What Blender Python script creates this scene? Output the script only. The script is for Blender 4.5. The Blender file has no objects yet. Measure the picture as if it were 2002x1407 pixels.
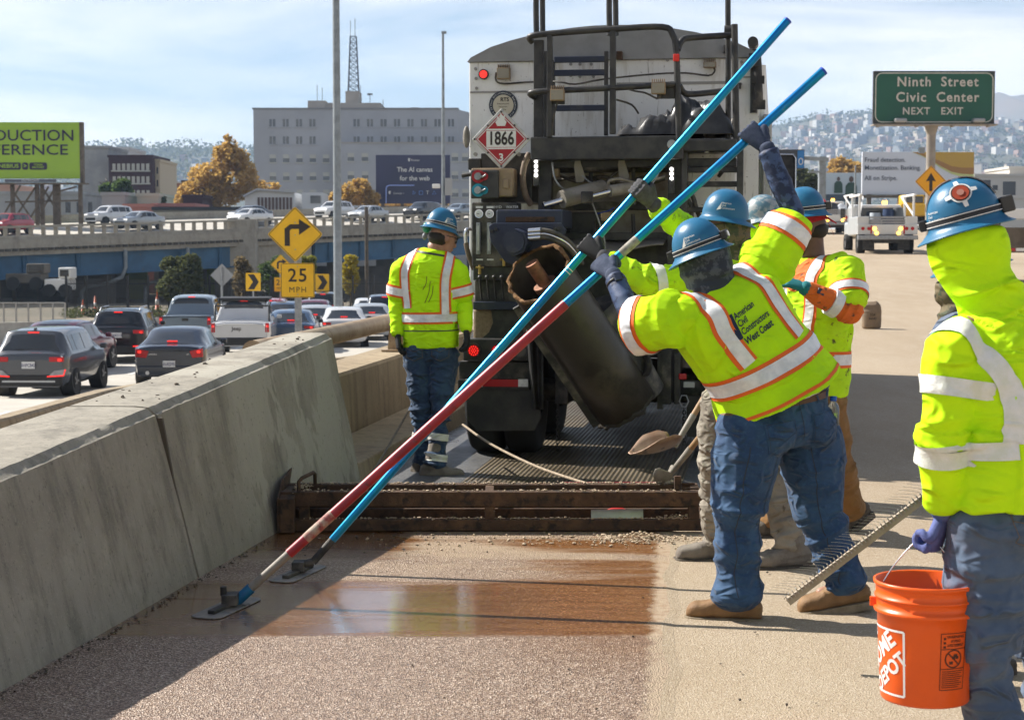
import bpy,bmesh,math,random
import numpy as np
from mathutils import Vector,Matrix
from mathutils.bvhtree import BVHTree
R = math.radians
random.seed(7)
rng = np.random.default_rng(11)
scene = bpy.context.scene
col = scene.collection
# camera
CAM_H,FPX,PITCH = 1.645,3320.0,math.atan(223.5/3320.0)
cam_d = bpy.data.cameras.new("camera")
cam = bpy.data.objects.new("camera",cam_d)
col.objects.link(cam)
cam.location =(0,0,CAM_H)
cam.rotation_euler =(R(90)-PITCH,0,0)
cam_d.sensor_width = 36.0
cam_d.lens = 36.0*FPX/2002.0
cam_d.clip_start = 0.1
cam_d.clip_end = 20000
cam_d.dof.use_dof = True
cam_d.dof.focus_distance = 8.6
cam_d.dof.aperture_fstop = 9.0
scene.camera = cam
# sky, sun, exposure
SUN_EL = R(41.5)
SUN_DIR = Vector((-0.906*math.cos(SUN_EL),0.423*math.cos(SUN_EL),math.sin(SUN_EL)))
world = bpy.data.worlds.new("World")
scene.world = world
world.use_nodes = True
wn,wl = world.node_tree.nodes,world.node_tree.links
wn.clear()
w_out = wn.new("ShaderNodeOutputWorld")
w_bg = wn.new("ShaderNodeBackground")
w_sky = wn.new("ShaderNodeTexSky")
w_sky.sky_type = 'NISHITA'
w_sky.sun_disc = False
w_sky.sun_elevation = SUN_EL
w_sky.sun_rotation = math.atan2(SUN_DIR.x,SUN_DIR.y)
w_sky.air_density = 1.0
w_sky.dust_density = 0.6
w_sky.ozone_density = 1.6
w_bg.inputs['Strength'].default_value = 0.055
# thin high cloud over the whole sky
w_tc = wn.new("ShaderNodeTexCoord")
w_map = wn.new("ShaderNodeMapping")
w_map.inputs['Scale'].default_value =(1.2,1.2,6.5)
w_map.inputs['Rotation'].default_value =(0.0,R(7),R(20))
w_n = wn.new("ShaderNodeTexNoise")
w_n.inputs['Scale'].default_value = 2.6
w_n.inputs['Detail'].default_value = 7
w_n.inputs['Roughness'].default_value = 0.55
w_n.inputs['Distortion'].default_value = 0.35
w_r = wn.new("ShaderNodeValToRGB")
w_r.color_ramp.elements[0].position = 0.41
w_r.color_ramp.elements[0].color =(0.04,0.04,0.04,1)
w_r.color_ramp.elements[1].position = 0.63
w_r.color_ramp.elements[1].color =(0.85,0.85,0.85,1)
w_mx = wn.new("ShaderNodeMixRGB")
w_mx.inputs['Color2'].default_value =(14.0,12.9,12.0,1)
wl.new(w_tc.outputs['Generated'],w_map.inputs['Vector'])
wl.new(w_map.outputs['Vector'],w_n.inputs['Vector'])
wl.new(w_n.outputs['Fac'],w_r.inputs['Fac'])
# the cloud veil is seen edge-on, and so thickest, towards the horizon
w_sep = wn.new("ShaderNodeSeparateXYZ"); w_el = wn.new("ShaderNodeMapRange"); w_mul = wn.new("ShaderNodeMath"); w_mul.operation = 'MULTIPLY'
w_el.inputs['From Min'].default_value = 0.05; w_el.inputs['From Max'].default_value = 0.7; w_el.inputs['To Min'].default_value = 1.0; w_el.inputs['To Max'].default_value = 0.3
wl.new(w_tc.outputs['Generated'],w_sep.inputs[0]); wl.new(w_sep.outputs[2],w_el.inputs['Value']); wl.new(w_r.outputs['Color'],w_mul.inputs[0]); wl.new(w_el.outputs['Result'],w_mul.inputs[1])
wl.new(w_mul.outputs[0],w_mx.inputs['Fac'])
wl.new(w_sky.outputs['Color'],w_mx.inputs['Color1'])
wl.new(w_mx.outputs['Color'],w_bg.inputs['Color'])
wl.new(w_bg.outputs['Background'],w_out.inputs['Surface'])
sun_d = bpy.data.lights.new("sun",'SUN')
sun = bpy.data.objects.new("sun",sun_d)
col.objects.link(sun)
sun_d.energy = 5.0
sun_d.angle = R(0.53)
sun_d.color =(1.0,0.95,0.87)
sun.rotation_euler =(-SUN_DIR).to_track_quat('-Z','Y').to_euler()
scene.view_settings.view_transform = 'Standard'
scene.view_settings.look = 'None'
scene.view_settings.exposure = 0.95
scene.view_settings.gamma = 1.0
scene.view_settings.use_curve_mapping = False
scene.cycles.use_denoising = True
scene.cycles.use_adaptive_sampling = True
scene.cycles.adaptive_threshold = 0.02
scene.cycles.max_bounces = 6
scene.cycles.diffuse_bounces = 3
scene.cycles.glossy_bounces = 3
scene.cycles.transmission_bounces = 4
scene.cycles.volume_bounces = 1
scene.cycles.transparent_max_bounces = 8
scene.cycles.caustics_reflective = False
scene.cycles.caustics_refractive = False
scene.cycles.sample_clamp_indirect = 6.0
# helpers
def U(u,v,Y):
 """world point seen at photo pixel (u, v) at distance Y along the road"""
 xc,yc =(u-1001.0)/FPX,-(v-703.5)/FPX
 d = Vector((xc,math.cos(PITCH)+yc*math.sin(PITCH),-math.sin(PITCH)+yc*math.cos(PITCH)))
 return Vector((0,0,CAM_H))+d*(Y/d.y)
def V3(*a):return Vector(a)
def zd(Y):
 """height of the road deck: level near by, then a 3 % climb"""
 g,a,b = 0.03,10.0,34.0
 if Y<a:return 0.0
 if Y<b:return g*(Y-a)**2/(2*(b-a))
 if Y<108:return g*(Y-(a+b)/2)
 return g*(108-22)+0.3*(1-math.exp(-(Y-108)*0.03/0.3))
def zlow(Y):
 return-1.9-0.012*(min(max(Y,10),160)-40)
def wm(o):
 m = o.matrix_basis.copy()
 while o.parent:
  o = o.parent
  m = o.matrix_basis@m
 return m
def tag(o,label=None,cat=None,group=None,kind=None):
 if label:o['label'] = label
 if cat:o['category'] = cat
 if group:o['group'] = group
 if kind:o['kind'] = kind
 return o
def empty(name,loc=(0,0,0),rz=0.0,label=None,cat=None,group=None,parent=None):
 o = bpy.data.objects.new(name,None)
 o.empty_display_size = 0.2
 o.location = loc
 o.rotation_euler =(0,0,rz)
 col.objects.link(o)
 o.parent = parent
 return tag(o,label,cat,group)
def link(name,me,parent=None):
 o = bpy.data.objects.new(name,me)
 col.objects.link(o)
 o.parent = parent
 return o
def copy_tree(o,parent=None):
 c = o.copy()
 col.objects.link(c)
 c.parent = parent
 for ch in list(o.children):
  copy_tree(ch,c)
 return c
def frame_of(d,up=(0,0,1)):
 d = Vector(d).normalized()
 up = Vector(up)
 if abs(d.dot(up.normalized()))>0.985:up = Vector((1,0,0))
 a = d.cross(up).normalized()
 return a,a.cross(d).normalized(),d
class MB:
 """collects shapes in one mesh"""
 def __init__(s):
  s.v,s.f,s.m,s.sm =[],[],[],[]
 def add(s,vs,fs,mi=0,smooth=False):
  b = len(s.v)
  s.v.extend([tuple(p)for p in vs])
  for f in fs:
   s.f.append(tuple(i+b for i in f)); s.m.append(mi); s.sm.append(smooth)
  return s
 def box(s,c,size,rz=0.0,mi=0,M=None):
  x,y,z = size[0]/2,size[1]/2,size[2]/2
  vs =[Vector((i,j,k))for i in(-x,x)for j in(-y,y)for k in(-z,z)]
  if M is not None:vs =[M@p for p in vs]
  elif rz:vs =[Matrix.Rotation(rz,3,'Z')@p for p in vs]
  c = Vector(c)
  return s.add([p+c for p in vs],[(0,1,3,2),(4,6,7,5),(0,4,5,1),(2,3,7,6),(0,2,6,4),(1,5,7,3)],mi)
 def bx(s,x0,x1,y0,y1,z0,z1,mi=0):
  return s.box(((x0+x1)/2,(y0+y1)/2,(z0+z1)/2),(abs(x1-x0),abs(y1-y0),abs(z1-z0)),0,mi)
 def bar(s,p0,p1,w,h,up=(0,0,1),mi=0):
  p0,p1 = Vector(p0),Vector(p1)
  a,b,d = frame_of(p1-p0,up)
  a,b = a*w/2,b*h/2
  vs =[p0-a-b,p0+a-b,p0+a+b,p0-a+b,p1-a-b,p1+a-b,p1+a+b,p1-a+b]
  return s.add(vs,[(3,2,1,0),(4,5,6,7),(0,1,5,4),(1,2,6,5),(2,3,7,6),(3,0,4,7)],mi)
 def cyl(s,p0,p1,r0,r1=None,n=14,caps=True,mi=0,smooth=True):
  p0,p1 = Vector(p0),Vector(p1)
  r1 = r0 if r1 is None else r1
  a,b,d = frame_of(p1-p0)
  vs =[]
  for p,r in((p0,r0),(p1,r1)):
   for i in range(n):
    t = 2*math.pi*i/n
    vs.append(p+a*(r*math.cos(t))+b*(r*math.sin(t)))
  s.add(vs,[(i,(i+1)%n,n+(i+1)%n,n+i)for i in range(n)],mi,smooth)
  if caps:
   s.add(vs[:n],[tuple(range(n-1,-1,-1))],mi); s.add(vs[n:],[tuple(range(n))],mi)
  return s
 def tube(s,pts,r,n=8,mi=0,caps=True,closed=False):
  pts =[Vector(p)for p in pts]
  k = len(pts)
  rr = r if hasattr(r,'__len__')else[r]*k
  vs =[]
  a = None
  for i,p in enumerate(pts):
   if closed:d = pts[(i+1)%k]-pts[i-1]
   else:d = pts[min(i+1,k-1)]-pts[max(i-1,0)]
   d = d.normalized()
   if a is None:a = frame_of(d)[0]
   a =(a-d*a.dot(d))
   a = a.normalized()if a.length>1e-6 else frame_of(d)[0]
   b = d.cross(a)
   for j in range(n):
    t = 2*math.pi*j/n
    vs.append(p+a*(rr[i]*math.cos(t))+b*(rr[i]*math.sin(t)))
  fs =[]
  for i in range(k if closed else k-1):
   i2 =(i+1)%k
   fs+=[(i*n+j,i*n+(j+1)%n,i2*n+(j+1)%n,i2*n+j)for j in range(n)]
  s.add(vs,fs,mi,True)
  if caps and not closed:
   s.add(vs[:n],[tuple(range(n-1,-1,-1))],mi); s.add(vs[-n:],[tuple(range(n))],mi)
  return s
 def prism(s,poly,ex,mi=0):
  """closed polygon (3-D points) pushed along vector ex"""
  ex = Vector(ex); n = len(poly)
  poly =[Vector(p)for p in poly]
  vs = poly+[p+ex for p in poly]
  return s.add(vs,[tuple(range(n-1,-1,-1)),tuple(range(n,2*n))]+[(i,(i+1)%n,n+(i+1)%n,n+i)for i in range(n)],mi)
 def lathe(s,prof,n=24,c=(0,0,0),M=None,mi=0,sx=1.0,sy=1.0):
  vs =[]
  for r,z in prof:
   for j in range(n):
    t = 2*math.pi*j/n
    vs.append(Vector((r*math.cos(t)*sx,r*math.sin(t)*sy,z)))
  if M is not None:vs =[M@p for p in vs]
  c = Vector(c)
  fs =[]
  for i in range(len(prof)-1):
   fs+=[(i*n+j,i*n+(j+1)%n,(i+1)*n+(j+1)%n,(i+1)*n+j)for j in range(n)]
  return s.add([p+c for p in vs],fs,mi,True)
 def grid(s,fn,nu,nv,mi=0,smooth=True):
  vs =[fn(i/nu,j/nv)for j in range(nv+1)for i in range(nu+1)]
  w = nu+1
  return s.add(vs,[(j*w+i,j*w+i+1,(j+1)*w+i+1,(j+1)*w+i)for j in range(nv)for i in range(nu)],mi,smooth)
 def mesh(s,name='m'):
  me = bpy.data.meshes.new(name)
  me.from_pydata(s.v,[],s.f)
  me.polygons.foreach_set('material_index',s.m)
  me.polygons.foreach_set('use_smooth',s.sm)
  me.update()
  return me
 def build(s,name,mats,parent=None,world=True,bevel=0.0,fix=True,bseg=2):
  me = s.mesh(name)
  if fix:
   bm = bmesh.new(); bm.from_mesh(me)
   bmesh.ops.recalc_face_normals(bm,faces=bm.faces)
   bm.to_mesh(me); bm.free()
  if not isinstance(mats,(list,tuple)):mats =[mats]
  for m in mats:me.materials.append(m)
  if parent is not None and world:
   me.transform(wm(parent).inverted())
  o = link(name,me,parent)
  if bevel:
   b = o.modifiers.new('bevel','BEVEL'); b.width = bevel; b.segments = bseg; b.limit_method = 'ANGLE'; b.angle_limit = R(35)
   b.harden_normals = False
  return o
_txt ={}
tmp_scene = bpy.data.scenes.new('workshop')
def evaluated(o):
 """mesh of an object after its modifiers, worked out apart from the main scene"""
 tmp_scene.collection.objects.link(o)
 with bpy.context.temp_override(scene=tmp_scene,view_layer=tmp_scene.view_layers[0]):
  dg = bpy.context.evaluated_depsgraph_get()
  me = bpy.data.meshes.new_from_object(o.evaluated_get(dg))
 tmp_scene.collection.objects.unlink(o)
 return me
def text_geo(txt,size=1.0,sx=1.0,bold=0.0,space=1.0,align='CENTER'):
 """flat lettering as 2-D vertices and faces, centred; size = capital height"""
 key =(txt,bold,space,align)
 if key not in _txt:
  c = bpy.data.curves.new('t','FONT')
  c.body = txt; c.size = 1.0; c.align_x = align; c.align_y = 'CENTER'; c.offset = bold; c.space_character = space
  c.resolution_u = 3; c.fill_mode = 'FRONT'
  o = bpy.data.objects.new('t',c)
  me = evaluated(o)
  vs = np.array([v.co[:]for v in me.vertices]).reshape(-1,3)
  fs =[tuple(p.vertices)for p in me.polygons]
  bpy.data.objects.remove(o); bpy.data.curves.remove(c); bpy.data.meshes.remove(me)
  _txt[key] =(vs,fs)
 vs,fs = _txt[key]
 k = size/0.70
 return[(p[0]*k*sx,p[1]*k)for p in vs],fs
def text_on(mb,txt,c,ex,ey,size,sx=1.0,bold=0.0,space=1.0,align='CENTER',mi=0):
 """lettering on a plane: centre c, unit axes ex (right) and ey (up)"""
 vs,fs = text_geo(txt,size,sx,bold,space,align)
 c,ex,ey = Vector(c),Vector(ex),Vector(ey)
 mb.add([c+ex*x+ey*y for x,y in vs],fs,mi)
 return mb
def subdiv_mesh(o,lv=1):
 m = o.modifiers.new('subdivision','SUBSURF'); m.levels = lv; m.render_levels = lv
 return o
 # materials
def M_(name,c,rough=0.6,metal=0.0,c2=None,vs=6.0,lo=0.35,hi=0.65,bump=0.0,bs=60.0,streak=None,spec=0.5,emis=None,es=0.0,coat=0.0,bdist=0.01,detail=6,r2=None,trans=0.0,ior=1.45,c3=None,v3=40.0,lo3=0.6,hi3=0.68,coords='Object',sheen=0.0,bwave=None,wr=None):
 m = bpy.data.materials.new(name)
 m.use_nodes = True
 nt = m.node_tree; N,L = nt.nodes,nt.links
 b = N['Principled BSDF']
 b.inputs['Base Color'].default_value =(*c,1)
 b.inputs['Roughness'].default_value = rough
 b.inputs['Metallic'].default_value = metal
 b.inputs['Specular IOR Level'].default_value = spec
 b.inputs['Coat Weight'].default_value = coat
 b.inputs['Coat Roughness'].default_value = 0.06
 b.inputs['Sheen Weight'].default_value = sheen
 b.inputs['Transmission Weight'].default_value = trans
 b.inputs['IOR'].default_value = ior
 if emis is not None:
  b.inputs['Emission Color'].default_value =(*emis,1)
  b.inputs['Emission Strength'].default_value = es
 tc = N.new('ShaderNodeTexCoord')
 src = tc.outputs[coords]
 def noise(scale,stretch=None,det=detail,rgh=0.6):
  n = N.new('ShaderNodeTexNoise')
  n.inputs['Scale'].default_value = scale
  n.inputs['Detail'].default_value = det
  n.inputs['Roughness'].default_value = rgh
  if stretch:
   mp = N.new('ShaderNodeMapping'); mp.inputs['Scale'].default_value = stretch
   L.new(src,mp.inputs['Vector']); L.new(mp.outputs['Vector'],n.inputs['Vector'])
  else:
   L.new(src,n.inputs['Vector'])
  return n
 def ramp(n,a,bb):
  r = N.new('ShaderNodeMapRange'); r.inputs['From Min'].default_value = a; r.inputs['From Max'].default_value = bb
  r.interpolation_type = 'SMOOTHSTEP'
  L.new(n.outputs['Fac'],r.inputs['Value'])
  return r.outputs['Result']
 out = None
 if c2 is not None:
  f = ramp(noise(vs,streak),lo,hi)
  mx = N.new('ShaderNodeMixRGB'); mx.inputs['Color1'].default_value =(*c,1); mx.inputs['Color2'].default_value =(*c2,1)
  L.new(f,mx.inputs['Fac'])
  out = mx.outputs['Color']
  if r2 is not None:
   mr = N.new('ShaderNodeMapRange'); mr.inputs['To Min'].default_value = rough; mr.inputs['To Max'].default_value = r2
   L.new(f,mr.inputs['Value']); L.new(mr.outputs['Result'],b.inputs['Roughness'])
 if c3 is not None:
  f3 = ramp(noise(v3),lo3,hi3)
  m3 = N.new('ShaderNodeMixRGB'); m3.inputs['Color2'].default_value =(*c3,1)
  if out is None:m3.inputs['Color1'].default_value =(*c,1)
  else:L.new(out,m3.inputs['Color1'])
  L.new(f3,m3.inputs['Fac'])
  out = m3.outputs['Color']
 if out is not None:L.new(out,b.inputs['Base Color'])
 if bump:
  bn = N.new('ShaderNodeBump'); bn.inputs['Strength'].default_value = bump; bn.inputs['Distance'].default_value = bdist
  if bwave:
   w = N.new('ShaderNodeTexWave'); w.inputs['Scale'].default_value = bs; w.bands_direction = bwave
   w.inputs['Distortion'].default_value = 0.4
   L.new(src,w.inputs['Vector']); L.new(w.outputs['Fac'],bn.inputs['Height'])
  else:
   L.new(noise(bs,None,4,0.65).outputs['Fac'],bn.inputs['Height'])
  L.new(bn.outputs['Normal'],b.inputs['Normal'])
 if wr:
  wn_ = N.new('ShaderNodeTexNoise'); wn_.noise_type = 'RIDGED_MULTIFRACTAL'; wn_.inputs['Scale'].default_value = wr[0]; wn_.inputs['Detail'].default_value = 2.5; wn_.inputs['Distortion'].default_value = 0.9
  mp = N.new('ShaderNodeMapping'); mp.inputs['Scale'].default_value =(1,1,1.7); mp.inputs['Rotation'].default_value =(0.4,0.5,0.2)
  L.new(src,mp.inputs['Vector']); L.new(mp.outputs['Vector'],wn_.inputs['Vector'])
  b2 = N.new('ShaderNodeBump'); b2.inputs['Strength'].default_value = wr[1]; b2.inputs['Distance'].default_value = wr[2]
  L.new(wn_.outputs['Fac'],b2.inputs['Height'])
  if bump:L.new(b2.outputs['Normal'],bn.inputs['Normal'])
  else:L.new(b2.outputs['Normal'],b.inputs['Normal'])
 return m
 # shared materials
m_black = M_('black_paint',(0.018,0.018,0.02),0.45,c2=(0.05,0.047,0.042),vs=9,bump=0.15,bs=90)
m_blackdirt = M_('dusty_black_steel',(0.024,0.023,0.023),0.6,c2=(0.19,0.165,0.13),vs=6,lo=0.44,hi=0.78,bump=0.3,bs=70)
m_navy = M_('navy_paint',(0.02,0.028,0.055),0.45,c2=(0.07,0.07,0.07),vs=8,lo=0.5,hi=0.8,bump=0.2,bs=60)
m_white = M_('white_paint',(0.72,0.71,0.68),0.5)
m_steel = M_('galvanised_steel',(0.36,0.37,0.38),0.5,0.6,c2=(0.25,0.26,0.27),vs=12)
m_polegrey = M_('grey_pole_paint',(0.25,0.28,0.30),0.55,c2=(0.19,0.21,0.22),vs=3)
m_chrome = M_('bright_metal',(0.62,0.62,0.62),0.22,1.0)
m_rubber = M_('tyre_rubber',(0.016,0.016,0.016),0.85,bump=0.2,bs=40)
m_conc = M_('concrete',(0.34,0.31,0.265),0.85,c2=(0.24,0.215,0.18),vs=3.0,bump=0.35,bs=90,c3=(0.16,0.145,0.12),v3=30,lo3=0.62,hi3=0.75)
m_sand = M_('caked_sand',(0.36,0.27,0.18),0.95,c2=(0.26,0.19,0.12),vs=40,bump=0.8,bs=160,bdist=0.01)
m_tlred = M_('lit_red_lens',(0.5,0.01,0.01),0.25,emis=(1.0,0.03,0.02),es=0.75)
m_red = M_('red_lens',(0.42,0.012,0.015),0.25)
m_ledwhite = M_('lit_white_lens',(0.9,0.9,0.85),0.3,emis=(1,0.97,0.9),es=6.0)
m_amber = M_('lit_amber_lens',(0.8,0.35,0.03),0.3,emis=(1,0.5,0.06),es=4.0)
m_glass = M_('dark_car_glass',(0.018,0.021,0.025),0.06,spec=0.7,coat=0.3)
m_signyel = M_('yellow_sign_sheet',(0.86,0.50,0.012),0.45,c2=(0.80,0.45,0.012),vs=4)
m_signblk = M_('black_sign_ink',(0.03,0.022,0.018),0.5)
m_signback = M_('bare_aluminium',(0.33,0.33,0.33),0.5,0.5)
m_lime = M_('lime_hi_vis_cloth',(0.56,0.93,0.010),0.75,c2=(0.48,0.84,0.010),vs=7,bump=0.25,bs=420,bdist=0.002,wr=(9.5,0.80,0.030),spec=0.15)
m_limemesh = M_('lime_hi_vis_mesh',(0.56,0.92,0.010),0.8,c2=(0.48,0.82,0.012),vs=7,c3=(0.22,0.30,0.02),v3=6,lo3=0.66,hi3=0.76,bump=0.6,bs=300,bdist=0.004,wr=(8.4,0.72,0.030),spec=0.15)
m_limebright = M_('bright_lime_cloth',(0.62,0.97,0.010),0.75,c2=(0.54,0.90,0.010),vs=5,bump=0.15,bs=420,bdist=0.002,wr=(8.4,0.87,0.033),spec=0.15)
m_limedirty = M_('stained_lime_cloth',(0.54,0.88,0.015),0.8,c2=(0.46,0.76,0.02),vs=6,c3=(0.10,0.11,0.04),v3=17,lo3=0.60,hi3=0.70,bump=0.3,bs=300,bdist=0.003,wr=(10.5,0.87,0.030),spec=0.15)
m_orange_trim = M_('orange_trim',(0.82,0.14,0.012),0.7,bump=0.2,bs=300)
m_orange_cloth = M_('stained_orange_cloth',(0.72,0.15,0.02),0.8,c2=(0.6,0.12,0.02),vs=6,c3=(0.08,0.05,0.03),v3=20,lo3=0.58,hi3=0.70,bump=0.3,bs=250,bdist=0.003,wr=(14.7,0.87,0.030))
m_reflect = M_('white_reflective_tape',(0.80,0.80,0.80),0.35,c2=(0.62,0.63,0.65),vs=16,spec=0.6,bump=0.15,bs=120,wr=(10.5,0.51,0.022))
m_reflect2 = M_('segmented_reflective_tape',(0.80,0.80,0.76),0.4,c2=(0.70,0.72,0.60),vs=20,bump=0.3,bs=200,wr=(10.5,0.51,0.022))
def denim(name,c,c2,c3=None,v3=60):
 return M_(name,c,0.85,c2=c2,vs=5.5,lo=0.35,hi=0.7,bump=0.4,bs=380,bdist=0.003,c3=c3 or c2,v3=v3,lo3=0.5,hi3=0.75,sheen=0.1,wr=(11.6,1.00,0.036))
m_jeansB = denim('blue_denim',(0.016,0.048,0.120),(0.036,0.092,0.185))
m_jeansA = denim('dark_denim',(0.018,0.040,0.085),(0.035,0.075,0.14))
m_jeansE = denim('worn_grey_denim',(0.060,0.095,0.16),(0.105,0.15,0.22),(0.13,0.10,0.13),5)
m_greytr = M_('stained_grey_trousers',(0.20,0.175,0.14),0.9,c2=(0.29,0.26,0.21),vs=6,bump=0.4,bs=250,bdist=0.004,c3=(0.10,0.08,0.06),v3=22,wr=(12.6,1.00,0.033))
m_browntr = M_('brown_canvas_trousers',(0.24,0.125,0.042),0.9,c2=(0.19,0.10,0.035),vs=6,bump=0.4,bs=250,bdist=0.003,wr=(10.5,0.87,0.030))
m_camo = M_('dark_camouflage_cloth',(0.022,0.028,0.042),0.7,c2=(0.07,0.08,0.10),vs=22,lo=0.48,hi=0.56,bump=0.2,bs=200,wr=(9,0.7,0.015))
m_navycamo = M_('navy_patterned_sleeve',(0.012,0.022,0.060),0.6,c2=(0.045,0.075,0.16),vs=24,lo=0.48,hi=0.58,bump=0.2,bs=200,wr=(9,0.7,0.015))
m_greencamo = M_('green_camouflage_cloth',(0.06,0.07,0.035),0.8,c2=(0.14,0.11,0.06),vs=18,lo=0.48,hi=0.52,c3=(0.03,0.03,0.022),v3=14,lo3=0.55,hi3=0.6,wr=(9,0.7,0.015))
m_denimshirt = M_('grey_blue_shirt',(0.09,0.12,0.18),0.85,c2=(0.14,0.17,0.23),vs=8,bump=0.3,bs=200,wr=(12.6,1.00,0.030))
m_skin = M_('skin',(0.40,0.215,0.15),0.5,c2=(0.34,0.17,0.115),vs=14)
m_skindark = M_('brown_skin',(0.15,0.075,0.045),0.5,c2=(0.11,0.055,0.035),vs=14)
m_hair = M_('dark_hair',(0.02,0.014,0.010),0.6,bump=0.5,bs=200)
m_helmet = M_('blue_hard_hat',(0.016,0.125,0.245),0.36,c2=(0.035,0.165,0.29),vs=8,lo=0.5,hi=0.8,bump=0.06,bs=160,c3=(0.20,0.26,0.30),v3=55,lo3=0.68,hi3=0.76)
m_helmetin = M_('hat_strap',(0.02,0.02,0.022),0.6)
m_glovegrey = M_('grey_knit_glove',(0.045,0.045,0.05),0.85,c2=(0.08,0.08,0.085),vs=30,bump=0.5,bs=300,bdist=0.003)
m_gloveblk = M_('black_glove',(0.014,0.014,0.016),0.7,bump=0.3,bs=200)
m_glovenavy = M_('navy_knit_glove',(0.025,0.038,0.075),0.85,c2=(0.05,0.065,0.11),vs=30,bump=0.5,bs=300,bdist=0.003)
m_gloveblue = M_('blue_knit_glove',(0.12,0.15,0.36),0.85,c2=(0.08,0.10,0.26),vs=30,bump=0.5,bs=300,bdist=0.003)
m_gloveteal = M_('teal_glove',(0.01,0.17,0.19),0.8,bump=0.4,bs=250)
m_boottan = M_('tan_leather_boot',(0.27,0.155,0.07),0.7,c2=(0.19,0.105,0.045),vs=12,bump=0.3,bs=120)
m_bootgrey = M_('dusty_grey_boot',(0.14,0.12,0.10),0.85,c2=(0.23,0.20,0.165),vs=10,bump=0.4,bs=120)
m_bootdark = M_('dark_boot',(0.05,0.04,0.032),0.8,c2=(0.12,0.10,0.075),vs=14,bump=0.4,bs=120)
m_sole = M_('boot_sole',(0.20,0.155,0.10),0.9,c2=(0.29,0.235,0.165),vs=20,bump=0.4,bs=120)
m_belt = M_('brown_leather_belt',(0.13,0.06,0.03),0.6)
m_bluepole = M_('blue_anodised_pole',(0.010,0.17,0.43),0.28,0.8,c2=(0.010,0.26,0.40),vs=3.2,lo=0.38,hi=0.62,c3=(0.10,0.22,0.24),v3=26,lo3=0.60,hi3=0.72)
m_redpole = M_('red_painted_pole',(0.34,0.018,0.03),0.4,c2=(0.22,0.013,0.025),vs=7,c3=(0.10,0.03,0.03),v3=26,lo3=0.62,hi3=0.72)
m_rust = M_('rusty_steel',(0.070,0.040,0.025),0.8,0.2,c2=(0.125,0.070,0.038),vs=9,lo=0.4,hi=0.7,c3=(0.03,0.022,0.018),v3=14,lo3=0.5,hi3=0.65,bump=0.5,bs=70)
m_bluecar = None
# node shorthand
class NG:
 def __init__(s,name):
  s.m = bpy.data.materials.new(name); s.m.use_nodes = True
  s.nt = s.m.node_tree; s.N,s.L = s.nt.nodes,s.nt.links
  s.b = s.N['Principled BSDF']
  s.tc = s.N.new('ShaderNodeTexCoord')
  s.sep = s.N.new('ShaderNodeSeparateXYZ'); s.L.new(s.tc.outputs['Object'],s.sep.inputs[0])
  s.X,s.Y,s.Z = s.sep.outputs[0],s.sep.outputs[1],s.sep.outputs[2]
 def put(s,sock,v):
  if isinstance(v,(int,float)):sock.default_value = v
  elif isinstance(v,tuple):sock.default_value =(*v,1)if len(v)==3 else v
  else:s.L.new(v,sock)
 def ma(s,op,a,b=0.0,c=0.0):
  n = s.N.new('ShaderNodeMath'); n.operation = op
  s.put(n.inputs[0],a); s.put(n.inputs[1],b)
  if op in('MULTIPLY_ADD',):s.put(n.inputs[2],c)
  return n.outputs[0]
 def ss(s,v,a,b,t0=0.0,t1=1.0):
  n = s.N.new('ShaderNodeMapRange'); n.interpolation_type = 'SMOOTHSTEP'
  s.put(n.inputs['Value'],v); n.inputs['From Min'].default_value = a; n.inputs['From Max'].default_value = b
  n.inputs['To Min'].default_value = t0; n.inputs['To Max'].default_value = t1
  return n.outputs['Result']
 def noise(s,sc,st=(1,1,1),det=5,rg=0.6):
  mp = s.N.new('ShaderNodeMapping'); mp.inputs['Scale'].default_value = st
  s.L.new(s.tc.outputs['Object'],mp.inputs['Vector'])
  n = s.N.new('ShaderNodeTexNoise'); n.inputs['Scale'].default_value = sc; n.inputs['Detail'].default_value = det; n.inputs['Roughness'].default_value = rg
  s.L.new(mp.outputs['Vector'],n.inputs['Vector'])
  return n.outputs['Fac']
 def voro(s,sc,feat='F1',st=(1,1,1)):
  mp = s.N.new('ShaderNodeMapping'); mp.inputs['Scale'].default_value = st
  s.L.new(s.tc.outputs['Object'],mp.inputs['Vector'])
  n = s.N.new('ShaderNodeTexVoronoi'); n.inputs['Scale'].default_value = sc; n.feature = feat
  s.L.new(mp.outputs['Vector'],n.inputs['Vector'])
  return n
 def mix(s,f,a,b):
  n = s.N.new('ShaderNodeMixRGB'); s.put(n.inputs['Fac'],f); s.put(n.inputs['Color1'],a); s.put(n.inputs['Color2'],b)
  return n.outputs['Color']
 def bump(s,h,st,dist,prev=None):
  n = s.N.new('ShaderNodeBump'); s.put(n.inputs['Strength'],st); n.inputs['Distance'].default_value = dist
  s.put(n.inputs['Height'],h)
  if prev is not None:s.L.new(prev,n.inputs['Normal'])
  return n.outputs['Normal']
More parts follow.
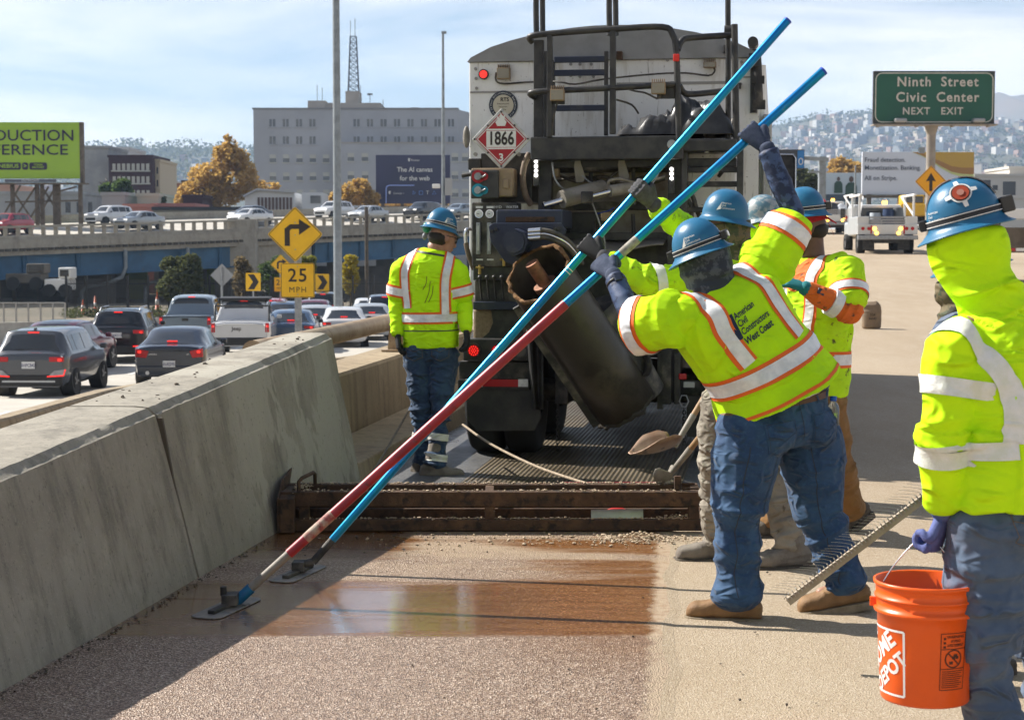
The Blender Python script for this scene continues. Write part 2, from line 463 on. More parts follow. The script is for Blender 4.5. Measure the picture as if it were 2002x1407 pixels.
  # dry sanded deck: pale stone chips in a tan binder
g = NG('sanded_deck')
big = g.noise(0.35,(1,0.4,1)); mid = g.noise(2.2,(1,0.35,1)); ch = g.voro(150); fine = g.noise(190,det=3)
c = g.mix(g.ss(big,0.35,0.7),(0.335,0.26,0.175),(0.40,0.32,0.225))
c = g.mix(g.ss(mid,0.4,0.75,0,0.55),c,(0.43,0.355,0.265))
sepc = g.N.new('ShaderNodeSeparateColor'); g.L.new(ch.outputs['Color'],sepc.inputs[0])
c = g.mix(g.ss(sepc.outputs[0],0.55,1.0,0,0.6),c,(0.23,0.165,0.105))
c = g.mix(g.ss(sepc.outputs[1],0.75,1.0,0,0.6),c,(0.55,0.47,0.37))
c = g.mix(g.ss(g.noise(16,(1,1,1),3),0.68,0.74,0,0.55),c,(0.14,0.11,0.075))
g.put(g.b.inputs['Base Color'],c); g.b.inputs['Roughness'].default_value = 0.82; g.b.inputs['Specular IOR Level'].default_value = 0.3
g.put(g.b.inputs['Normal'],g.bump(fine,0.55,0.006,g.bump(ch.outputs['Distance'],0.6,0.006)))
m_deck = g.m
# fresh wet overlay: brown resin mortar, smooth where the float has passed, stony elsewhere
g = NG('wet_overlay')
wv = g.noise(1.15,(0.42,2.3,1),5); wv2 = g.noise(4.0,(0.35,3.0,1),4)
Yw = g.ma('ADD',g.Y,g.ma('MULTIPLY',g.ma('SUBTRACT',wv2,0.5),0.16))
bandA = g.ma('MULTIPLY',g.ss(Yw,7.03,7.10),g.ss(Yw,7.95,8.35,1.0,0.0))
right = g.ss(g.X,-0.55,0.45)
lft = g.ma('MULTIPLY',g.ss(Yw,8.7,8.95),g.ss(g.X,-0.35,-0.75))
sc = g.ma('ADD',wv,g.ma('ADD',g.ma('MULTIPLY',right,0.20),g.ma('ADD',g.ma('MULTIPLY',bandA,0.42),g.ma('MULTIPLY',lft,0.35))))
wet = g.ma('MULTIPLY',g.ss(sc,0.58,0.80),g.ss(Yw,7.03,7.10))
near = g.ma('MULTIPLY',g.ma('MULTIPLY',g.ss(Yw,6.2,7.05),g.ss(Yw,7.03,7.10,1.0,0.0)),g.ma('MULTIPLY',g.ss(g.X,-0.3,0.5),0.55))
st = g.voro(135); sst = g.N.new('ShaderNodeSeparateColor'); g.L.new(st.outputs['Color'],sst.inputs[0])
stone = g.mix(g.ss(sst.outputs[0],0.15,1.0),(0.135,0.078,0.048),(0.40,0.285,0.205))
stone = g.mix(g.ss(sst.outputs[1],0.80,0.95,0,0.85),stone,(0.62,0.50,0.40))
stone = g.mix(g.ss(sst.outputs[2],0.80,0.95,0,0.85),stone,(0.07,0.036,0.02))
tan_sheen = g.ma('MULTIPLY',g.ss(g.Y,7.9,8.7),g.ss(g.noise(0.9,(0.5,1.5,1)),0.36,0.6))  # pale tan sheen painted into the stone colour across the middle
stone = g.mix(g.ma('MULTIPLY',tan_sheen,0.7),stone,(0.43,0.32,0.21))
brown = g.mix(g.ss(g.noise(7,(0.4,2,1)),0.3,0.7),(0.120,0.045,0.011),(0.185,0.078,0.024))
brown = g.mix(g.ss(sst.outputs[1],0.72,0.95,0,0.55),brown,(0.36,0.20,0.10))
edge = g.ss(g.ma('ADD',g.ma('SUBTRACT',g.X,g.ma('MULTIPLY_ADD',g.Y,0.0976,-0.045)),g.ma('MULTIPLY',g.ma('SUBTRACT',g.noise(9,(1,1,1),4),0.5),0.12)),-0.09,-0.03)
wn2 = g.ma('MAXIMUM',wet,near)
c = g.mix(wn2,stone,brown)
c = g.mix(g.ma('MULTIPLY',edge,g.ss(g.noise(22),0.3,0.6,0.5,1.0)),c,(0.35,0.265,0.18))
g.put(g.b.inputs['Base Color'],c)
shine = g.ma('MULTIPLY',g.ma('MULTIPLY',bandA,wet),g.ss(g.X,0.35,-0.30))
g.put(g.b.inputs['Roughness'],g.ma('MAXIMUM',g.ss(wet,0.0,1.0,0.42,0.27),g.ma('MULTIPLY',edge,0.75)))
g.put(g.b.inputs['Coat Weight'],g.ma('MAXIMUM',g.ma('MULTIPLY',shine,g.ss(g.noise(1.9,(0.4,3.2,1),5),0.30,0.48,0.3,1.0)),g.ma('MULTIPLY',lft,0.6))); g.b.inputs['Coat Roughness'].default_value = 0.09; g.b.inputs['Coat IOR'].default_value = 1.75
g.put(g.b.inputs['Coat Normal'],g.bump(g.noise(46,(0.35,1.3,1),3),0.16,0.004))
g.b.inputs['Specular IOR Level'].default_value = 0.55
g.put(g.b.inputs['Normal'],g.bump(g.noise(55,(0.5,1,1),3),0.2,0.004,g.bump(st.outputs['Distance'],g.ss(wet,0.0,0.9,0.85,0.30),0.0075)))
m_wet = g.m
# dark grooved fresh strip beneath the truck
g = NG('grooved_overlay')
w = g.N.new('ShaderNodeTexWave'); w.wave_type = 'BANDS'; w.bands_direction = 'X'; w.inputs['Scale'].default_value = 9.0; w.inputs['Distortion'].default_value = 0.25
mp = g.N.new('ShaderNodeMapping'); mp.inputs['Rotation'].default_value =(0,0,R(9)); g.L.new(g.tc.outputs['Object'],mp.inputs['Vector']); g.L.new(mp.outputs['Vector'],w.inputs['Vector'])
n1 = g.noise(2.0,(1,0.5,1))
c = g.mix(g.ss(n1,0.35,0.65),(0.105,0.082,0.052),(0.15,0.118,0.075))
c = g.mix(g.ss(g.noise(120,det=2),0.6,0.75,0,0.6),c,(0.24,0.19,0.12))
c = g.mix(g.ss(w.outputs['Fac'],0.55,0.75,0,0.85),c,(0.03,0.025,0.018))
g.put(g.b.inputs['Base Color'],c); g.put(g.b.inputs['Roughness'],g.ss(n1,0.3,0.7,0.30,0.5))
g.put(g.b.inputs['Normal'],g.bump(g.noise(140,det=2),0.25,0.004,g.bump(w.outputs['Fac'],0.7,-0.012)))
m_groove = g.m
g = NG('old_wet_asphalt')
n1 = g.noise(1.4,(1,0.35,1)); ch = g.voro(130)
s2 = g.N.new('ShaderNodeSeparateColor'); g.L.new(ch.outputs['Color'],s2.inputs[0])
c = g.mix(g.ss(n1,0.35,0.65),(0.06,0.062,0.066),(0.10,0.10,0.102))
c = g.mix(g.ss(s2.outputs[0],0.6,1,0,0.6),c,(0.2,0.19,0.17))
g.put(g.b.inputs['Base Color'],c); g.put(g.b.inputs['Roughness'],g.ss(g.noise(1.1,(0.7,0.5,1)),0.35,0.6,0.17,0.6))
g.put(g.b.inputs['Normal'],g.bump(ch.outputs['Distance'],0.35,0.006))
m_asph = g.m
def concrete(name,base,dark,streakdark,sst_=(7,7,0.45),pale=None):
 g = NG(name)
 n1 = g.noise(2.2); st = g.noise(1.0,sst_,6,0.62); n3 = g.noise(38,det=4)
 c = g.mix(g.ss(n1,0.3,0.7),base,dark)
 c = g.mix(g.ss(st,0.46,0.70,0,0.75),c,streakdark)
 c = g.mix(g.ss(g.noise(1.0,(26,22,1.6),5,0.7),0.50,0.75,0,0.55),c,tuple(x*0.8 for x in streakdark)); c = g.mix(g.ss(g.noise(6.5,det=6,rg=0.7),0.52,0.70,0,0.4),c,tuple(min(1,x*1.25)for x in base))
 if pale:
  c = g.mix(g.ma('MULTIPLY',g.ss(g.noise(1.0,(0.9,2.2,1.1),4),0.50,0.53,0,0.8),g.ss(g.Y,9.0,9.6)),c,pale)
 c = g.mix(g.ss(n3,0.60,0.70,0,0.5),c,tuple(x*0.5 for x in streakdark))
 c = g.mix(g.ss(g.noise(140,det=2),0.58,0.75,0,0.5),c,tuple(min(1,x*1.5)for x in base))
 g.put(g.b.inputs['Base Color'],c); g.b.inputs['Roughness'].default_value = 0.88
 g.put(g.b.inputs['Normal'],g.bump(g.noise(120,det=3),0.4,0.004,g.bump(g.noise(9),0.35,0.02)))
 return g.m
m_barrier = concrete('weathered_barrier_concrete',(0.31,0.282,0.228),(0.25,0.225,0.18),(0.15,0.136,0.11),pale=(0.36,0.335,0.275))
m_wallconc = concrete('brown_stained_concrete',(0.32,0.255,0.165),(0.26,0.20,0.125),(0.17,0.125,0.08))
m_paleconc = concrete('pale_concrete',(0.40,0.375,0.33),(0.34,0.315,0.275),(0.25,0.23,0.2),(2,2,0.3))
m_roadconc = M_('pale_road_concrete',(0.47,0.44,0.385),0.85,c2=(0.40,0.37,0.32),vs=0.6,c3=(0.3,0.28,0.25),v3=3,lo3=0.6,hi3=0.75,bump=0.3,bs=30)
m_earth = M_('dry_ground',(0.24,0.20,0.145),0.95,c2=(0.17,0.15,0.11),vs=0.12,c3=(0.11,0.12,0.07),v3=0.5,lo3=0.55,hi3=0.65)
def XB(Y):return-1.84+0.155*(Y-6.42)
def HB(Y):return 0.754+0.0585*(Y-6.65)
# ground: one sheet to the horizon
mb = MB()
ys =[-60,-10,10,25,40,60,80,100,130,160,220,400,900,2000,4500,9000]
xs =[-6000,-1500,-400,-120,-40,0,40,120,400,1500,6000]
mb.add([(x,y,zlow(y)-0.02)for y in ys for x in xs],[(j*11+i,j*11+i+1,(j+1)*11+i+1,(j+1)*11+i)for j in range(len(ys)-1)for i in range(10)])
tag(mb.build('ground',m_earth,fix=False),kind='structure')
# the lower road that carries the queue of cars
mb = MB()
rows =[(8,-40,-5.5),(20,-36,-6.2),(30,-30,-6.0),(42,-26,-3.6),(55,-25,-2.0),(70,-25,0),(85,-24,4),(100,-16,14),(112,-6,30)]
for(y0,a0,b0),(y1,a1,b1)in zip(rows[:-1],rows[1:]):
 mb.add([(a0,y0,zlow(y0)),(b0,y0,zlow(y0)),(b1,y1,zlow(y1)),(a1,y1,zlow(y1))],[(0,1,2,3)])
tag(mb.build('road',m_roadconc,fix=False),kind='structure')
mb = MB()
for k in range(9):
 y0 = 26+k*7.3
 for lane in(-10.6,-14.2):
  x0 = lane+0.002*(y0-40)**2-0.02*(y0-30)
  mb.add([(x0-0.06,y0,zlow(y0)+0.004),(x0+0.06,y0,zlow(y0)+0.004),(x0+0.02,y0+2.4,zlow(y0+2.4)+0.004),(x0-0.1,y0+2.4,zlow(y0+2.4)+0.004)],[(0,1,2,3)])
tag(mb.build('lane_marking',M_('white_road_paint',(0.7,0.7,0.66),0.7,c2=(0.55,0.54,0.5),vs=3),fix=False),kind='structure')
# deck we stand on
mb = MB()
ys =[-8,0,3,6,9,10,12,14,16,18,20,23,26,30,34,45,60,80,100,108,112,118,125,140]
vs,fs =[],[]
for y in ys:
 x0 = XB(y)-0.5
 for x in(x0,x0+4,x0+12,x0+40,x0+90):vs.append((x,y,zd(y)))
 vs.append((x0,y,-4.0))
n = len(ys)
for j in range(n-1):
 for i in range(4):fs.append((j*6+i,j*6+i+1,(j+1)*6+i+1,(j+1)*6+i))
 fs.append((j*6+5,j*6,(j+1)*6,(j+1)*6+5))
mb.add(vs,fs)
tag(mb.build('bridge_deck',m_deck,fix=False),kind='structure')
def strip(name,m,z,rows,kind='structure'):
 mb = MB()
 for(y0,a0,b0),(y1,a1,b1)in zip(rows[:-1],rows[1:]):
  mb.add([(a0,y0,zd(y0)+z),(b0,y0,zd(y0)+z),(b1,y1,zd(y1)+z),(a1,y1,zd(y1)+z)],[(0,1,2,3)])
 return tag(mb.build(name,m,fix=False),kind=kind)
 # wet overlay, right edge a little uneven
rows =[]
for k in range(56):
 y = 3.0+k*0.125
 rows.append((y,XB(y)-0.02,0.53+0.0976*(y-5.89)+0.016*math.sin(y*5.1)+0.008*math.sin(y*11.7+1)))
ob = strip('wet_overlay',m_wet,0.006,rows)
mb = MB()
for(y0,a0,b0),(y1,a1,b1)in zip(rows[:-1],rows[1:]):mb.add([(b0,y0,0.006),(b0+0.05,y0,0.0006),(b1+0.05,y1,0.0006),(b1,y1,0.006)],[(0,1,2,3)],0,True)
tag(mb.build('overlay_edge',m_deck,fix=False),kind='structure')
strip('asphalt_lane',m_asph,0.004,[(y,XB(y)-0.02,1.0+0.155*(y-9.9)+(0.9 if y>9.95 else 0.15))for y in(9.88,10.4,11,12,13,14,16,18,21,25,30)])
strip('grooved_overlay',m_groove,0.008,[(y,-0.62+0.155*(y-10),0.92+0.155*(y-10))for y in(9.9,10.5,11,12,13,14,16,18,20,24)])
# near barrier, two cast lengths
def vnoise(p,seed=0):
 """smooth value noise, p: (n,3) array -> -1..1"""
 p = np.asarray(p,float)
 i = np.floor(p).astype(np.int64); f = p-i
 f = f*f*(3-2*f)
 def h(a):
  n =(a[:,0]*374761393+a[:,1]*668265263+a[:,2]*2147483647+seed*974634777)&0xffffffff
  n =((n^(n>>13))*1274126177)&0xffffffff
  n =((n^(n>>16))*2246822519)&0xffffffff
  return(n&0xffff)/32767.5-1.0
 r = np.zeros(len(p))
 for dx in(0,1):
  for dy in(0,1):
   for dz in(0,1):
    w =(f[:,0]if dx else 1-f[:,0])*(f[:,1]if dy else 1-f[:,1])*(f[:,2]if dz else 1-f[:,2])
    r+=w*h(i+np.array([dx,dy,dz]))
 return r
def barrier(y0,y1,label,foot0):
 n = int((y1-y0)/0.05)
 sec =[]
 for k in range(n+1):
  y = y0+(y1-y0)*k/n
  xb,h = XB(y),HB(y)
  w = max(0.27,0.43-0.05*(y-8.4))
  pts =[(xb,-0.05)]
  for t in np.linspace(0.0,1.0,14):pts.append((xb-0.005-0.195*t,(h-0.045)*t+0.01))
  pts+=[(xb-0.2145,h-0.030),(xb-0.229,h-0.015),(xb-0.245,h)]
  for t in np.linspace(0.15,1.0,5):pts.append((xb-0.25-(w-0.05)*t,h+0.006))
  pts+=[(xb-0.24-w,h-0.04),(xb-0.44-w*0.6,0.2),(xb-0.5,-0.05)]
  sec.append([(x,y,z)for x,z in pts])
 m = len(sec[0])
 V = np.array(sec).reshape(-1,3)
 nz = vnoise(V*np.array([5,3,3]),3)*0.003+vnoise(V*31,4)*0.0014
 idx = np.arange(len(V))%m
 edge =(idx>=13)&(idx<=18)
 nz = np.where(edge,nz+np.minimum(0,vnoise(V*np.array([7,5,7]),8)*0.009+0.002+vnoise(V*40,9)*0.005),nz)
 V[:,0]+=nz*(idx>0)*(idx<m-1)
 V[:,2]+=np.where(edge,nz*1.2,nz*0.25*(idx>0))
 mb = MB()
 fs =[(j*m+i,j*m+i+1,(j+1)*m+i+1,(j+1)*m+i)for j in range(n)for i in range(m-1)]
 mb.add(V,fs,0,True)
 mb.add(V[:m],[tuple(range(m))]); mb.add(V[-m:],[tuple(range(m-1,-1,-1))])
 o = mb.build('concrete_barrier',m_barrier)
 o.data.set_sharp_from_angle(angle=R(24))
 return tag(o,label,'barrier','concrete barrier lengths along the deck edge')
barrier(1.5,8.30,'near length of sloping grey concrete barrier reaching the lower left corner',0)
barrier(8.325,11.62,'patched far length of concrete barrier ending beside the rusty steel box',1)
mb = MB(); mb.bx(XB(8.31)-0.46,XB(8.31)-0.035,8.298,8.328,0.0,HB(8.31)-0.05)
mb.v =[(x-0.17*min(max(z,0),1),y,z)for x,y,z in mb.v]
tag(mb.build('joint_filler',M_('dirty_joint',(0.09,0.075,0.055),0.95,bump=0.6,bs=60)),'dark dirty filler in the joint between the barrier lengths','filler')
def stones(name,pts,smin,smax,m,label=None,cat=None,kind='stuff',seed=1,flat=0.6):
 rr = np.random.default_rng(seed)
 base =[(1,0,0),(-1,0,0),(0,1,0),(0,-1,0),(0,0,1),(0,0,-1),(.6,.6,.5),(-.6,.6,.5),(.6,-.6,.5),(-.6,-.6,.5)]
 bmx = bmesh.new()
 for p in base:bmx.verts.new(p)
 bmesh.ops.convex_hull(bmx,input=bmx.verts)
 bmx.verts.ensure_lookup_table()
 bv = np.array([v.co[:]for v in bmx.verts]); bmx.verts.index_update()
 bf =[tuple(v.index for v in f.verts)for f in bmx.faces]; bmx.free()
 mb = MB()
 for p in pts:
  s = smin+(smax-smin)*rr.random()**2.5
  a = rr.random()*6.28
  q = bv*(s*(0.7+0.6*rr.random(3)))*np.array([1,1,flat])
  q = q+rr.normal(0,s*0.12,q.shape)
  x = q[:,0]*math.cos(a)-q[:,1]*math.sin(a); y = q[:,0]*math.sin(a)+q[:,1]*math.cos(a)
  mb.add(np.stack([x+p[0],y+p[1],q[:,2]+p[2]+s*flat*0.5],1),bf)
 return tag(mb.build(name,m,fix=False),label,cat,None,kind)
m_peb = M_('dark_pebble',(0.07,0.06,0.05),0.9,c2=(0.15,0.12,0.09),vs=30)
m_agg = M_('pale_aggregate',(0.36,0.27,0.18),0.9,c2=(0.46,0.37,0.27),vs=40,c3=(0.16,0.10,0.06),v3=25)
pts =[]
for k in range(42):
 y = 8.4+3.1*rng.random(); w = max(0.27,0.43-0.05*(y-8.4))
 pts.append((XB(y)-0.27-(w-0.08)*rng.random(),y,HB(y)+0.004))
stones('debris',pts,0.003,0.017,m_peb,'dark gravel crumbs scattered on the barrier top','gravel',seed=3)
pts =[(XB(y)+0.01+abs(rng.normal(0,0.03)),y,0.008)for y in rng.uniform(4,9.4,500)]
pts+=[(-1.0+0.9*rng.random()-0.3*(rng.random()),8.95+0.65*rng.random(),0.008)for k in range(160)]
pts+=[(rng.uniform(-1.2,1.6),rng.uniform(5,9.5),0.008)for k in range(90)]
stones('loose_grit',pts,0.002,0.009,m_peb,'loose dark grit along the barrier foot and over the deck','grit',seed=4)
# parapet, kerb walk and pipe rail beyond the barrier
def run(name,m,ys,sec,label=None,cat=None,kind=None,bevel=0.0):
 """sweep a cross-section (offset from the barrier line, height) along the deck edge"""
 mb = MB(); vs =[]; k = len(sec)
 for y in ys:
  for dx,z in sec:vs.append((XB(y)+dx,y,z+zd(y)))
 n = len(ys)
 mb.add(vs,[(j*k+i,j*k+(i+1)%k,(j+1)*k+(i+1)%k,(j+1)*k+i)for j in range(n-1)for i in range(k)])
 mb.add(vs[:k],[tuple(range(k))]); mb.add(vs[-k:],[tuple(range(k-1,-1,-1))])
 return tag(mb.build(name,m,bevel=bevel),label,cat,None,kind)
ysr =[11.63,12.5,13.5,15,17,20,24,30,36]
run('kerb_walk',m_wallconc,ysr,[(0.0,-0.02),(-0.03,0.15),(-0.5,0.165),(-0.56,-0.02)],kind='structure',bevel=0.012)
run('parapet_wall',m_wallconc,ysr,[(-0.52,0.1),(-0.545,0.62),(-0.565,0.645),(-0.93,0.65),(-0.95,0.1)],'low tan concrete parapet wall running on past the barrier','wall')
pr = empty('pipe_rail',(XB(13)-0.66,13,0.6),0,'thick rusty tan pipe handrail above the low parapet wall','rail')
m_pipe = M_('tan_pipe_paint',(0.33,0.25,0.165),0.6,c2=(0.24,0.165,0.10),vs=6,c3=(0.16,0.08,0.04),v3=18,lo3=0.6,hi3=0.7)
mb = MB(); mb.tube([(XB(y)-0.66,y,0.935+zd(y))for y in(11.35,12.5,13.5,15,17,20,24,30)],0.077,16); mb.build('pipe',m_pipe,pr)
for y in(11.75,15.7,18.8,22,25.2,28.4):
 mb = MB(); x = XB(y)-0.68
 mb.prism([(x-0.07,y-0.02,0.652+zd(y)),(x+0.13,y-0.02,0.652+zd(y)),(x+0.05,y-0.02,0.93+zd(y)),(x-0.05,y-0.02,0.93+zd(y))],(0.006,0.04,0))
 mb.bx(x-0.12,x+0.16,y-0.1,y+0.14,0.651+zd(y),0.668+zd(y))
 mb.build('post',m_pipe,pr)
 # barrier of the lower road
mb = MB(); vs =[]
lb =[(-9.5,14),(-8.3,20),(-7.62,25.2),(-7.45,30.7),(-6.2,36.5),(-3.87,42.7),(-1.6,50),(1,60),(4,70)]
for x,y in lb:
 z = zlow(y)
 for dx,dz in((-0.32,0),(-0.16,0.78),(-0.12,0.82),(0.12,0.82),(0.16,0.78),(0.34,0)):vs.append((x+dx,y,z+dz))
mb.add(vs,[(j*6+i,j*6+(i+1)%6,(j+1)*6+(i+1)%6,(j+1)*6+i)for j in range(len(lb)-1)for i in range(6)])
tag(mb.build('road_barrier',m_wallconc),'low concrete barrier curving along the near side of the traffic queue','barrier')
# dividing wall on the far side, left of the dark suv
mb = MB(); vs =[]
lb =[(-26,62),(-21,64),(-17.5,67),(-15.2,70),(-14.6,74),(-15.5,80)]
for x,y in lb:
 z = zlow(y)
 for dx,dz in((-0.3,0),(-0.12,0.9),(0.12,0.9),(0.3,0)):vs.append((x,y+dx,z+dz))
mb.add(vs,[(j*4+i,j*4+(i+1)%4,(j+1)*4+(i+1)%4,(j+1)*4+i)for j in range(len(lb)-1)for i in range(4)])
tag(mb.build('median_wall',m_paleconc),'pale concrete wall curving behind the dark red car and black suv','wall')
# people
def catmull(vals,per=5):
 A =[np.asarray(v,float)for v in vals]
 out =[]
 k = len(A)
 for i in range(k-1):
  p0,p1,p2,p3 = A[max(i-1,0)],A[i],A[i+1],A[min(i+2,k-1)]
  for j in range(per):
   t = j/per
   out.append(0.5*((2*p1)+(-p0+p2)*t+(2*p0-5*p1+4*p2-p3)*t*t+(-p0+3*p1-3*p2+p3)*t**3))
 out.append(A[-1])
 return out
def limb(mb,pts,rad,per=5,n=14,dome=True):
 """round tapered limb through points, closed ends"""
 A = catmull([list(p)+[r]for p,r in zip(pts,rad)],per)
 P =[Vector(a[:3])for a in A]; r =[max(a[3],0.002)for a in A]
 if dome:
  d0 =(P[0]-P[1]).normalized(); d1 =(P[-1]-P[-2]).normalized()
  P =[P[0]+d0*r[0]*0.45,P[0]+d0*r[0]*0.3]+P+[P[-1]+d1*r[-1]*0.3,P[-1]+d1*r[-1]*0.45]
  r =[r[0]*0.35,r[0]*0.75]+r+[r[-1]*0.75,r[-1]*0.35]
 mb.tube(P,r,n)
 return mb
def sections(mb,secs,per=4,n=26,ex=2.3):
 """loft of superellipses: (centre, side, front, half width, half depth)"""
 A = catmull([list(c)+list(s)+list(f)+[a,b]for c,s,f,a,b in secs],per)
 vs =[]
 for q in A:
  c,s,f,a,b = q[:3],q[3:6],q[6:9],q[9],q[10]
  s = s/np.linalg.norm(s); f = f-s*f.dot(s); f = f/np.linalg.norm(f)
  for j in range(n):
   t = 2*math.pi*j/n
   ct,st = math.cos(t),math.sin(t)
   vs.append(c+s*(a*math.copysign(abs(ct)**(2/ex),ct))+f*(b*math.copysign(abs(st)**(2/ex),st)))
 k = len(A)
 mb.add(vs,[(i*n+j,i*n+(j+1)%n,(i+1)*n+(j+1)%n,(i+1)*n+j)for i in range(k-1)for j in range(n)],0,True)
 mb.add(vs[:n],[tuple(range(n-1,-1,-1))]); mb.add(vs[-n:],[tuple(range(n))])
 return mb
def ball(mb,c,r,fr=None,n=14,m=9):
 """ellipsoid; r = radii along the axes of frame fr"""
 c = Vector(c); r = r if hasattr(r,'__len__')else(r,r,r)
 fr = fr or(Vector((1,0,0)),Vector((0,1,0)),Vector((0,0,1)))
 vs =[]
 for i in range(m+1):
  a = math.pi*i/m
  for j in range(n):
   t = 2*math.pi*j/n
   vs.append(c+fr[0]*(r[0]*math.sin(a)*math.cos(t))+fr[1]*(r[1]*math.sin(a)*math.sin(t))+fr[2]*(r[2]*math.cos(a)))
 mb.add(vs,[(i*n+j,i*n+(j+1)%n,(i+1)*n+(j+1)%n,(i+1)*n+j)for i in range(m)for j in range(n)],0,True)
 return mb
def union(mb,voxel,smooth=2,factor=0.5):
 """melt overlapping closed shapes into one continuous skin"""
 me = mb.mesh('u')
 bm = bmesh.new(); bm.from_mesh(me); bmesh.ops.recalc_face_normals(bm,faces=bm.faces); bm.to_mesh(me); bm.free()
 o = bpy.data.objects.new('u',me)
 r = o.modifiers.new('r','REMESH'); r.mode = 'VOXEL'; r.voxel_size = voxel; r.adaptivity = 0.0; r.use_smooth_shade = True
 if smooth:
  s = o.modifiers.new('s','SMOOTH'); s.factor = factor; s.iterations = smooth
 out = evaluated(o)
 bpy.data.objects.remove(o); bpy.data.meshes.remove(me)
 return out
def get_v(me):
 a = np.empty(len(me.vertices)*3); me.vertices.foreach_get('co',a); return a.reshape(-1,3)
def get_n(me):
 a = np.empty(len(me.vertices)*3); me.vertices.foreach_get('normal',a); return a.reshape(-1,3)
def folds(me,bones,seed=0):
 """cloth creases: bones = (p0, p1, amp at p0, amp middle, amp at p1, creases per metre along, around)"""
 V,Nn = get_v(me),get_n(me)
 best = np.full(len(V),1e9); disp = np.zeros(len(V))
 for bi,(p0,p1,a0,am,a1,fa,fb)in enumerate(bones):
  p0,p1 = np.array(p0[:]),np.array(p1[:])
  d = p1-p0; Ln = np.linalg.norm(d); d = d/Ln
  t = np.clip((V-p0)@d/Ln,0,1)
  dist = np.linalg.norm(V-(p0+np.outer(t,d*Ln)),axis=1)
  e1 = np.array(frame_of(d)[0][:]); e2 = np.cross(d,e1)
  q = np.stack([(V@d)*fa,(V@e1)*fb,(V@e2)*fb],1)
  warp = vnoise(q*0.5,seed+bi)*0.9
  q[:,0]+=warp
  n1 = 1-2*np.abs(vnoise(q,seed+7+bi)); n2 = vnoise(q*1.9,seed+31+bi); n3 = vnoise(q*0.45,seed+53+bi)
  amp = np.where(t<0.5,a0+(am-a0)*t*2,am+(a1-am)*(t-0.5)*2)
  n1 = np.sign(n1)*np.abs(n1)**1.5
  dd = 1.8*amp*(0.8*n1+0.3*n2+0.5*n3)
  w = dist<best
  best = np.where(w,dist,best); disp = np.where(w,dd,disp)
 V = V+Nn*disp[:,None]
 me.vertices.foreach_set('co',V.ravel()); me.update()
 return me
def wear(name,me,m,root,smooth=True):
 """a finished garment mesh (world space) as part of the person"""
 me.name = name
 me.materials.clear()
 for x in(m if isinstance(m,(list,tuple))else[m]):me.materials.append(x)
 me.polygons.foreach_set('use_smooth',[True]*len(me.polygons))
 W = me.copy()if False else me
 b = bvh_of(W)
 W.transform(wm(root).inverted())
 o = link(name,W,root)
 return o,b
def bvh_of(me):
 return BVHTree.FromPolygons([v.co.copy()for v in me.vertices],[tuple(p.vertices)for p in me.polygons])
def ring_band(mb,bvh,c,axis,width,off=0.004,n=56,rows=4,mi=0,side=None,tilt=None,a0=0.0,a1=360.0,maxr=0.6,inward=False):
 """band wrapped round a limb or the trunk"""
 c = Vector(c); a,b,d = frame_of(axis,side or(0,0,1))
 vs =[]; bad =[]; full = abs(a1-a0)>359
 for k in range(rows+1):
  s =(k/rows-0.5)*width
  last = 0.1
  for j in range(n+(0 if full else 1)):
   t = R(a0+(a1-a0)*j/n)
   dr = a*math.cos(t)+b*math.sin(t)
   o = c+d*s
   h = bvh.ray_cast(o+dr*0.4,-dr,0.6)if inward else bvh.ray_cast(o,dr,0.6)
   r =(0.4-h[3]if inward else h[3])if h[0]is not None else last
   bad.append(r>maxr)
   r = min(r,maxr); last = r
   vs.append(o+dr*(r+off))
 w = n if full else n+1
 fs =[(k*w+j,k*w+(j+1)%w,(k+1)*w+(j+1)%w,(k+1)*w+j)for k in range(rows)for j in range(n)]
 fs =[f for f in fs if not all(bad[i]for i in f)]
 mb.add(vs,fs,mi,True)
 return mb
def strip_on(mb,bvh,path,width,off=0.004,per=8,rows=4,mi=0):
 """tape laid on the cloth: path = [(point near the surface, outward direction), ...]"""
 A = catmull([list(p)+list(o)for p,o in path],per)
 vs =[]; k = len(A)
 for i,q in enumerate(A):
  p,o = Vector(q[:3]),Vector(q[3:]).normalized()
  tg = Vector(A[min(i+1,k-1)][:3]-A[max(i-1,0)][:3]).normalized()
  w = tg.cross(o).normalized()
  for j in range(rows+1):
   s =(j/rows-0.5)*width
   st = p+w*s+o*0.30
   h = bvh.ray_cast(st,-o,0.6)
   vs.append((h[0]+o*off)if h[0]is not None else None)
 W = rows+1
 good =[v if v is not None else Vector((0,0,0))for v in vs]
 fs =[]
 for i in range(k-1):
  for j in range(rows):
   q =(i*W+j,i*W+j+1,(i+1)*W+j+1,(i+1)*W+j)
   if all(vs[x]is not None for x in q)and max((good[q[0]]-good[q[x]]).length for x in(1,2,3))<0.16:fs.append(q)
 mb.add(good,fs,mi,True)
 return mb
def text_proj(mb,bvh,txt,c,ex,ey,size,off=0.004,mi=0,**kw):
 vs,fs = text_geo(txt,size,**kw)
 c,ex,ey = Vector(c),Vector(ex).normalized(),Vector(ey).normalized()
 n = ex.cross(ey).normalized()
 out =[]
 for x,y in vs:
  p = c+ex*x+ey*y
  h = bvh.ray_cast(p+n*0.25,-n,0.6)
  out.append(h[0]+n*off if h[0]is not None else p)
 mb.add(out,fs,mi)
 return mb
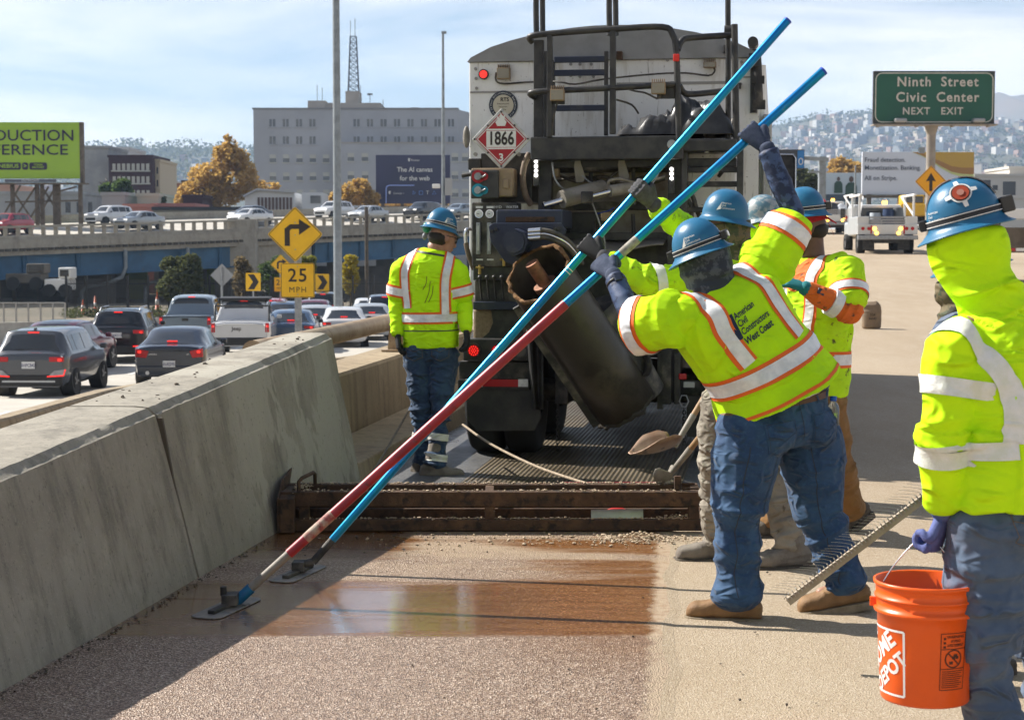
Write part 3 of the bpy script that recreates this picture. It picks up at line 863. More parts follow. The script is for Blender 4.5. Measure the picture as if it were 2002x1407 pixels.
def poly_proj(mb,bvh,poly,c,ex,ey,off=0.004,mi=0,cut=6):
 c,ex,ey = Vector(c),Vector(ex).normalized(),Vector(ey).normalized()
 n = ex.cross(ey).normalized()
 out =[]
 for x,y in poly:
  p = c+ex*x+ey*y
  h = bvh.ray_cast(p+n*0.25,-n,0.6)
  out.append(h[0]+n*off if h[0]is not None else p)
 mb.add(out,[tuple(range(len(poly)))],mi)
 return mb
 # hands
def grip_frame(elbow,G,axis):
 a = Vector(axis).normalized(); G = Vector(G)
 e = G-Vector(elbow); e =(e-a*e.dot(a)).normalized()
 return a,e
def grip_hand(elbow,G,axis,r,palm_side=1,size=1.0,voxel=0.0036):
 """closed hand round a bar; thumb towards +axis; returns (mesh, wrist)"""
 a,e = grip_frame(elbow,G,axis); G = Vector(G)
 n = e.cross(a)*palm_side
 s = size
 rr = r+0.011*s
 W = G-e*(0.088*s)+n*(rr+0.008)
 mb = MB()
 def ring(ph,off):return G+n*(rr*math.cos(R(ph)))+e*(rr*math.sin(R(ph)))+a*off
 kn = G+n*(rr+0.006)*math.cos(R(38))+e*(rr+0.02*s)*math.sin(R(38))
 sec =[]
 for t,hw,hd in((0.0,0.029,0.021),(0.3,0.036,0.021),(0.7,0.043,0.019),(1.0,0.042,0.015)):
  c = W.lerp(kn+n*0.004,t)
  sec.append((c,a,n,hw*s,hd*s))
 sections(mb,sec,3,18)
 for off,rad,span in((0.036,0.0100,1.0),(0.0125,0.0104,1.06),(-0.0115,0.0100,1.0),(-0.0345,0.0086,0.88)):
  ph =[30,75,75+52*span,75+105*span,75+150*span]
  limb(mb,[ring(p,off*s*(1-0.06*i))for i,p in enumerate(ph)],[rad*s*k for k in(1.15,1.1,1.0,0.95,0.85)],4,10)
  ball(mb,ring(62,off*s)+(n+e)*0.004,0.0115*s)
 th =[W+e*0.028*s+a*0.026*s,G+n*(rr+0.004)+a*0.048*s-e*0.02*s,ring(-35,0.056*s),ring(-85,0.054*s),ring(-128,0.048*s)]
 limb(mb,th,[0.017*s,0.0155*s,0.0125*s,0.0118*s,0.0105*s],4,10)
 return union(mb,voxel,1),W
def open_hand(W,d,n,side,size=1.0,curl=0.55,voxel=0.0045):
 """relaxed hand: d = finger direction, n = palm normal, side = towards the thumb"""
 W = Vector(W); d = Vector(d).normalized(); n = Vector(n); n =(n-d*n.dot(d)).normalized(); sd = Vector(side); sd =(sd-d*sd.dot(d)-n*sd.dot(n)).normalized()
 s = size; mb = MB()
 sections(mb,[(W-d*0.01,sd,n,0.029*s,0.02*s),(W+d*0.03*s,sd,n,0.037*s,0.019*s),(W+d*0.07*s,sd,n,0.043*s,0.016*s),(W+d*0.09*s,sd,n,0.041*s,0.013*s)],3,18)
 for off,rad,ln in((0.032,0.0105,0.072),(0.0105,0.011,0.08),(-0.0115,0.0105,0.074),(-0.032,0.009,0.058)):
  p = W+d*0.085*s+sd*off*s; pts =[p-d*0.012]
  ang = 0.0
  for k,fr in enumerate((0.45,0.32,0.23)):
   ang+=curl*(0.6 if k==0 else 1.0)
   pts.append(pts[-1]+(d*math.cos(ang)+n*math.sin(ang))*(ln*fr*s+(0.012 if k==0 else 0)))
  limb(mb,pts,[rad*s*k for k in(1.12,1.05,0.98,0.85)],4,10)
 b = W+d*0.025*s+sd*0.026*s
 limb(mb,[b,b+(d*0.7+sd*0.6+n*0.3)*0.035*s,b+(d*0.95+sd*0.55+n*0.6)*0.062*s,b+(d*1.2+sd*0.5+n*0.9)*0.075*s],[0.016*s,0.0145*s,0.0125*s,0.0105*s],4,10)
 return union(mb,voxel,2)
 # boots
def boot(root,ankle,toe_dir,pitch,m_up,m_so,sole_z=None,size=1.0,shaft=0.17,label=None,shin=None):
 """work boot: ankle point, ground direction of the toe, pitch = heel lift in radians"""
 d = Vector(toe_dir); d.z = 0; d.normalize()
 up = Vector((0,0,1)); sd = d.cross(up)
 d2 = d*math.cos(pitch)-up*math.sin(pitch); u2 = up*math.cos(pitch)+d*math.sin(pitch)
 A = Vector(ankle); s = size
 B = A-u2*0.095*s
 prof =[(-0.098,0.026,0.060),(-0.085,0.036,0.085),(-0.04,0.041,0.115),(0.02,0.043,0.112),(0.075,0.047,0.088),(0.125,0.051,0.072),(0.165,0.048,0.066),(0.19,0.038,0.054),(0.203,0.022,0.034)]
 P = catmull(prof,3)
 mb = MB(); n = 16; vs =[]
 for q in P:
  for j in range(n):
   t = 2*math.pi*j/n
   x = math.cos(t); y = math.sin(t)
   z =(0.5+0.5*math.copysign(abs(y)**0.75,y))
   vs.append(B+d2*q[0]*s+sd*(q[1]*s*math.copysign(abs(x)**0.8,x))+u2*(q[2]*s*z+0.018*s))
 mb.add(vs,[(i*n+j,i*n+(j+1)%n,(i+1)*n+(j+1)%n,(i+1)*n+j)for i in range(len(P)-1)for j in range(n)],0,True)
 mb.add(vs[:n],[tuple(range(n))]); mb.add(vs[-n:],[tuple(range(n))])
 top = A+(Vector(shin)-A).normalized()*shaft if shin is not None else A+u2*shaft
 limb(mb,[A-d2*0.025-u2*0.02,A-d2*0.012+u2*0.04,top],[0.046*s,0.05*s,0.056*s],3,14)
 me = union(mb,0.006,2)
 folds(me,[(B,B+d2*0.2,0.001,0.004,0.001,22,8),(A,top,0.004,0.004,0.002,30,8)],5)
 o,_ = wear('boot',me,m_up,root)
 # sole
 mb = MB(); out =[]
 q = catmull([(x-(0.006 if x<0 else-0.008),h+0.007)for x,h,_ in prof],3)
 for x,h in[(a[0],a[1])for a in q]:out.append((x,h))
 ring =[(x,h)for x,h in out]+[(x,-h)for x,h in reversed(out)]
 pts =[B+d2*x*s+sd*h*s for x,h in ring]
 mb.prism([p-u2*0.008*s for p in pts],u2*0.034*s)
 so = mb.build('sole',m_so,o,bevel=0.004)
 return o
 # hard hat
def hard_hat(root,hc,f,u,m,logo=True,lamp=None,band=None,brim_m=None,side_text=1,scale=1.0,sticker=False):
 """full-brim hat; hc = centre of the brim plane; returns (object, bvh)"""
 f = Vector(f).normalized(); u = Vector(u); u =(u-f*u.dot(f)).normalized(); r = f.cross(u)
 k = scale
 prof =[]
 for a in np.linspace(0,90,12):prof.append((0.112*math.cos(R(a))**0.9 if a<89 else 0.0008,0.012+0.140*math.sin(R(a))**0.95))
 outer =[(0.142,-0.014),(0.145,-0.017),(0.142,-0.0195),(0.130,-0.012),(0.115,-0.002),(0.107,0.004),(0.098,0.03),(0.07,0.05),(0.001,0.055)]
 prof = list(reversed(prof))+[(0.116,0.004),(0.125,-0.003)]+outer
 Mx = Matrix((r,f,u)).transposed()
 mb = MB(); n = 40; vs =[]
 for rad,z in prof:
  for j in range(n):
   t = 2*math.pi*j/n
   cx,sy = math.cos(t),math.sin(t)
   rx,ry = rad*0.93,rad*1.1
   if rad>0.118:ry+=0.012*max(0,sy); z2 = z-0.012*max(0,sy)**2-0.006*max(0,-sy)**2
   else:z2 = z
   ridge = 0.006*max(0.0,1-abs(cx*rad)/0.022)if(z>0.07 and rad<0.115)else 0.0
   vs.append(Vector(hc)+Mx@(Vector((rx*cx,ry*sy,z2+ridge))*k))
 mb.add(vs,[(i*n+j,i*n+(j+1)%n,(i+1)*n+(j+1)%n,(i+1)*n+j)for i in range(len(prof)-1)for j in range(n)],0,True)
 me = mb.mesh('hard_hat')
 bm = bmesh.new(); bm.from_mesh(me); bmesh.ops.recalc_face_normals(bm,faces=bm.faces); bm.to_mesh(me); bm.free()
 o,bv = wear('hard_hat',me,m,root)
 hc = Vector(hc)
 if band:
  mb = MB()
  ring_band(mb,bv,hc+u*0.030*k,u,0.024*k,0.003,48,2,inward=True)
  b = mb.build('head_strap',band,o,fix=False)
  mb = MB()
  for dz in(-0.009,0.009):ring_band(mb,bv,hc+u*(0.030+dz)*k,u,0.0028,0.0042,48,1,inward=True)
  mb.build('strap_piping',m_white,o,fix=False)
 if lamp:
  for(ang,w,hh,dd,mm)in lamp:
   dr = f*math.cos(R(ang))+r*math.sin(R(ang))
   c = hc+u*0.033*k+dr*(0.108+0.013*abs(math.cos(R(ang)))+dd/2)*k
   t = u.cross(dr)
   mb = MB(); mb.box(c,(w,dd,hh),M=Matrix((t,dr,u)).transposed())
   q = mb.build('headlamp',mm,o,bevel=0.005)
   mb = MB(); mb.cyl(c+dr*dd*0.45,c+dr*(dd*0.5+0.004),hh*0.33,n=12); mb.build('lens',M_('lamp_lens',(0.5,0.5,0.48),0.15),q)
 if logo:
  sdv = r*side_text
  ex = -f if side_text<0 else f
  ex = u.cross(sdv)
  mb = MB()
  c = hc+u*0.066*k+ex*(0.004 if side_text else 0)
  for i,w in enumerate(('American','Civil','Constructors')):
   text_proj(mb,bv,w,c+u*(0.013-0.013*i)+ex*-0.016,ex,u,0.0095,off=0.0016,sx=0.9,align='LEFT',bold=0.01)
  poly_proj(mb,bv,[(-0.040,-0.026),(-0.018,-0.019),(-0.018,0.018),(-0.026,0.0)],c,ex,u,0.0016)
  mb.build('lettering',m_white,o,fix=False)
 return o,bv
 # head
def head_parts(mb,hc,f,u,neck):
 f = Vector(f).normalized(); u = Vector(u); u =(u-f*u.dot(f)).normalized(); r = f.cross(u); fr =(r,f,u); hc = Vector(hc)
 ball(mb,hc+u*0.022-f*0.006,(0.078,0.099,0.100),fr)
 sections(mb,[(hc+u*0.04+f*0.03,r,f,0.064,0.062),(hc-u*0.02+f*0.035,r,f,0.062,0.060),(hc-u*0.075+f*0.04,r,f,0.048,0.052),(hc-u*0.112+f*0.052,r,f,0.026,0.03)],3,18)
 limb(mb,[hc+u*0.012+f*0.092,hc-u*0.012+f*0.110,hc-u*0.026+f*0.116,hc-u*0.034+f*0.098],[0.008,0.0105,0.0135,0.011],3,8)
 for s in(-1,1):
  ball(mb,hc+r*s*0.079-u*0.008-f*0.008,(0.010,0.019,0.032),fr,10,7)
  ball(mb,hc+r*s*0.032+u*0.03+f*0.083,(0.024,0.012,0.009),fr,10,6)
  ball(mb,hc+r*s*0.016-u*0.060+f*0.094,(0.018,0.009,0.006),fr,8,6)
 limb(mb,[hc-u*0.05-f*0.015,Vector(neck)*0.5+(hc-u*0.05-f*0.015)*0.5,neck],[0.058,0.060,0.066],3,14)
def eyes(root,hc,f,u):
 f = Vector(f).normalized(); u = Vector(u); u =(u-f*u.dot(f)).normalized(); r = f.cross(u); hc = Vector(hc)
 for s in(-1,1):
  mb = MB(); ball(mb,hc+r*s*0.031+u*0.012+f*0.085,0.0115,None,10,8); e = mb.build('eye',m_eye,root)
  mb = MB(); ball(mb,hc+r*s*0.031+u*0.012+f*0.0945,(0.0055,0.003,0.0055),(r,f,u),8,6); mb.build('iris',m_hair,e)
m_eye = M_('eye_white',(0.75,0.72,0.68),0.2)
# the whole figure
def body_mesh(J,g=1.0):
 """skin of the whole figure beneath the clothes, one continuous surface"""
 mb = MB()
 sections(mb,[(J['pel']-J['up0']*0.07,J['sd0'],J['f0'],0.13*g,0.09*g),(J['pel'],J['sd0'],J['f0'],0.155*g,0.105*g),(J['waist'],J['sd1'],J['f1'],0.13*g,0.09*g),(J['chest'],J['sd2'],J['f2'],0.155*g,0.105*g),(J['neck']-J['up2']*0.05,J['sd2'],J['f2'],0.068*g,0.05*g)],4,20)
 for s in 'LR':
  limb(mb,[J['hip'+s],J['kn'+s],J['an'+s]],[0.075*g,0.05,0.034],6,12)
  limb(mb,[J['an'+s],J['an'+s]-Vector((0,0,0.03))+J['toe'+s]*0.12],[0.032,0.025],4,10)
  limb(mb,[J['neck']*0.5+J['sh'+s]*0.5,J['sh'+s],J['el'+s],J['wr'+s]],[0.034,0.044,0.038,0.026],6,12)
  if('hand'+s)not in J:ball(mb,J['wr'+s],0.026)
 head_parts(mb,J['hc'],J['hf'],J['hu'],J['neck'])
 return union(mb,0.009,2)
def person(label,J,m_sk,base,g=1.0):
 """top-level body mesh; J gets derived frames"""
 Z = Vector((0,0,1))
 J['up0'] =(J['waist']-J['pel']).normalized(); J['up2'] =(J['neck']-J['chest']).normalized()
 for k,up in(('0',J['up0']),('2',J['up2'])):
  sd = J['sd'+k]; sd =(sd-up*sd.dot(up)).normalized(); J['sd'+k] = sd
  J['f'+k] = up.cross(sd).normalized()
 J['sd1'] =(J['sd0']+J['sd2']).normalized(); J['f1'] =(J['f0']+J['f2']).normalized()
 me = body_mesh(J,g)
 me.name = 'person'
 me.materials.append(m_sk)
 me.polygons.foreach_set('use_smooth',[True]*len(me.polygons))
 me.transform(Matrix.Translation(-Vector(base)))
 o = link('person',me)
 o.location = base
 return tag(o,label,'person')
def trousers(root,J,m,hw,hd,r,seed,voxel=0.008,amp=1.0,flare=1.0):
 mb = MB()
 up,sd,f = J['up0'],J['sd0'],J['f0']
 sections(mb,[(J['pel']-up*0.13,sd,f,hw*0.80,hd*0.8),(J['pel']-up*0.06,sd,f,hw*1.0,hd*1.04),(J['pel']+up*0.03,sd,f,hw*0.99,hd),(J['pel']+up*0.10,sd,f,hw*0.93,hd*0.9)],4,24)
 for s,k in(('L',-1),('R',1)):
  hip,kn,an = J['hip'+s],J['kn'+s],J['an'+s]
  limb(mb,[hip+(hip-kn)*0.08,hip.lerp(kn,0.32),hip.lerp(kn,0.72),kn,kn.lerp(an,0.35),kn.lerp(an,0.75),kn.lerp(an,0.96)],[r*0.98,r*1.0,r*0.83,r*0.69,r*0.63,r*0.57*flare,r*0.60*flare],4,16)
  # seat
  ball(mb,J['pel']-up*0.055+sd*k*hw*0.46-f*hd*0.34,(hw*0.52,hd*0.72,0.115),(sd,f,up))
 me = union(mb,voxel,3)
 bones =[(J['pel']+up*0.1,J['pel']-up*0.1,0.002,0.002,0.003,9,5)]
 for s in 'LR':
  bones+=[(J['hip'+s],J['kn'+s],0.009*amp,0.006*amp,0.014*amp,11,4.0),(J['kn'+s],J['an'+s],0.015*amp,0.008*amp,0.021*amp,15,4.0)]
 folds(me,bones,seed)
 return wear('trousers',me,m,root)
def sleeve(mb,J,s,t0,t1,r0,r1):
 """sleeve pieces between arm parameters: 0 shoulder, 1 elbow, 2 wrist"""
 def at(t):return J['sh'+s].lerp(J['el'+s],t)if t<=1 else J['el'+s].lerp(J['wr'+s],t-1)
 ts = np.linspace(t0,t1,6)
 limb(mb,[at(t)for t in ts],[r0+(r1-r0)*k/5 for k in range(6)],3,16)
def shirt(root,name,J,m,W,D,arms,seed,hem=0.12,voxel=0.009,amp=1.0,belly=1.0,extra=None,neck=True,sh_r=0.085,low=None):
 """torso garment; W, D half width and depth at the chest; arms = {'L': (t_end, r_start, r_end)}"""
 mb = MB()
 up0,up2 = J['up0'],J['up2']
 secs =[(J['pel']-up0*hem+up0*0.05,J['sd0'],J['f0'],W*0.98*belly,D*1.06*belly),(J['pel']+up0*0.09,J['sd0'],J['f0'],W*0.97*belly,D*1.08*belly),(J['waist'],J['sd1'],J['f1'],W*0.95*belly,D*1.04*belly),(J['chest']-up2*0.02,J['sd2'],J['f2'],W,D),(J['chest']+up2*0.10,J['sd2'],J['f2'],W*0.98,D*0.93),(J['neck']-up2*0.05,J['sd2'],J['f2'],W*0.62,D*0.66)]
 if low:secs = low+secs[3:]
 if neck:secs.append((J['neck']-up2*0.005,J['sd2'],J['f2'],0.075,0.075))
 sections(mb,secs,5,28)
 for s,(te,r0,r1)in arms.items():
  k = -1 if s=='L' else 1
  q = J['neck']-up2*0.075+J['sd2']*k*W*0.45
  limb(mb,[J['neck']-up2*0.045+J['sd2']*k*0.05,q,J['sh'+s]],[0.055,sh_r*0.85,sh_r],3,14)
  sleeve(mb,J,s,0.0,te,r0,r1)
 if extra:extra(mb)
 me = union(mb,voxel,3)
 bones =[(J['pel']-up0*hem,J['waist'],0.004*amp,0.006*amp,0.007*amp,7,6),(J['waist'],J['neck'],0.007*amp,0.004*amp,0.003*amp,7,5)]
 for s,(te,r0,r1)in arms.items():
  bones.append((J['sh'+s],J['el'+s],0.006*amp,0.005*amp,0.009*amp,11,5))
  if te>1:bones.append((J['el'+s],J['wr'+s],0.009*amp,0.005*amp,0.007*amp,15,5))
 folds(me,bones,seed)
 return wear(name,me,m,root)
def sleeves(root,name,J,m,arms,seed,amp=1.0):
 out ={}
 for s,(t0,t1,r0,r1)in arms.items():
  mb = MB(); sleeve(mb,J,s,t0,t1,r0,r1)
  me = union(mb,0.007,2)
  folds(me,[(J['sh'+s],J['el'+s],0.003*amp,0.004*amp,0.005*amp,16,5),(J['el'+s],J['wr'+s],0.005*amp,0.003*amp,0.004*amp,20,5)],seed)
  out[s] = wear(name,me,m,root)
 return out
def hi_vis_band(root,bvh,c,axis,w,trim,tape,side=None,off=0.004,**kw):
 if trim is not None:
  mb = MB(); ring_band(mb,bvh,c,axis,w*1.55,off,side=side,**kw); mb.build('orange_edging',trim,root,fix=False)
 mb = MB(); ring_band(mb,bvh,c,axis,w,off+0.0035,side=side,**kw); mb.build('reflective_band',tape,root,fix=False)
def hi_vis_strip(root,bvh,path,w,trim,tape,off=0.004):
 if trim is not None:
  mb = MB(); strip_on(mb,bvh,path,w*1.55,off); mb.build('orange_edging',trim,root,fix=False)
 mb = MB(); strip_on(mb,bvh,path,w,off+0.0035); mb.build('reflective_band',tape,root,fix=False)
 # viaduct
VA,VB_ = U(-160,447,126),U(1060,412,176)
def VP(t,dz=0.0,dy=0.0):
 p = VA.lerp(VB_,t); d =(VB_-VA); n = Vector((-d.y,d.x,0)).normalized()
 return p+Vector((0,0,dz))+n*dy
m_blue = M_('blue_girder_paint',(0.035,0.12,0.23),0.55,c2=(0.028,0.09,0.17),vs=0.6,c3=(0.08,0.10,0.11),v3=2.0,lo3=0.6,hi3=0.75)
m_viac = concrete('viaduct_concrete',(0.36,0.335,0.28),(0.30,0.275,0.23),(0.21,0.19,0.16),(1.2,1.2,0.5))
m_viad = M_('shade_dark_concrete',(0.11,0.10,0.085),0.9,c2=(0.07,0.065,0.055),vs=0.7)  # shade below the viaduct is put into this dark concrete colour
via = empty('viaduct',VP(0.3,-5.5),0,'elevated concrete road with blue steel girders crossing behind the traffic','viaduct')
def vbeam(name,m,t0,t1,z0,z1,y0,y1,parent=via,n=8):
 mb = MB(); vs =[]
 for k in range(n+1):
  t = t0+(t1-t0)*k/n
  vs+=[VP(t,z0,y0),VP(t,z0,y1),VP(t,z1,y1),VP(t,z1,y0)]
 mb.add(vs,[(4*k+i,4*k+(i+1)%4,4*k+4+(i+1)%4,4*k+4+i)for k in range(n)for i in range(4)])
 mb.add(vs[:4],[(0,1,2,3)]); mb.add(vs[-4:],[(3,2,1,0)])
 return mb.build(name,m,parent)
vbeam('deck_slab',m_viac,0,1,-1.75,-1.05,-0.4,13.0); vbeam('top_rail',m_viac,0,1,-0.18,0.0,-0.05,0.3); vbeam('bottom_rail',m_viac,0,1,-1.05,-0.78,-0.2,0.3)
vbeam('fascia',m_viac,0,1,-2.3,-1.752,-0.15,0.3); vbeam('far_parapet',m_viac,0,1,-0.4,0.75,12.6,13.0); vbeam('added_shade_deck',m_viad,0,1,-2.6,-1.9,13.0,34.0)  # last beam: extra deck added behind to deepen the shade underneath
mb = MB(); mb.add([VP(0,-0.95,0.3),VP(1,-0.95,0.3),VP(1,0.1,12.6),VP(0,0.1,12.6)],[(0,1,2,3)]); mb.build('carriageway',m_roadconc,via)
npst = 62
for k in range(npst):
 t =(k+0.5)/npst; mb = MB(); p0,p1 = VP(t,-0.78,0.1),VP(t,-0.18,0.1); mb.bar(p0,p1,0.24,0.3,up=(1,0,0)); mb.build('rail_post',m_viac,via)
for k in range(110):
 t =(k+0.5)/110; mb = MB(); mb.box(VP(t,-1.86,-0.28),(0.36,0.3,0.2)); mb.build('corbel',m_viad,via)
t_p = 0.437
for(t0,t1)in((0.0,0.43),(0.56,1.0)):
 vbeam('blue_girder',m_blue,t0,t1,-4.0,-2.31,0.35,0.7); vbeam('girder_flange',m_blue,t0,t1,-4.12,-4.0,0.1,0.95)
 for dy in(3.5,7,10.5):vbeam('inner_girder',m_blue,t0,t1,-4.0,-1.76,dy,dy+0.3)
vbeam('concrete_girder',m_viac,0.447,0.553,-4.6,-2.31,0.3,0.8)
for k,t in enumerate((0.03,0.07,0.13,0.20,0.265,0.345,0.405,0.585,0.64,0.70,0.78,0.86,0.94)):
 mb = MB(); mb.bar(VP(t,-4.0,0.25),VP(t,-2.32,0.25),0.35,0.25,up=(1,0,0)); mb.build('girder_stiffener',m_blue,via)
mb = MB(); a0 = VP(0.4365,-7.6,-0.6); mb.box(VP(0.4385,-2.6,0.2),(2.5,1.6,5.2)); mb.build('pier_cap',m_viac,via,bevel=0.06)
zg = zlow(150)
for t,dy,w in((0.4385,2.2,2.2),(0.4385,10.5,2.2),(0.07,3,2.0),(0.07,10,2.0),(0.255,3,2.2),(0.255,10,2.2),(0.63,3,1.6),(0.63,10,1.6),(0.72,3,1.6),(0.72,10,1.6),(0.8,3,1.6),(0.9,3,1.6)):
 p = VP(t,0,dy); mb = MB(); mb.bx(p.x-w/2,p.x+w/2,p.y-0.9,p.y+0.9,zg-1,p.z-1.76); mb.build('column',m_viad,via)
for t,dy in((0.255,1.0),(0.345,1.0)):
 p = VP(t,0,-0.2); mb = MB(); mb.tube([p+V3(0.3,0,-2.2),p+V3(0.3,0,-3.6),p+V3(0.0,0,-4.4),p+V3(-1.2,0.3,-4.9),p+V3(-3.0,0.4,-5.2),p+V3(-3.4,0.4,-5.6),p+V3(-3.4,0.4,-9)],0.16,10); mb.build('drain_pipe',m_polegrey,via)
m_limewall = M_('lime_green_wall',(0.24,0.30,0.03),0.8,c2=(0.19,0.25,0.03),vs=0.5)
for(u0,v0,u1,v1,m,lab)in((246,505,287,536,m_limewall,'small lime wall panel beneath the viaduct, left'),(405,505,452,585,m_limewall,'lime wall panel beneath the viaduct beside the grey pier'),(0,500,245,600,m_viad,'concrete wall with shade put into its dark colour under the viaduct left half'),(520,520,760,585,m_viad,'wall with shade put into its dark colour under the viaduct right half')):
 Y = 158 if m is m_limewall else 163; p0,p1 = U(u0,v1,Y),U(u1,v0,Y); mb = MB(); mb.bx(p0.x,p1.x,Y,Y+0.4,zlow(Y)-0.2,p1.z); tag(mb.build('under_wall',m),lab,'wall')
 # stored equipment in the shade
for(u,v,w,h,lab)in((120,540,34,28,'white parked plant machine in the shade under the viaduct'),(60,530,50,24,'dark skip in the shade under the viaduct far left')):
 Y = 128; p = U(u,v,Y); s = Y/FPX; o = empty('parked_machine',(p.x,Y,zlow(Y)),0,lab,'machine'); mw = m_white if u==120 else m_viad
 mb = MB(); mb.bx(p.x-w*s,p.x+w*s*0.4,Y,Y+2.2,p.z-h*s,p.z-h*s*0.2); mb.build('machine_body',mw,o,bevel=0.1)
 mb = MB(); mb.bx(p.x-w*s*0.2,p.x+w*s*0.5,Y+0.1,Y+2,p.z-h*s*0.19,p.z+h*s*0.6); q = mb.build('machine_cab',mw,o,bevel=0.1)
 mb = MB(); mb.bx(p.x-w*s*0.1,p.x+w*s*0.4,Y+0.06,Y+0.1,p.z,p.z+h*s*0.45); mb.build('window',m_glass,q)
 for dx in(-0.7,0.2):mb = MB(); mb.cyl((p.x+dx*w*s,Y-0.1,p.z-h*s),(p.x+dx*w*s,Y+0.3,p.z-h*s),0.5); mb.build('wheel',m_rubber,o)
for(u,v,cl)in((162,598,'leftmost orange traffic cone by the dark iron fence'),(186,590,'second orange traffic cone from the left by the iron fence'),(307,580,'orange traffic cone just left of the olive bush'),(354,598,'orange traffic cone in front of the olive bush')):
 Y = 106; p = U(u,v,Y); z0 = zlow(Y); o = empty('traffic_cone',(p.x,Y,z0),0,cl,'cone','traffic cones by the iron fence')
 hgt = max(0.7,p.z-z0+0.4)
 mb = MB(); mb.lathe([(0.19,0.03),(0.16,0.05),(0.03,hgt),(0.001,hgt)],12,(p.x,Y,z0)); mb.build('cone_body',M_('orange_cone',(0.7,0.12,0.02),0.5),o)
 mb = MB(); mb.lathe([(0.122,hgt*0.42),(0.124,hgt*0.42),(0.09,hgt*0.64),(0.085,hgt*0.64)],12,(p.x,Y,z0)); mb.build('reflective_collar',m_white,o)
 mb = MB(); mb.box((p.x,Y,z0+0.02),(0.42,0.42,0.03)); mb.build('cone_base',m_black,o)
 # foliage
def leaf_cloud(lobes,n,s0,s1,seed,squash=1.0):
 """many small leaf blades scattered through lumpy lobes (centre, radii)"""
 r = np.random.default_rng(seed)
 w = np.array([l[1][0]*l[1][1]*l[1][2]for l in lobes])**0.7; w = w/w.sum()
 idx = r.choice(len(lobes),n,p=w)
 C = np.array([l[0][:]for l in lobes])[idx]; Rr = np.array([l[1]for l in lobes])[idx]
 d = r.normal(size=(n,3)); d/=np.linalg.norm(d,axis=1)[:,None]
 rad = r.random(n)**0.42
 P = C+d*Rr*rad[:,None]
 keep = vnoise(P*(1.6/max(0.2,Rr.mean())),seed+5)+0.35*vnoise(P*(4.5/max(0.2,Rr.mean())),seed+6)>-0.22
 P = P[keep]; n = len(P)
 a = r.normal(size=(n,3)); a[:,2]*=0.5; a/=np.linalg.norm(a,axis=1)[:,None]
 b = np.cross(a,r.normal(size=(n,3))); b/=np.linalg.norm(b,axis=1)[:,None]
 s =(s0+(s1-s0)*r.random(n))[:,None]
 V = np.stack([P-a*s,P+b*s*0.55,P+a*s,P-b*s*0.55],1).reshape(-1,3)
 F = np.arange(4*n).reshape(-1,4)
 return V,F
def fast_mesh(name,V,F,m):
 me = bpy.data.meshes.new(name); me.vertices.add(len(V)); me.vertices.foreach_set('co',V.ravel().astype(np.float32))
 k = F.shape[1]; me.loops.add(F.size); me.loops.foreach_set('vertex_index',F.ravel().astype(np.int32)); me.polygons.add(len(F)); me.polygons.foreach_set('loop_start',np.arange(0,F.size,k,dtype=np.int32))
 me.update(calc_edges=True); me.materials.append(m); return me
def leafmat(name,c,c2,c3):
 m = M_(name,c,0.7,c2=c2,vs=0.8,lo=0.35,hi=0.65,c3=c3,v3=4.0,lo3=0.5,hi3=0.7,spec=0.2)
 b = m.node_tree.nodes['Principled BSDF']; nt = m.node_tree; tr = nt.nodes.new('ShaderNodeBsdfTranslucent'); tr.inputs['Color'].default_value =(*[min(1,x*1.6)for x in c],1); mx = nt.nodes.new('ShaderNodeMixShader'); mx.inputs['Fac'].default_value = 0.4; o = nt.nodes['Material Output']
 nt.links.new(b.outputs[0],mx.inputs[1]); nt.links.new(tr.outputs[0],mx.inputs[2]); nt.links.new(mx.outputs[0],o.inputs['Surface'])
 return m
m_leafgold = leafmat('golden_autumn_leaves',(0.44,0.29,0.085),(0.34,0.21,0.055),(0.52,0.38,0.14))
m_leafolive = leafmat('olive_leaves',(0.075,0.085,0.035),(0.05,0.06,0.025),(0.14,0.12,0.05))
m_leafgreen = leafmat('green_leaves',(0.065,0.10,0.03),(0.04,0.065,0.02),(0.12,0.15,0.04))
m_leafyellow = leafmat('yellow_leaves',(0.34,0.27,0.02),(0.24,0.2,0.02),(0.15,0.17,0.03))
m_bark = M_('bark',(0.10,0.08,0.06),0.9,c2=(0.06,0.05,0.04),vs=4)
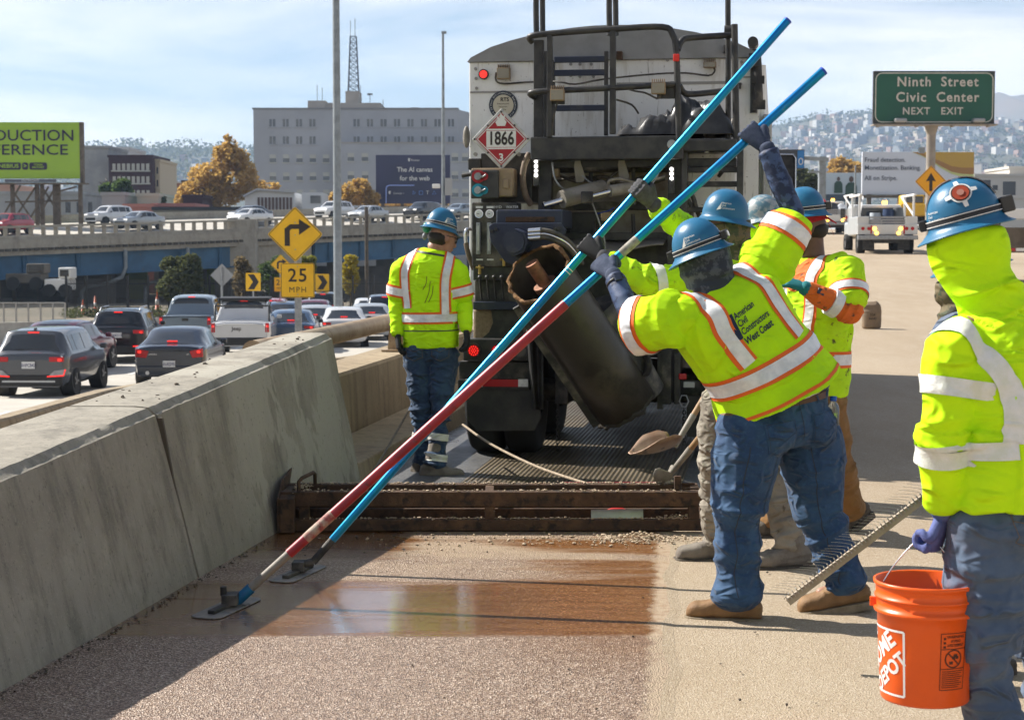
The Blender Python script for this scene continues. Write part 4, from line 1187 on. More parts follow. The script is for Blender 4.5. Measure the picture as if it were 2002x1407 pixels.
def tree(name,lab,base,h,w,m,n,seed,leaf,lobes=None,trunk=0.3,cat='tree',group=None,crownlow=0.3):
 base = Vector(base); r = np.random.default_rng(seed)
 o = empty(name,base,0,lab,cat,group)
 mb = MB(); mb.tube([base-V3(0,0,0.3),base+V3(0.02*h,0,h*0.3),base+V3(-0.01*h,0,h*0.62),base+V3(0.01*h,0,h*0.85)],[trunk,trunk*0.7,trunk*0.4,trunk*0.12],9)
 tips =[]
 for k in range(7):
  z = h*(crownlow+0.1*k*0.8); an = k*2.4+r.random(); L = w*(0.35+0.25*r.random())
  tip = base+V3(math.cos(an)*L,math.sin(an)*L,z+h*0.14); tips.append(tip)
  mb.tube([base+V3(0,0,z),base+V3(math.cos(an)*L*0.5,math.sin(an)*L*0.5,z+h*0.05),tip],[trunk*0.32,trunk*0.2,trunk*0.06],6)
 mb.build('trunk',m_bark,o)
 if lobes is None:
  lobes =[(base+V3(0,0,h*(0.5+crownlow*0.5)),(w*0.40,w*0.40,h*(1-crownlow)*0.42))]
  for k in range(9):
   an = r.random()*6.28; el = r.random()
   c = base+V3(math.cos(an)*w*0.33*(1-0.5*el),math.sin(an)*w*0.33*(1-0.5*el),h*(crownlow+0.12+(0.80-crownlow)*el)); q = w*(0.13+0.12*r.random())
   lobes.append((c,(q,q,q*0.9)))
 V,F = leaf_cloud(lobes,n,leaf*0.6,leaf*1.3,seed)
 me = fast_mesh('crown',V-np.array(base[:]),F,m); link('crown',me,o)
 return o
def treepx(name,lab,u,vtop,vbase,wpx,Y,m,n,seed,leaf,zb=None,**kw):
 b = U(u,vbase,Y); t = U(u,vtop,Y); zb_ = b.z if zb is None else zb
 return tree(name,lab,(b.x,Y,zb_),t.z-zb_,wpx*Y/FPX,m,n,seed,leaf,**kw)
Yt = 215
tb0 = U(430,440,Yt); tl =[]
for(u,v,ru,rv)in((445,320,34,40),(470,340,32,34),(405,350,40,32),(450,290,16,20),(430,300,14,16),(472,310,16,20),(380,375,34,22),(420,385,50,24),(485,375,26,24),(445,270,8,8),(365,390,26,14),(455,350,50,30)):
 c = U(u,v,Yt); s = Yt/FPX; tl.append((c,(ru*s,ru*s,rv*s)))
tree('autumn_tree','tall golden autumn tree left of the big grey building',(tb0.x,Yt,zlow(200)-0.5),17,8,m_leafgold,15000,3,0.28,lobes=tl,trunk=0.4)
tl =[]
for(u,v,ru,rv)in((692,378,38,24),(705,365,22,16),(670,385,26,18),(725,388,18,18),(690,360,14,10),(655,392,14,10)):
 c = U(u,v,200); s = 200/FPX; tl.append((c,(ru*s,ru*s,rv*s)))
tree('autumn_tree','golden tree between the tall pole and the dark billboard',(U(692,430,200).x,200,zlow(200)-0.5),11,5,m_leafgold,8000,4,0.25,lobes=tl,trunk=0.3)
tl =[(U(u,v,235),(ru*0.0708,ru*0.0708,rv*0.0708))for(u,v,ru,rv)in((510,370,30,18),(530,365,18,10),(490,360,20,22),(765,400,40,12),(800,402,40,10),(850,400,30,12))]
tree('autumn_tree','gold tree crowns peeping over the white building roof and beneath the dark billboard',(U(510,430,235).x,235,zlow(200)),9,4,m_leafgold,5000,5,0.28,lobes=tl,trunk=0.25)
treepx('autumn_tree','orange autumn tree behind the photo billboard at right',1655,312,420,105,250,m_leafgold,7000,6,0.4)
treepx('autumn_tree','olive tree beside the gantry post at right',1575,325,430,60,150,m_leafolive,5000,7,0.25)
treepx('palm_tree','round green palm crown at the dark red building, left one',210,356,420,34,190,m_leafgreen,1500,8,0.35,crownlow=0.55)
treepx('palm_tree','round green palm crown at the dark red building, taller one',237,350,420,40,188,m_leafgreen,1800,9,0.35,crownlow=0.5)
treepx('green_bush','green bush by the pale low building left of the gold tree',312,378,412,30,186,m_leafgreen,1000,10,0.3,cat='bush',crownlow=0.1)
zf = zlow(102)
treepx('olive_bush','large olive round bush growing before the iron fence',356,492,600,108,101,m_leafolive,14000,11,0.12,zb=zf,cat='bush',crownlow=0.08,trunk=0.12)
treepx('shrub','tan feathery shrub behind the left chevron sign',478,500,590,60,108,leafmat('tan_leaves',(0.17,0.13,0.07),(0.12,0.10,0.05),(0.22,0.17,0.07)),5000,12,0.11,zb=zf,cat='bush',crownlow=0.1,trunk=0.08)
treepx('shrub','fresh green shrub behind the speed plate',535,498,590,70,107,m_leafgreen,5000,13,0.11,zb=zf,cat='bush',crownlow=0.15,trunk=0.08)
treepx('shrub','yellow green shrub right of the turn sign',600,495,580,50,109,leafmat('lime_leaves',(0.2,0.2,0.03),(0.12,0.14,0.03),(0.26,0.25,0.05)),3500,14,0.11,zb=zf,cat='bush',crownlow=0.2,trunk=0.08)
treepx('shrub','bright yellow shrub just right of the tall pole',684,488,560,44,110,m_leafyellow,4000,15,0.11,zb=zf,cat='bush',crownlow=0.2,trunk=0.08)
tl =[]
rr3 = np.random.default_rng(21)
for k in range(80):
 u = 130+640*rr3.random(); Y = 100.5+4*rr3.random(); s = 0.2+0.45*rr3.random(); tl.append((V3((u-1001)/FPX*Y,Y,zlow(Y)+s*0.4),(s*1.2,s,s*0.7)))
V,F = leaf_cloud(tl,9000,0.05,0.12,22)
tag(link('ground_cover',fast_mesh('ground_cover',V,F,m_leafolive)),'low ragged planting along the foot of the iron fence','planting',kind='stuff')
# iron fence, chain-link fence
fe = empty('iron_fence',U(480,610,103),0,'dark iron picket fence along the planting beyond the traffic','fence')
m_iron = M_('black_iron',(0.02,0.02,0.02),0.6)
fx0,fx1 = U(130,600,103).x,U(770,600,103).x; zf = zlow(103)
mb = MB()
for k in range(230):
 x = fx0+(fx1-fx0)*k/229; mb.box((x,103,zf+1.15),(0.03,0.03,2.2))
mb.build('pickets',m_iron,fe)['kind'] = 'stuff'
for z in(0.3,2.0):mb = MB(); mb.bar((fx0,103,zf+z),(fx1,103,zf+z),0.05,0.05); mb.build('rail',m_iron,fe)
for k in range(17):x = fx0+(fx1-fx0)*k/16; mb = MB(); mb.bx(x-0.06,x+0.06,102.95,103.07,zf,zf+2.5); mb.build('post',m_iron,fe)
cf = empty('chain_link_fence',U(60,650,72),0,'grey chain-link fence with steel posts at the far left','fence')
zc_ = zlow(72); cx0,cx1 = U(-40,640,72).x,U(128,640,72).x; ztop_ = U(60,592,72).z
m_wire = M_('chain_link_wire',(0.30,0.29,0.27),0.6,0.3)
for k in range(8):x = cx0+(cx1-cx0)*k/7; mb = MB(); mb.cyl((x,72,zc_),(x,72,ztop_),0.04,n=8); mb.build('post',m_wire,cf)
for z in(zc_+0.1,(zc_+ztop_)/2-0.2,ztop_):mb = MB(); mb.cyl((cx0,72,z),(cx1,72,z),0.025,n=6); mb.build('rail',m_wire,cf)
mb = MB(); hh = ztop_-zc_
for k in range(-24,72):
 for sg in(1,-1):
  xa = cx0+k*0.085; xb = xa+sg*hh
  x_0,x_1 = max(cx0,min(xa,cx1)),max(cx0,min(xb,cx1))
  if abs(x_1-x_0)<0.05:continue
  z_0 = zc_+hh*(x_0-xa)/(xb-xa); z_1 = zc_+hh*(x_1-xa)/(xb-xa); mb.bar((x_0,72.02+0.01*sg,z_0),(x_1,72.02+0.01*sg,z_1),0.012,0.012)
mb.build('wire_mesh',m_wire,cf)['kind'] = 'stuff'
# poles and road signs on the left
def pole(lab,u,vt,vb,Y,r0,r1,zb=None,name='lamp_pole',m=None,cap=False):
 b,t = U(u,vb,Y),U(u,vt,Y); zb = b.z if zb is None else zb
 o = empty(name,(b.x,Y,zb),0,lab,'pole'); mb = MB(); mb.cyl((b.x,Y,zb),(b.x,Y,t.z),r0,r1,n=16); mb.build('shaft',m or m_polegrey,o)
 mb = MB(); mb.cyl((b.x,Y,zb),(b.x,Y,zb+0.12),r0*1.6,n=16); mb.build('base_plate',m_steel,o); return o
pole('thick tall grey pole rising past the top edge left of centre',661,-120,600,88,0.23,0.17,zb=zlow(88))
o = pole('slender grey pole standing left of the truck with a camera box',867,66,445,120,0.14,0.08)
p = U(877,365,119.8); mb = MB(); mb.box(p,(0.5,0.4,1.2)); mb.build('equipment_box',m_signback,o); p = U(853,364,119.8); mb = MB(); mb.box(p,(0.55,0.35,0.3)); mb.build('camera',m_white,o,bevel=0.05)
mb = MB(); p = U(868,64,120); mb.box(p,(0.35,0.35,0.15)); mb.build('cap',m_polegrey,o)
pole('thin brown wooden pole right of the thick pole',717,405,530,112,0.13,0.12,zb=zlow(112),name='wooden_pole',m=m_bark)
def rounded(w,h,r,k=5):
 out =[]
 for cx,cy,a in((w/2-r,h/2-r,0),(-w/2+r,h/2-r,90),(-w/2+r,-h/2+r,180),(w/2-r,-h/2+r,270)):
  for i in range(k+1):t = R(a+90*i/k); out.append((cx+r*math.cos(t),cy+r*math.sin(t)))
 return out
EX,EZ,EF = V3(1,0,0),V3(0,0,1),V3(0,-1,0)
def plate(root,c,w,h,r,rot,m,y=0.0,th=0.01,name='plate',par=None):
 q =[(x*math.cos(rot)-z*math.sin(rot),x*math.sin(rot)+z*math.cos(rot))for x,z in rounded(w,h,r)]
 mb = MB(); mb.prism([c+EX*x+EZ*z+EF*y for x,z in q],-EF*th); return mb.build(name,m,par or root)
def border(root,c,w,h,r,rot,lw,m,y,inset):
 a,b = rounded(w-2*inset,h-2*inset,max(r-inset,0.01)),rounded(w-2*inset-2*lw,h-2*inset-2*lw,max(r-inset-lw,0.005))
 n = len(a); vs =[]
 for ring in(a,b):vs+=[c+EX*(x*math.cos(rot)-z*math.sin(rot))+EZ*(x*math.sin(rot)+z*math.cos(rot))+EF*y for x,z in ring]
 mb = MB(); mb.add(vs,[(i,(i+1)%n,n+(i+1)%n,n+i)for i in range(n)]); return mb.build('border',m,root,fix=False)
def bolt(par,c,r=0.014):mb = MB(); mb.cyl(c,c+EF*0.012,r,n=8); mb.build('bolt',m_signback,par)
def turn_sign(lab,Yc,u,v,half,u2,v2,w2,h2,zbase,with_num=True,full=True):
 """diamond with a right-turn arrow over a speed plate"""
 s = Yc/FPX; c = U(u,v,Yc); side = half*s*math.sqrt(2)
 o = empty('road_sign',(c.x,Yc,zbase),0,lab,'road sign')
 mb = MB(); c2 = U(u2,v2,Yc); mb.bar((c2.x,Yc+0.06,zbase),(c2.x,Yc+0.06,c.z+half*s*0.7),0.16 if full else 0.09,0.06,up=(0,1,0)); mb.build('post',m_steel,o)
 d = plate(o,c,side,side,side*0.05,R(45),m_signyel,name='diamond_plate')
 border(d,c,side,side,side*0.05,R(45),side*0.016,m_signblk,0.002,side*0.018)
 k = half*s; mb = MB()
 A =[(-0.38,-0.42),(-0.19,-0.42),(-0.19,0.13),(-0.13,0.19),(0.14,0.19),(0.14,-0.03),(0.56,0.27),(0.14,0.55),(0.14,0.36),(-0.18,0.36),(-0.38,0.20)]
 vs =[c+EX*(x*k-0.0)+EZ*(z*k)+EF*0.003 for x,z in A]
 mb.add(vs,[(0,1,2,10),(2,3,9,10),(3,4,8,9),(5,6,7)]); mb.build('arrow',m_signblk,d,fix=False)
 for z in(0.42,-0.03,-0.55):bolt(d,c+EZ*z*k)
 p = plate(o,c2,w2*s,h2*s,w2*s*0.06,0,m_signyel,y=0.012,name='speed_plate')
 border(p,c2,w2*s,h2*s,w2*s*0.06,0,w2*s*0.014,m_signblk,0.015,w2*s*0.012)
 mb = MB(); text_on(mb,'25',c2+EZ*h2*s*0.13+EF*0.016,EX,EZ,h2*s*0.38,bold=0.012,space=1.12); text_on(mb,'MPH',c2-EZ*h2*s*0.28+EF*0.016,EX,EZ,h2*s*0.16,space=1.25); mb.build('lettering',m_signblk,p,fix=False)
 bolt(p,c2+EZ*h2*s*0.40+EF*0.014); bolt(p,c2-EZ*h2*s*0.41+EF*0.014)
 return o
turn_sign('yellow right-turn diamond over a 25 MPH plate on a steel post',40,577,458,54,582,548,66,67,zlow(40))
turn_sign('smaller yellow turn sign half hidden behind the speed plate',78,549,517,20,548,556,24,28,zlow(78),full=False)
def chevron(lab,u,v,w,h,Y):
 s = Y/FPX; c = U(u,v,Y); o = empty('chevron_sign',(c.x,Y,zlow(Y)),0,lab,'road sign','chevron signs on the bend')
 mb = MB(); mb.cyl((c.x,Y+0.05,zlow(Y)),(c.x,Y+0.05,c.z),0.04,n=8); mb.build('post',m_steel,o)
 p = plate(o,c,w*s,h*s,0.05,0,m_signyel)
 mb = MB(); W,H = w*s,h*s
 A =[(-0.36,0.42),(0.06,0.42),(0.38,0),(0.06,-0.42),(-0.36,-0.42),(-0.02,0)]
 mb.add([c+EX*x*W+EZ*z*H+EF*0.003 for x,z in A],[(0,1,2,5),(5,2,3,4)]); mb.build('chevron',m_signblk,p,fix=False)
chevron('yellow chevron sign left of the 25 MPH plate',495,551,29,35,86); chevron('yellow chevron sign right of the 25 MPH plate',630,552,27,33,92)
c = U(434,538,72); o = empty('reversed_road_sign',(c.x,72,zlow(72)),0,'bare grey back of a diamond sign on a post','road sign')
mb = MB(); mb.cyl((c.x,71.93,zlow(72)),(c.x,71.93,c.z+0.35),0.045,n=8); mb.build('post',m_steel,o); plate(o,c,0.7,0.7,0.04,R(45),m_signback)
# billboards
def billboard(lab,u0,v0,u1,v1,Y,m,ytilt=0.0,foot=None,frame=None):
 p0,p1 = U(u0,v1,Y),U(u1,v0,Y); c =(p0+p1)/2
 o = empty('billboard',(c.x,Y,zlow(150)if foot is None else foot),0,lab,'billboard')
 mb = MB(); mb.bx(p0.x,p1.x,Y,Y+0.35,p0.z,p1.z); mb.build('face_panel',[m],o,bevel=0.02)
 return o,p0,p1
 # lime board
m_limeboard = M_('lime_poster',(0.33,0.52,0.045),0.6,c2=(0.29,0.47,0.04),vs=0.15); m_inkpurple = M_('dark_purple_ink',(0.03,0.022,0.05),0.6)
Yb = 145; o,p0,p1 = billboard('lime green billboard with dark lettering on a timber scaffold at left',-120,239,155,349,Yb,m_limeboard)
s = Yb/FPX
mb = MB(); text_on(mb,'PRODUCTION',U(146,266,Yb)+EF*0.06,EX,EZ,21*s,align='RIGHT',sx=1.13,bold=0.006); text_on(mb,'CONFERENCE',U(134,294,Yb)+EF*0.06,EX,EZ,20*s,align='RIGHT',sx=1.28,bold=0.006); mb.build('poster_lettering',m_inkpurple,o,fix=False)
mb = MB()
for(ua,ub)in((-30,41),(44,55),(58,92)):
 q0,q1 = U(ua,332,Yb),U(ub,318,Yb); r_ = rounded(q1.x-q0.x,q1.z-q0.z,0.14); cc =(q0+q1)/2+EF*0.06; mb.add([cc+EX*x+EZ*z for x,z in r_],[tuple(range(len(r_)))])
mb.build('logo_panel',m_inkpurple,o,fix=False)
mb = MB(); text_on(mb,'NEBIUS',U(37,325,Yb)+EF*0.075,EX,EZ,7*s,align='RIGHT',sx=1.2,bold=0.02); text_on(mb,'>',U(49.5,325,Yb)+EF*0.075,EX,EZ,8*s,bold=0.02); text_on(mb,'TOKEN',U(75,322.5,Yb)+EF*0.075,EX,EZ,3.6*s,bold=0.02); text_on(mb,'FACTORY',U(75,327.5,Yb)+EF*0.075,EX,EZ,3.6*s,bold=0.02); mb.build('logo_lettering',m_limeboard,o,fix=False)
m_timber = M_('weathered_timber',(0.16,0.13,0.10),0.9,c2=(0.10,0.08,0.06),vs=2)
mb = MB(); q0,q1 = U(-120,358,Yb),U(172,355,Yb); mb.bx(q0.x,q1.x,Yb-0.9,Yb+0.4,q0.z-0.12,q0.z); mb.build('catwalk',m_timber,o)
mb = MB(); q = U(60,353.5,Yb); mb.box(q+EF*0.05,(100*s,0.1,5.5*s)); mb.build('name_board',M_('grey_name_board',(0.16,0.16,0.17),0.6),o); mb = MB(); text_on(mb,'OUTFRONT/',q+EF*0.12,EX,EZ,4.2*s,bold=0.02); mb.build('name_lettering',m_white,o,fix=False)
mb = MB(); mb.bx(p1.x,p1.x+0.28,Yb-0.05,Yb+0.5,p0.z-0.5,p1.z); mb.build('end_post',m_timber,o)
for k,u in enumerate((-20,22,70,80,105,112,155)):
 a = U(u,360,Yb); mb = MB(); mb.bx(a.x-0.16,a.x+0.16,Yb+0.2,Yb+0.5,zlow(150),a.z); mb.build('scaffold_post',m_timber,o)
for(ua,va,ub,vb)in((20,365,60,425),(40,362,5,425),(70,365,30,425),(95,365,60,425),(110,362,75,425),(80,362,120,425),(112,375,150,365),(10,395,160,392)):
 mb = MB(); mb.bar(U(ua,va,Yb+0.1),U(ub,vb,Yb+0.1),0.14,0.14); mb.build('scaffold_brace',m_timber,o)
 # dark billboard
Yb = 205; s = Yb/FPX; m_dkboard = M_('dark_blue_poster',(0.035,0.035,0.075),0.5,c2=(0.045,0.045,0.11),vs=0.12)
o,p0,p1 = billboard('dark indigo billboard with white lettering in front of the big grey building',735,303,880,398,Yb,m_dkboard)
mb = MB(); text_on(mb,'The AI canvas',U(811,332,Yb)+EF*0.06,EX,EZ,9*s,bold=0.015,sx=0.95); text_on(mb,'for the web',U(811,349,Yb)+EF*0.06,EX,EZ,9*s,bold=0.015,sx=0.95); text_on(mb,'Framer',U(812,313.5,Yb)+EF*0.06,EX,EZ,4*s); text_on(mb,'Canvas ~',U(780,378,Yb)+EF*0.06,EX,EZ,4*s); text_on(mb,'T',U(836,377,Yb)+EF*0.06,EX,EZ,7*s)
for q in((800,313),(762,377)):
 c = U(*q,Yb)+EF*0.06; k = 3.4*s; mb.add([c+EX*x*k+EZ*z*k for x,z in((-.6,1),(.6,1),(.6,.3),(0,.3),(.6,-.3),(-.6,-.3),(0,-1),(-.6,-.3),(-.6,.3))],[(0,1,2,8),(8,3,4,5),(5,4,6)])
mb.build('poster_lettering',m_white,o,fix=False)
mb = MB(); mb.tube([U(755,398,Yb)+EF*0.07,U(755,368,Yb)+EF*0.07,U(757,364,Yb)+EF*0.07,U(761,362.5,Yb)+EF*0.07,U(810,362.5,Yb)+EF*0.07],0.07,6); mb.build('poster_outline',M_('pale_blue_ink',(0.35,0.45,0.9),0.5),o)
mb = MB()
for(u,a)in((810,0),(823,1),(849,2)):
 c = U(u,377,Yb)+EF*0.06; k = 3.4*s; mb.tube([c+EX*x*k+EZ*z*k for x,z in(((-.7,1),(.8,0),(-.7,-1))if a==0 else((-1,-1),(1,-1),(1,1),(-1,1))if a==1 else((-1,-.8),(1,-.8),(0,1)))],0.035,5,closed=True)
mb.build('poster_icons',M_('light_blue_ink',(0.18,0.35,0.8),0.5),o)
for u in(748,786,872):a = U(u,398,Yb); mb = MB(); mb.bx(a.x-0.2,a.x+0.2,Yb+0.1,Yb+0.5,zlow(160),a.z); mb.build('post',m_timber,o)
mb = MB(); a,b = U(735,404,Yb),U(880,404,Yb); mb.bar(a,b,0.2,0.15); mb.build('catwalk',m_timber,o)
# white board with a golden sweep
Yb = 175; s = Yb/FPX; o,p0,p1 = billboard('wide white billboard with grey lettering and a golden curve beyond the trucks',1685,297,1905,380,Yb,M_('white_poster',(0.66,0.68,0.74),0.6),foot=0)
mb = MB()
for t,v,k in(('Fraud detection.',313,8.6),('Monetization. Banking.',328.5,8.6),('All on Stripe.',348.5,8.6)):text_on(mb,t,U(1690,v,Yb)+EF*0.06,EX,EZ,k*s,align='LEFT',sx=0.98,bold=0.01)
mb.build('poster_lettering',M_('grey_ink',(0.10,0.11,0.14),0.6),o,fix=False)
def sweep(u0,pts,m,y):
 mb = MB(); n = len(pts); vs =[U(a,b,Yb)+EF*y for a,b in pts]; vt =[U(a,297.5,Yb)+EF*y for a,b in pts]; mb.add(vs+vt,[(i,i+1,n+i+1,n+i)for i in range(n-1)]); mb.build('poster_sweep',m,o,fix=False)
sweep(0,[(1784,298),(1800,304),(1820,315),(1838,328),(1860,340),(1880,346),(1904,349)],M_('pale_green_ink',(0.55,0.58,0.22),0.6),0.055); sweep(0,[(1784,298),(1800,303),(1820,313),(1838,325),(1860,336),(1880,340),(1904,341)],M_('brown_gold_ink',(0.36,0.18,0.05),0.6),0.06); sweep(0,[(1800,298),(1815,306),(1838,315),(1860,325),(1880,328),(1904,328)],M_('gold_ink',(0.52,0.32,0.05),0.6),0.065)
for u in(1700,1760,1850,1895):a = U(u,380,Yb); mb = MB(); mb.bx(a.x-0.2,a.x+0.2,Yb+0.1,Yb+0.5,-3,a.z); mb.build('post',m_timber,o)
mb = MB(); a,b = U(1685,384,Yb),U(1905,384,Yb); mb.bar(a,b,0.8,0.3); mb.build('catwalk',m_timber,o)
# photo board: generic figures
Yb = 185; s = Yb/FPX; o,p0,p1 = billboard('pale photo billboard with two dark figures beside the white billboard',1582,338,1686,394,Yb,M_('pale_blue_poster',(0.42,0.50,0.56),0.6,c2=(0.52,0.58,0.62),vs=0.2),foot=0)
for(u,v,k)in((1639,362,0.7),(1664,368,1.0)):
 c = U(u,v,Yb)+EF*0.06; q = 22*s*k; mb = MB(); mb.add([c+EX*x*q+EZ*z*q for x,z in((-.55,-1),(.55,-1),(.5,.2),(.25,.5),(-.25,.5),(-.5,.2))],[(0,1,2,3,4,5)]); f_ = mb.build('printed_figure',M_('dark_green_print',(0.03,0.07,0.05),0.7),o,fix=False)
 mb = MB(); cc = c+EZ*q*0.78; mb.add([cc+EX*math.cos(t)*q*0.2+EZ*math.sin(t)*q*0.27 for t in np.linspace(0,6.283,15)[:-1]],[tuple(range(14))]); mb.build('printed_head',M_('brown_print',(0.10,0.055,0.035),0.7),o,fix=False)
q0,q1 = U(1582,394,Yb),U(1686,380,Yb); mb = MB(); mb.bx(q0.x,q1.x,Yb-0.06,Yb,q0.z,q1.z); mb.build('printed_ground',M_('dark_blue_print',(0.05,0.07,0.09),0.7),o)
for u in(1595,1675):a = U(u,394,Yb); mb = MB(); mb.bx(a.x-0.2,a.x+0.2,Yb+0.1,Yb+0.5,-3,a.z); mb.build('post',m_timber,o)
# buildings
def wall_windows(o,wall_y,cells,m_frame,m_pane,depth=0.35,axis=None,kind=0):
 for(x0,x1,z0,z1)in cells:
  mb = MB(); mb.bx(x0,x1,wall_y-0.02,wall_y+0.12,z0,z1); w = mb.build('window',m_pane,o)
  if kind==1:mb = MB(); mb.bx((x0*0.58+x1*0.42),(x0*0.42+x1*0.58),wall_y-0.10,wall_y-0.02,z0,z1); mb.build('mullion',m_frame,w)
  if kind==2:mb = MB(); mb.bx(x0,x1,wall_y-0.05,wall_y-0.02,(z0+z1)/2,z1); mb.build('blind',m_frame,w)
  mb = MB(); mb.bx(x0-0.15,x1+0.15,wall_y-0.22,wall_y-0.03,z0-0.2,z0); mb.build('sill',m_frame,w)
m_bldg = M_('grey_blue_render',(0.36,0.37,0.40),0.9,c2=(0.31,0.32,0.345),vs=0.1,c3=(0.26,0.27,0.29),v3=0.5,lo3=0.6,hi3=0.8,bump=0.2,bs=1.2,bdist=0.1)
m_bldgtan = M_('tan_penthouse',(0.37,0.34,0.30),0.9,c2=(0.33,0.30,0.265),vs=0.3)
m_pane = M_('grey_window_pane',(0.10,0.11,0.12),0.25,c2=(0.17,0.17,0.165),vs=0.4); m_blind = M_('pale_blind',(0.42,0.42,0.38),0.8); m_dkpane = M_('dark_window_pane',(0.04,0.045,0.055),0.2)
Yg = 340; s = Yg/FPX; zg0 = zlow(200)-1
def gx(u):return(u-1001)*s*(math.cos(PITCH)/1.0)if False else U(u,400,Yg).x
def gz(v):return U(700,v,Yg).z
bg = empty('office_building',(gx(700),Yg,zg0),0,'large grey-blue office block with rows of windows and a mast','building')
# main block with a set-back right wing
mb = MB(); mb.bx(gx(497),gx(895),Yg,Yg+22,zg0,gz(214)); mb.build('main_block',m_bldg,bg)
mb = MB(); mb.bx(gx(497)-0.2,gx(895)+0.2,Yg-0.2,Yg+22.2,gz(214),gz(211)); mb.build('cornice',M_('dark_cornice',(0.2,0.2,0.21),0.8),bg)
mb = MB(); mb.prism([(gx(895),Yg,zg0),(gx(918),Yg+9,zg0),(gx(918),Yg+22,zg0),(gx(895),Yg+22,zg0)],(0,0,gz(214)-zg0)); mb.build('angled_wing',m_bldg,bg)
mb = MB(); mb.bx(gx(668),gx(935),Yg-5,Yg-0.05,zg0,gz(283)); mb.build('front_wing',m_bldg,bg)
mb = MB(); mb.bx(gx(668)-0.2,gx(935)+0.2,Yg-5.2,Yg-0.05,gz(283),gz(281)); mb.build('parapet',m_bldgtan,bg)
mb = MB(); mb.bx(gx(599),gx(742),Yg+4,Yg+16,gz(212),gz(198)); mb.build('penthouse',m_bldgtan,bg); mb = MB(); mb.bx(gx(599),gx(634),Yg+3.5,Yg+14,gz(212),gz(194)); mb.build('penthouse',m_bldgtan,bg)
mb = MB(); mb.bx(gx(672),gx(699),Yg+5,Yg+11,gz(198),gz(174)); mb.build('mast_house',m_bldgtan,bg)
cells =[]
for u in[528+26*k for k in range(4)]+[692+26.3*k for k in range(8)]:
 for v in(233,267):cells.append((gx(u),gx(u+12),gz(v+15),gz(v)))
wall_windows(bg,Yg,cells,m_bldg,m_pane,kind=1)
cells =[(gx(u),gx(u+12.5),gz(v+15.5),gz(v))for u in[528+26*k for k in range(5)]for v in(302,337,371)]; wall_windows(bg,Yg,cells,m_blind,m_pane,kind=2)
cells =[(gx(u),gx(u+12.5),gz(v+15.5),gz(v))for u in(685,712,885,905)for v in(302,337,371)]; wall_windows(bg,Yg-5,cells,m_blind,m_pane,kind=2)
# lattice mast
mst = MB(); c0 = Vector((gx(685.5),Yg+8,gz(174))); hm = gz(62)-gz(174)
def mw(t):return(10.5-4.5*t)*s
for sx_,sy2 in((-1,-1),(1,-1),(1,1),(-1,1)):mst.bar(c0+V3(sx_*mw(0),sy2*mw(0),0),c0+V3(sx_*mw(1),sy2*mw(1),hm),0.16,0.16)
for k in range(9):
 t0,t1 = k/9,(k+1)/9
 for(ax,ay),(bx_,by)in(((-1,-1),(1,-1)),((1,-1),(1,1)),((1,1),(-1,1)),((-1,1),(-1,-1))):
  mst.bar(c0+V3(ax*mw(t0),ay*mw(t0),hm*t0),c0+V3(bx_*mw(t1),by*mw(t1),hm*t1),0.09,0.09); mst.bar(c0+V3(bx_*mw(t0),by*mw(t0),hm*t0),c0+V3(ax*mw(t1),ay*mw(t1),hm*t1),0.09,0.09); mst.bar(c0+V3(ax*mw(t1),ay*mw(t1),hm*t1),c0+V3(bx_*mw(t1),by*mw(t1),hm*t1),0.09,0.09)
mst.build('lattice_mast',M_('mast_steel',(0.13,0.15,0.18),0.6),bg)
for(u,v0,v1,dx)in((680,62,30,0),(689,62,26,0),(613,194,158,0),(623,194,164,0),(718,198,176,0),(744,212,188,0),(699,174,160,0)):mb = MB(); mb.cyl((gx(u),Yg+8,gz(v0)),(gx(u),Yg+8,gz(v1)),0.07,n=6); mb.build('aerial',m_polegrey,bg)
mb = MB(); mb.bx(gx(713),gx(723),Yg+7.5,Yg+8.5,gz(179),gz(176)); mb.build('aerial_head',m_polegrey,bg); mb = MB(); mb.cyl((gx(808),Yg+6,gz(212)),(gx(808),Yg+6,gz(206)),0.5,0.9,n=10); mb.build('roof_vent',m_bldgtan,bg)
def block(lab,u0,v0,u1,v1,Y,m,dep=12,cells=None,m_fr=None,mp=None,roof=None,name='building',zb=None):
 p0,p1 = U(u0,v1,Y),U(u1,v0,Y); zb =(zlow(160)-0.5)if zb is None else zb
 o = empty(name,((p0.x+p1.x)/2,Y,zb),0,lab,'building'); mb = MB(); mb.bx(p0.x,p1.x,Y,Y+dep,zb,p1.z); mb.build('wall',m,o)
 mb = MB(); mb.bx(p0.x-0.15,p1.x+0.15,Y-0.15,Y+dep,p1.z,p1.z+0.35); mb.build('parapet',roof or m,o)
 if cells:wall_windows(o,Y,[(U(a,400,Y).x,U(b,400,Y).x,U(a,d,Y).z,U(a,c,Y).z)for a,c,b,d in cells],m_fr or m,mp or m_dkpane)
 return o
m_mottled = M_('mottled_grey_wall',(0.33,0.34,0.345),0.9,c2=(0.26,0.27,0.28),vs=0.5); m_maroon = M_('dark_maroon_brick',(0.045,0.016,0.022),0.8,c2=(0.035,0.013,0.018),vs=1.5); m_cream = M_('cream_wall',(0.48,0.41,0.30),0.85)
block('blank mottled grey building right of the lime billboard',158,290,212,425,240,m_mottled)
block('dark maroon brick building with white-framed windows',214,308,297,425,236,m_maroon,cells=[(221+9.4*k,v,227+9.4*k,v+13)for k in range(8)for v in(320,345,372)],m_fr=m_blind,mp=m_blind)
block('narrow cream building beside the maroon one',298,316,312,425,238,m_cream,cells=[(300,v,304,v+13)for v in(327,352)]+[(307,v,310,v+13)for v in(327,352)])
block('pale grey flat block behind the mottled building',212,292,251,425,262,M_('pale_grey_wall',(0.5,0.52,0.54),0.85))
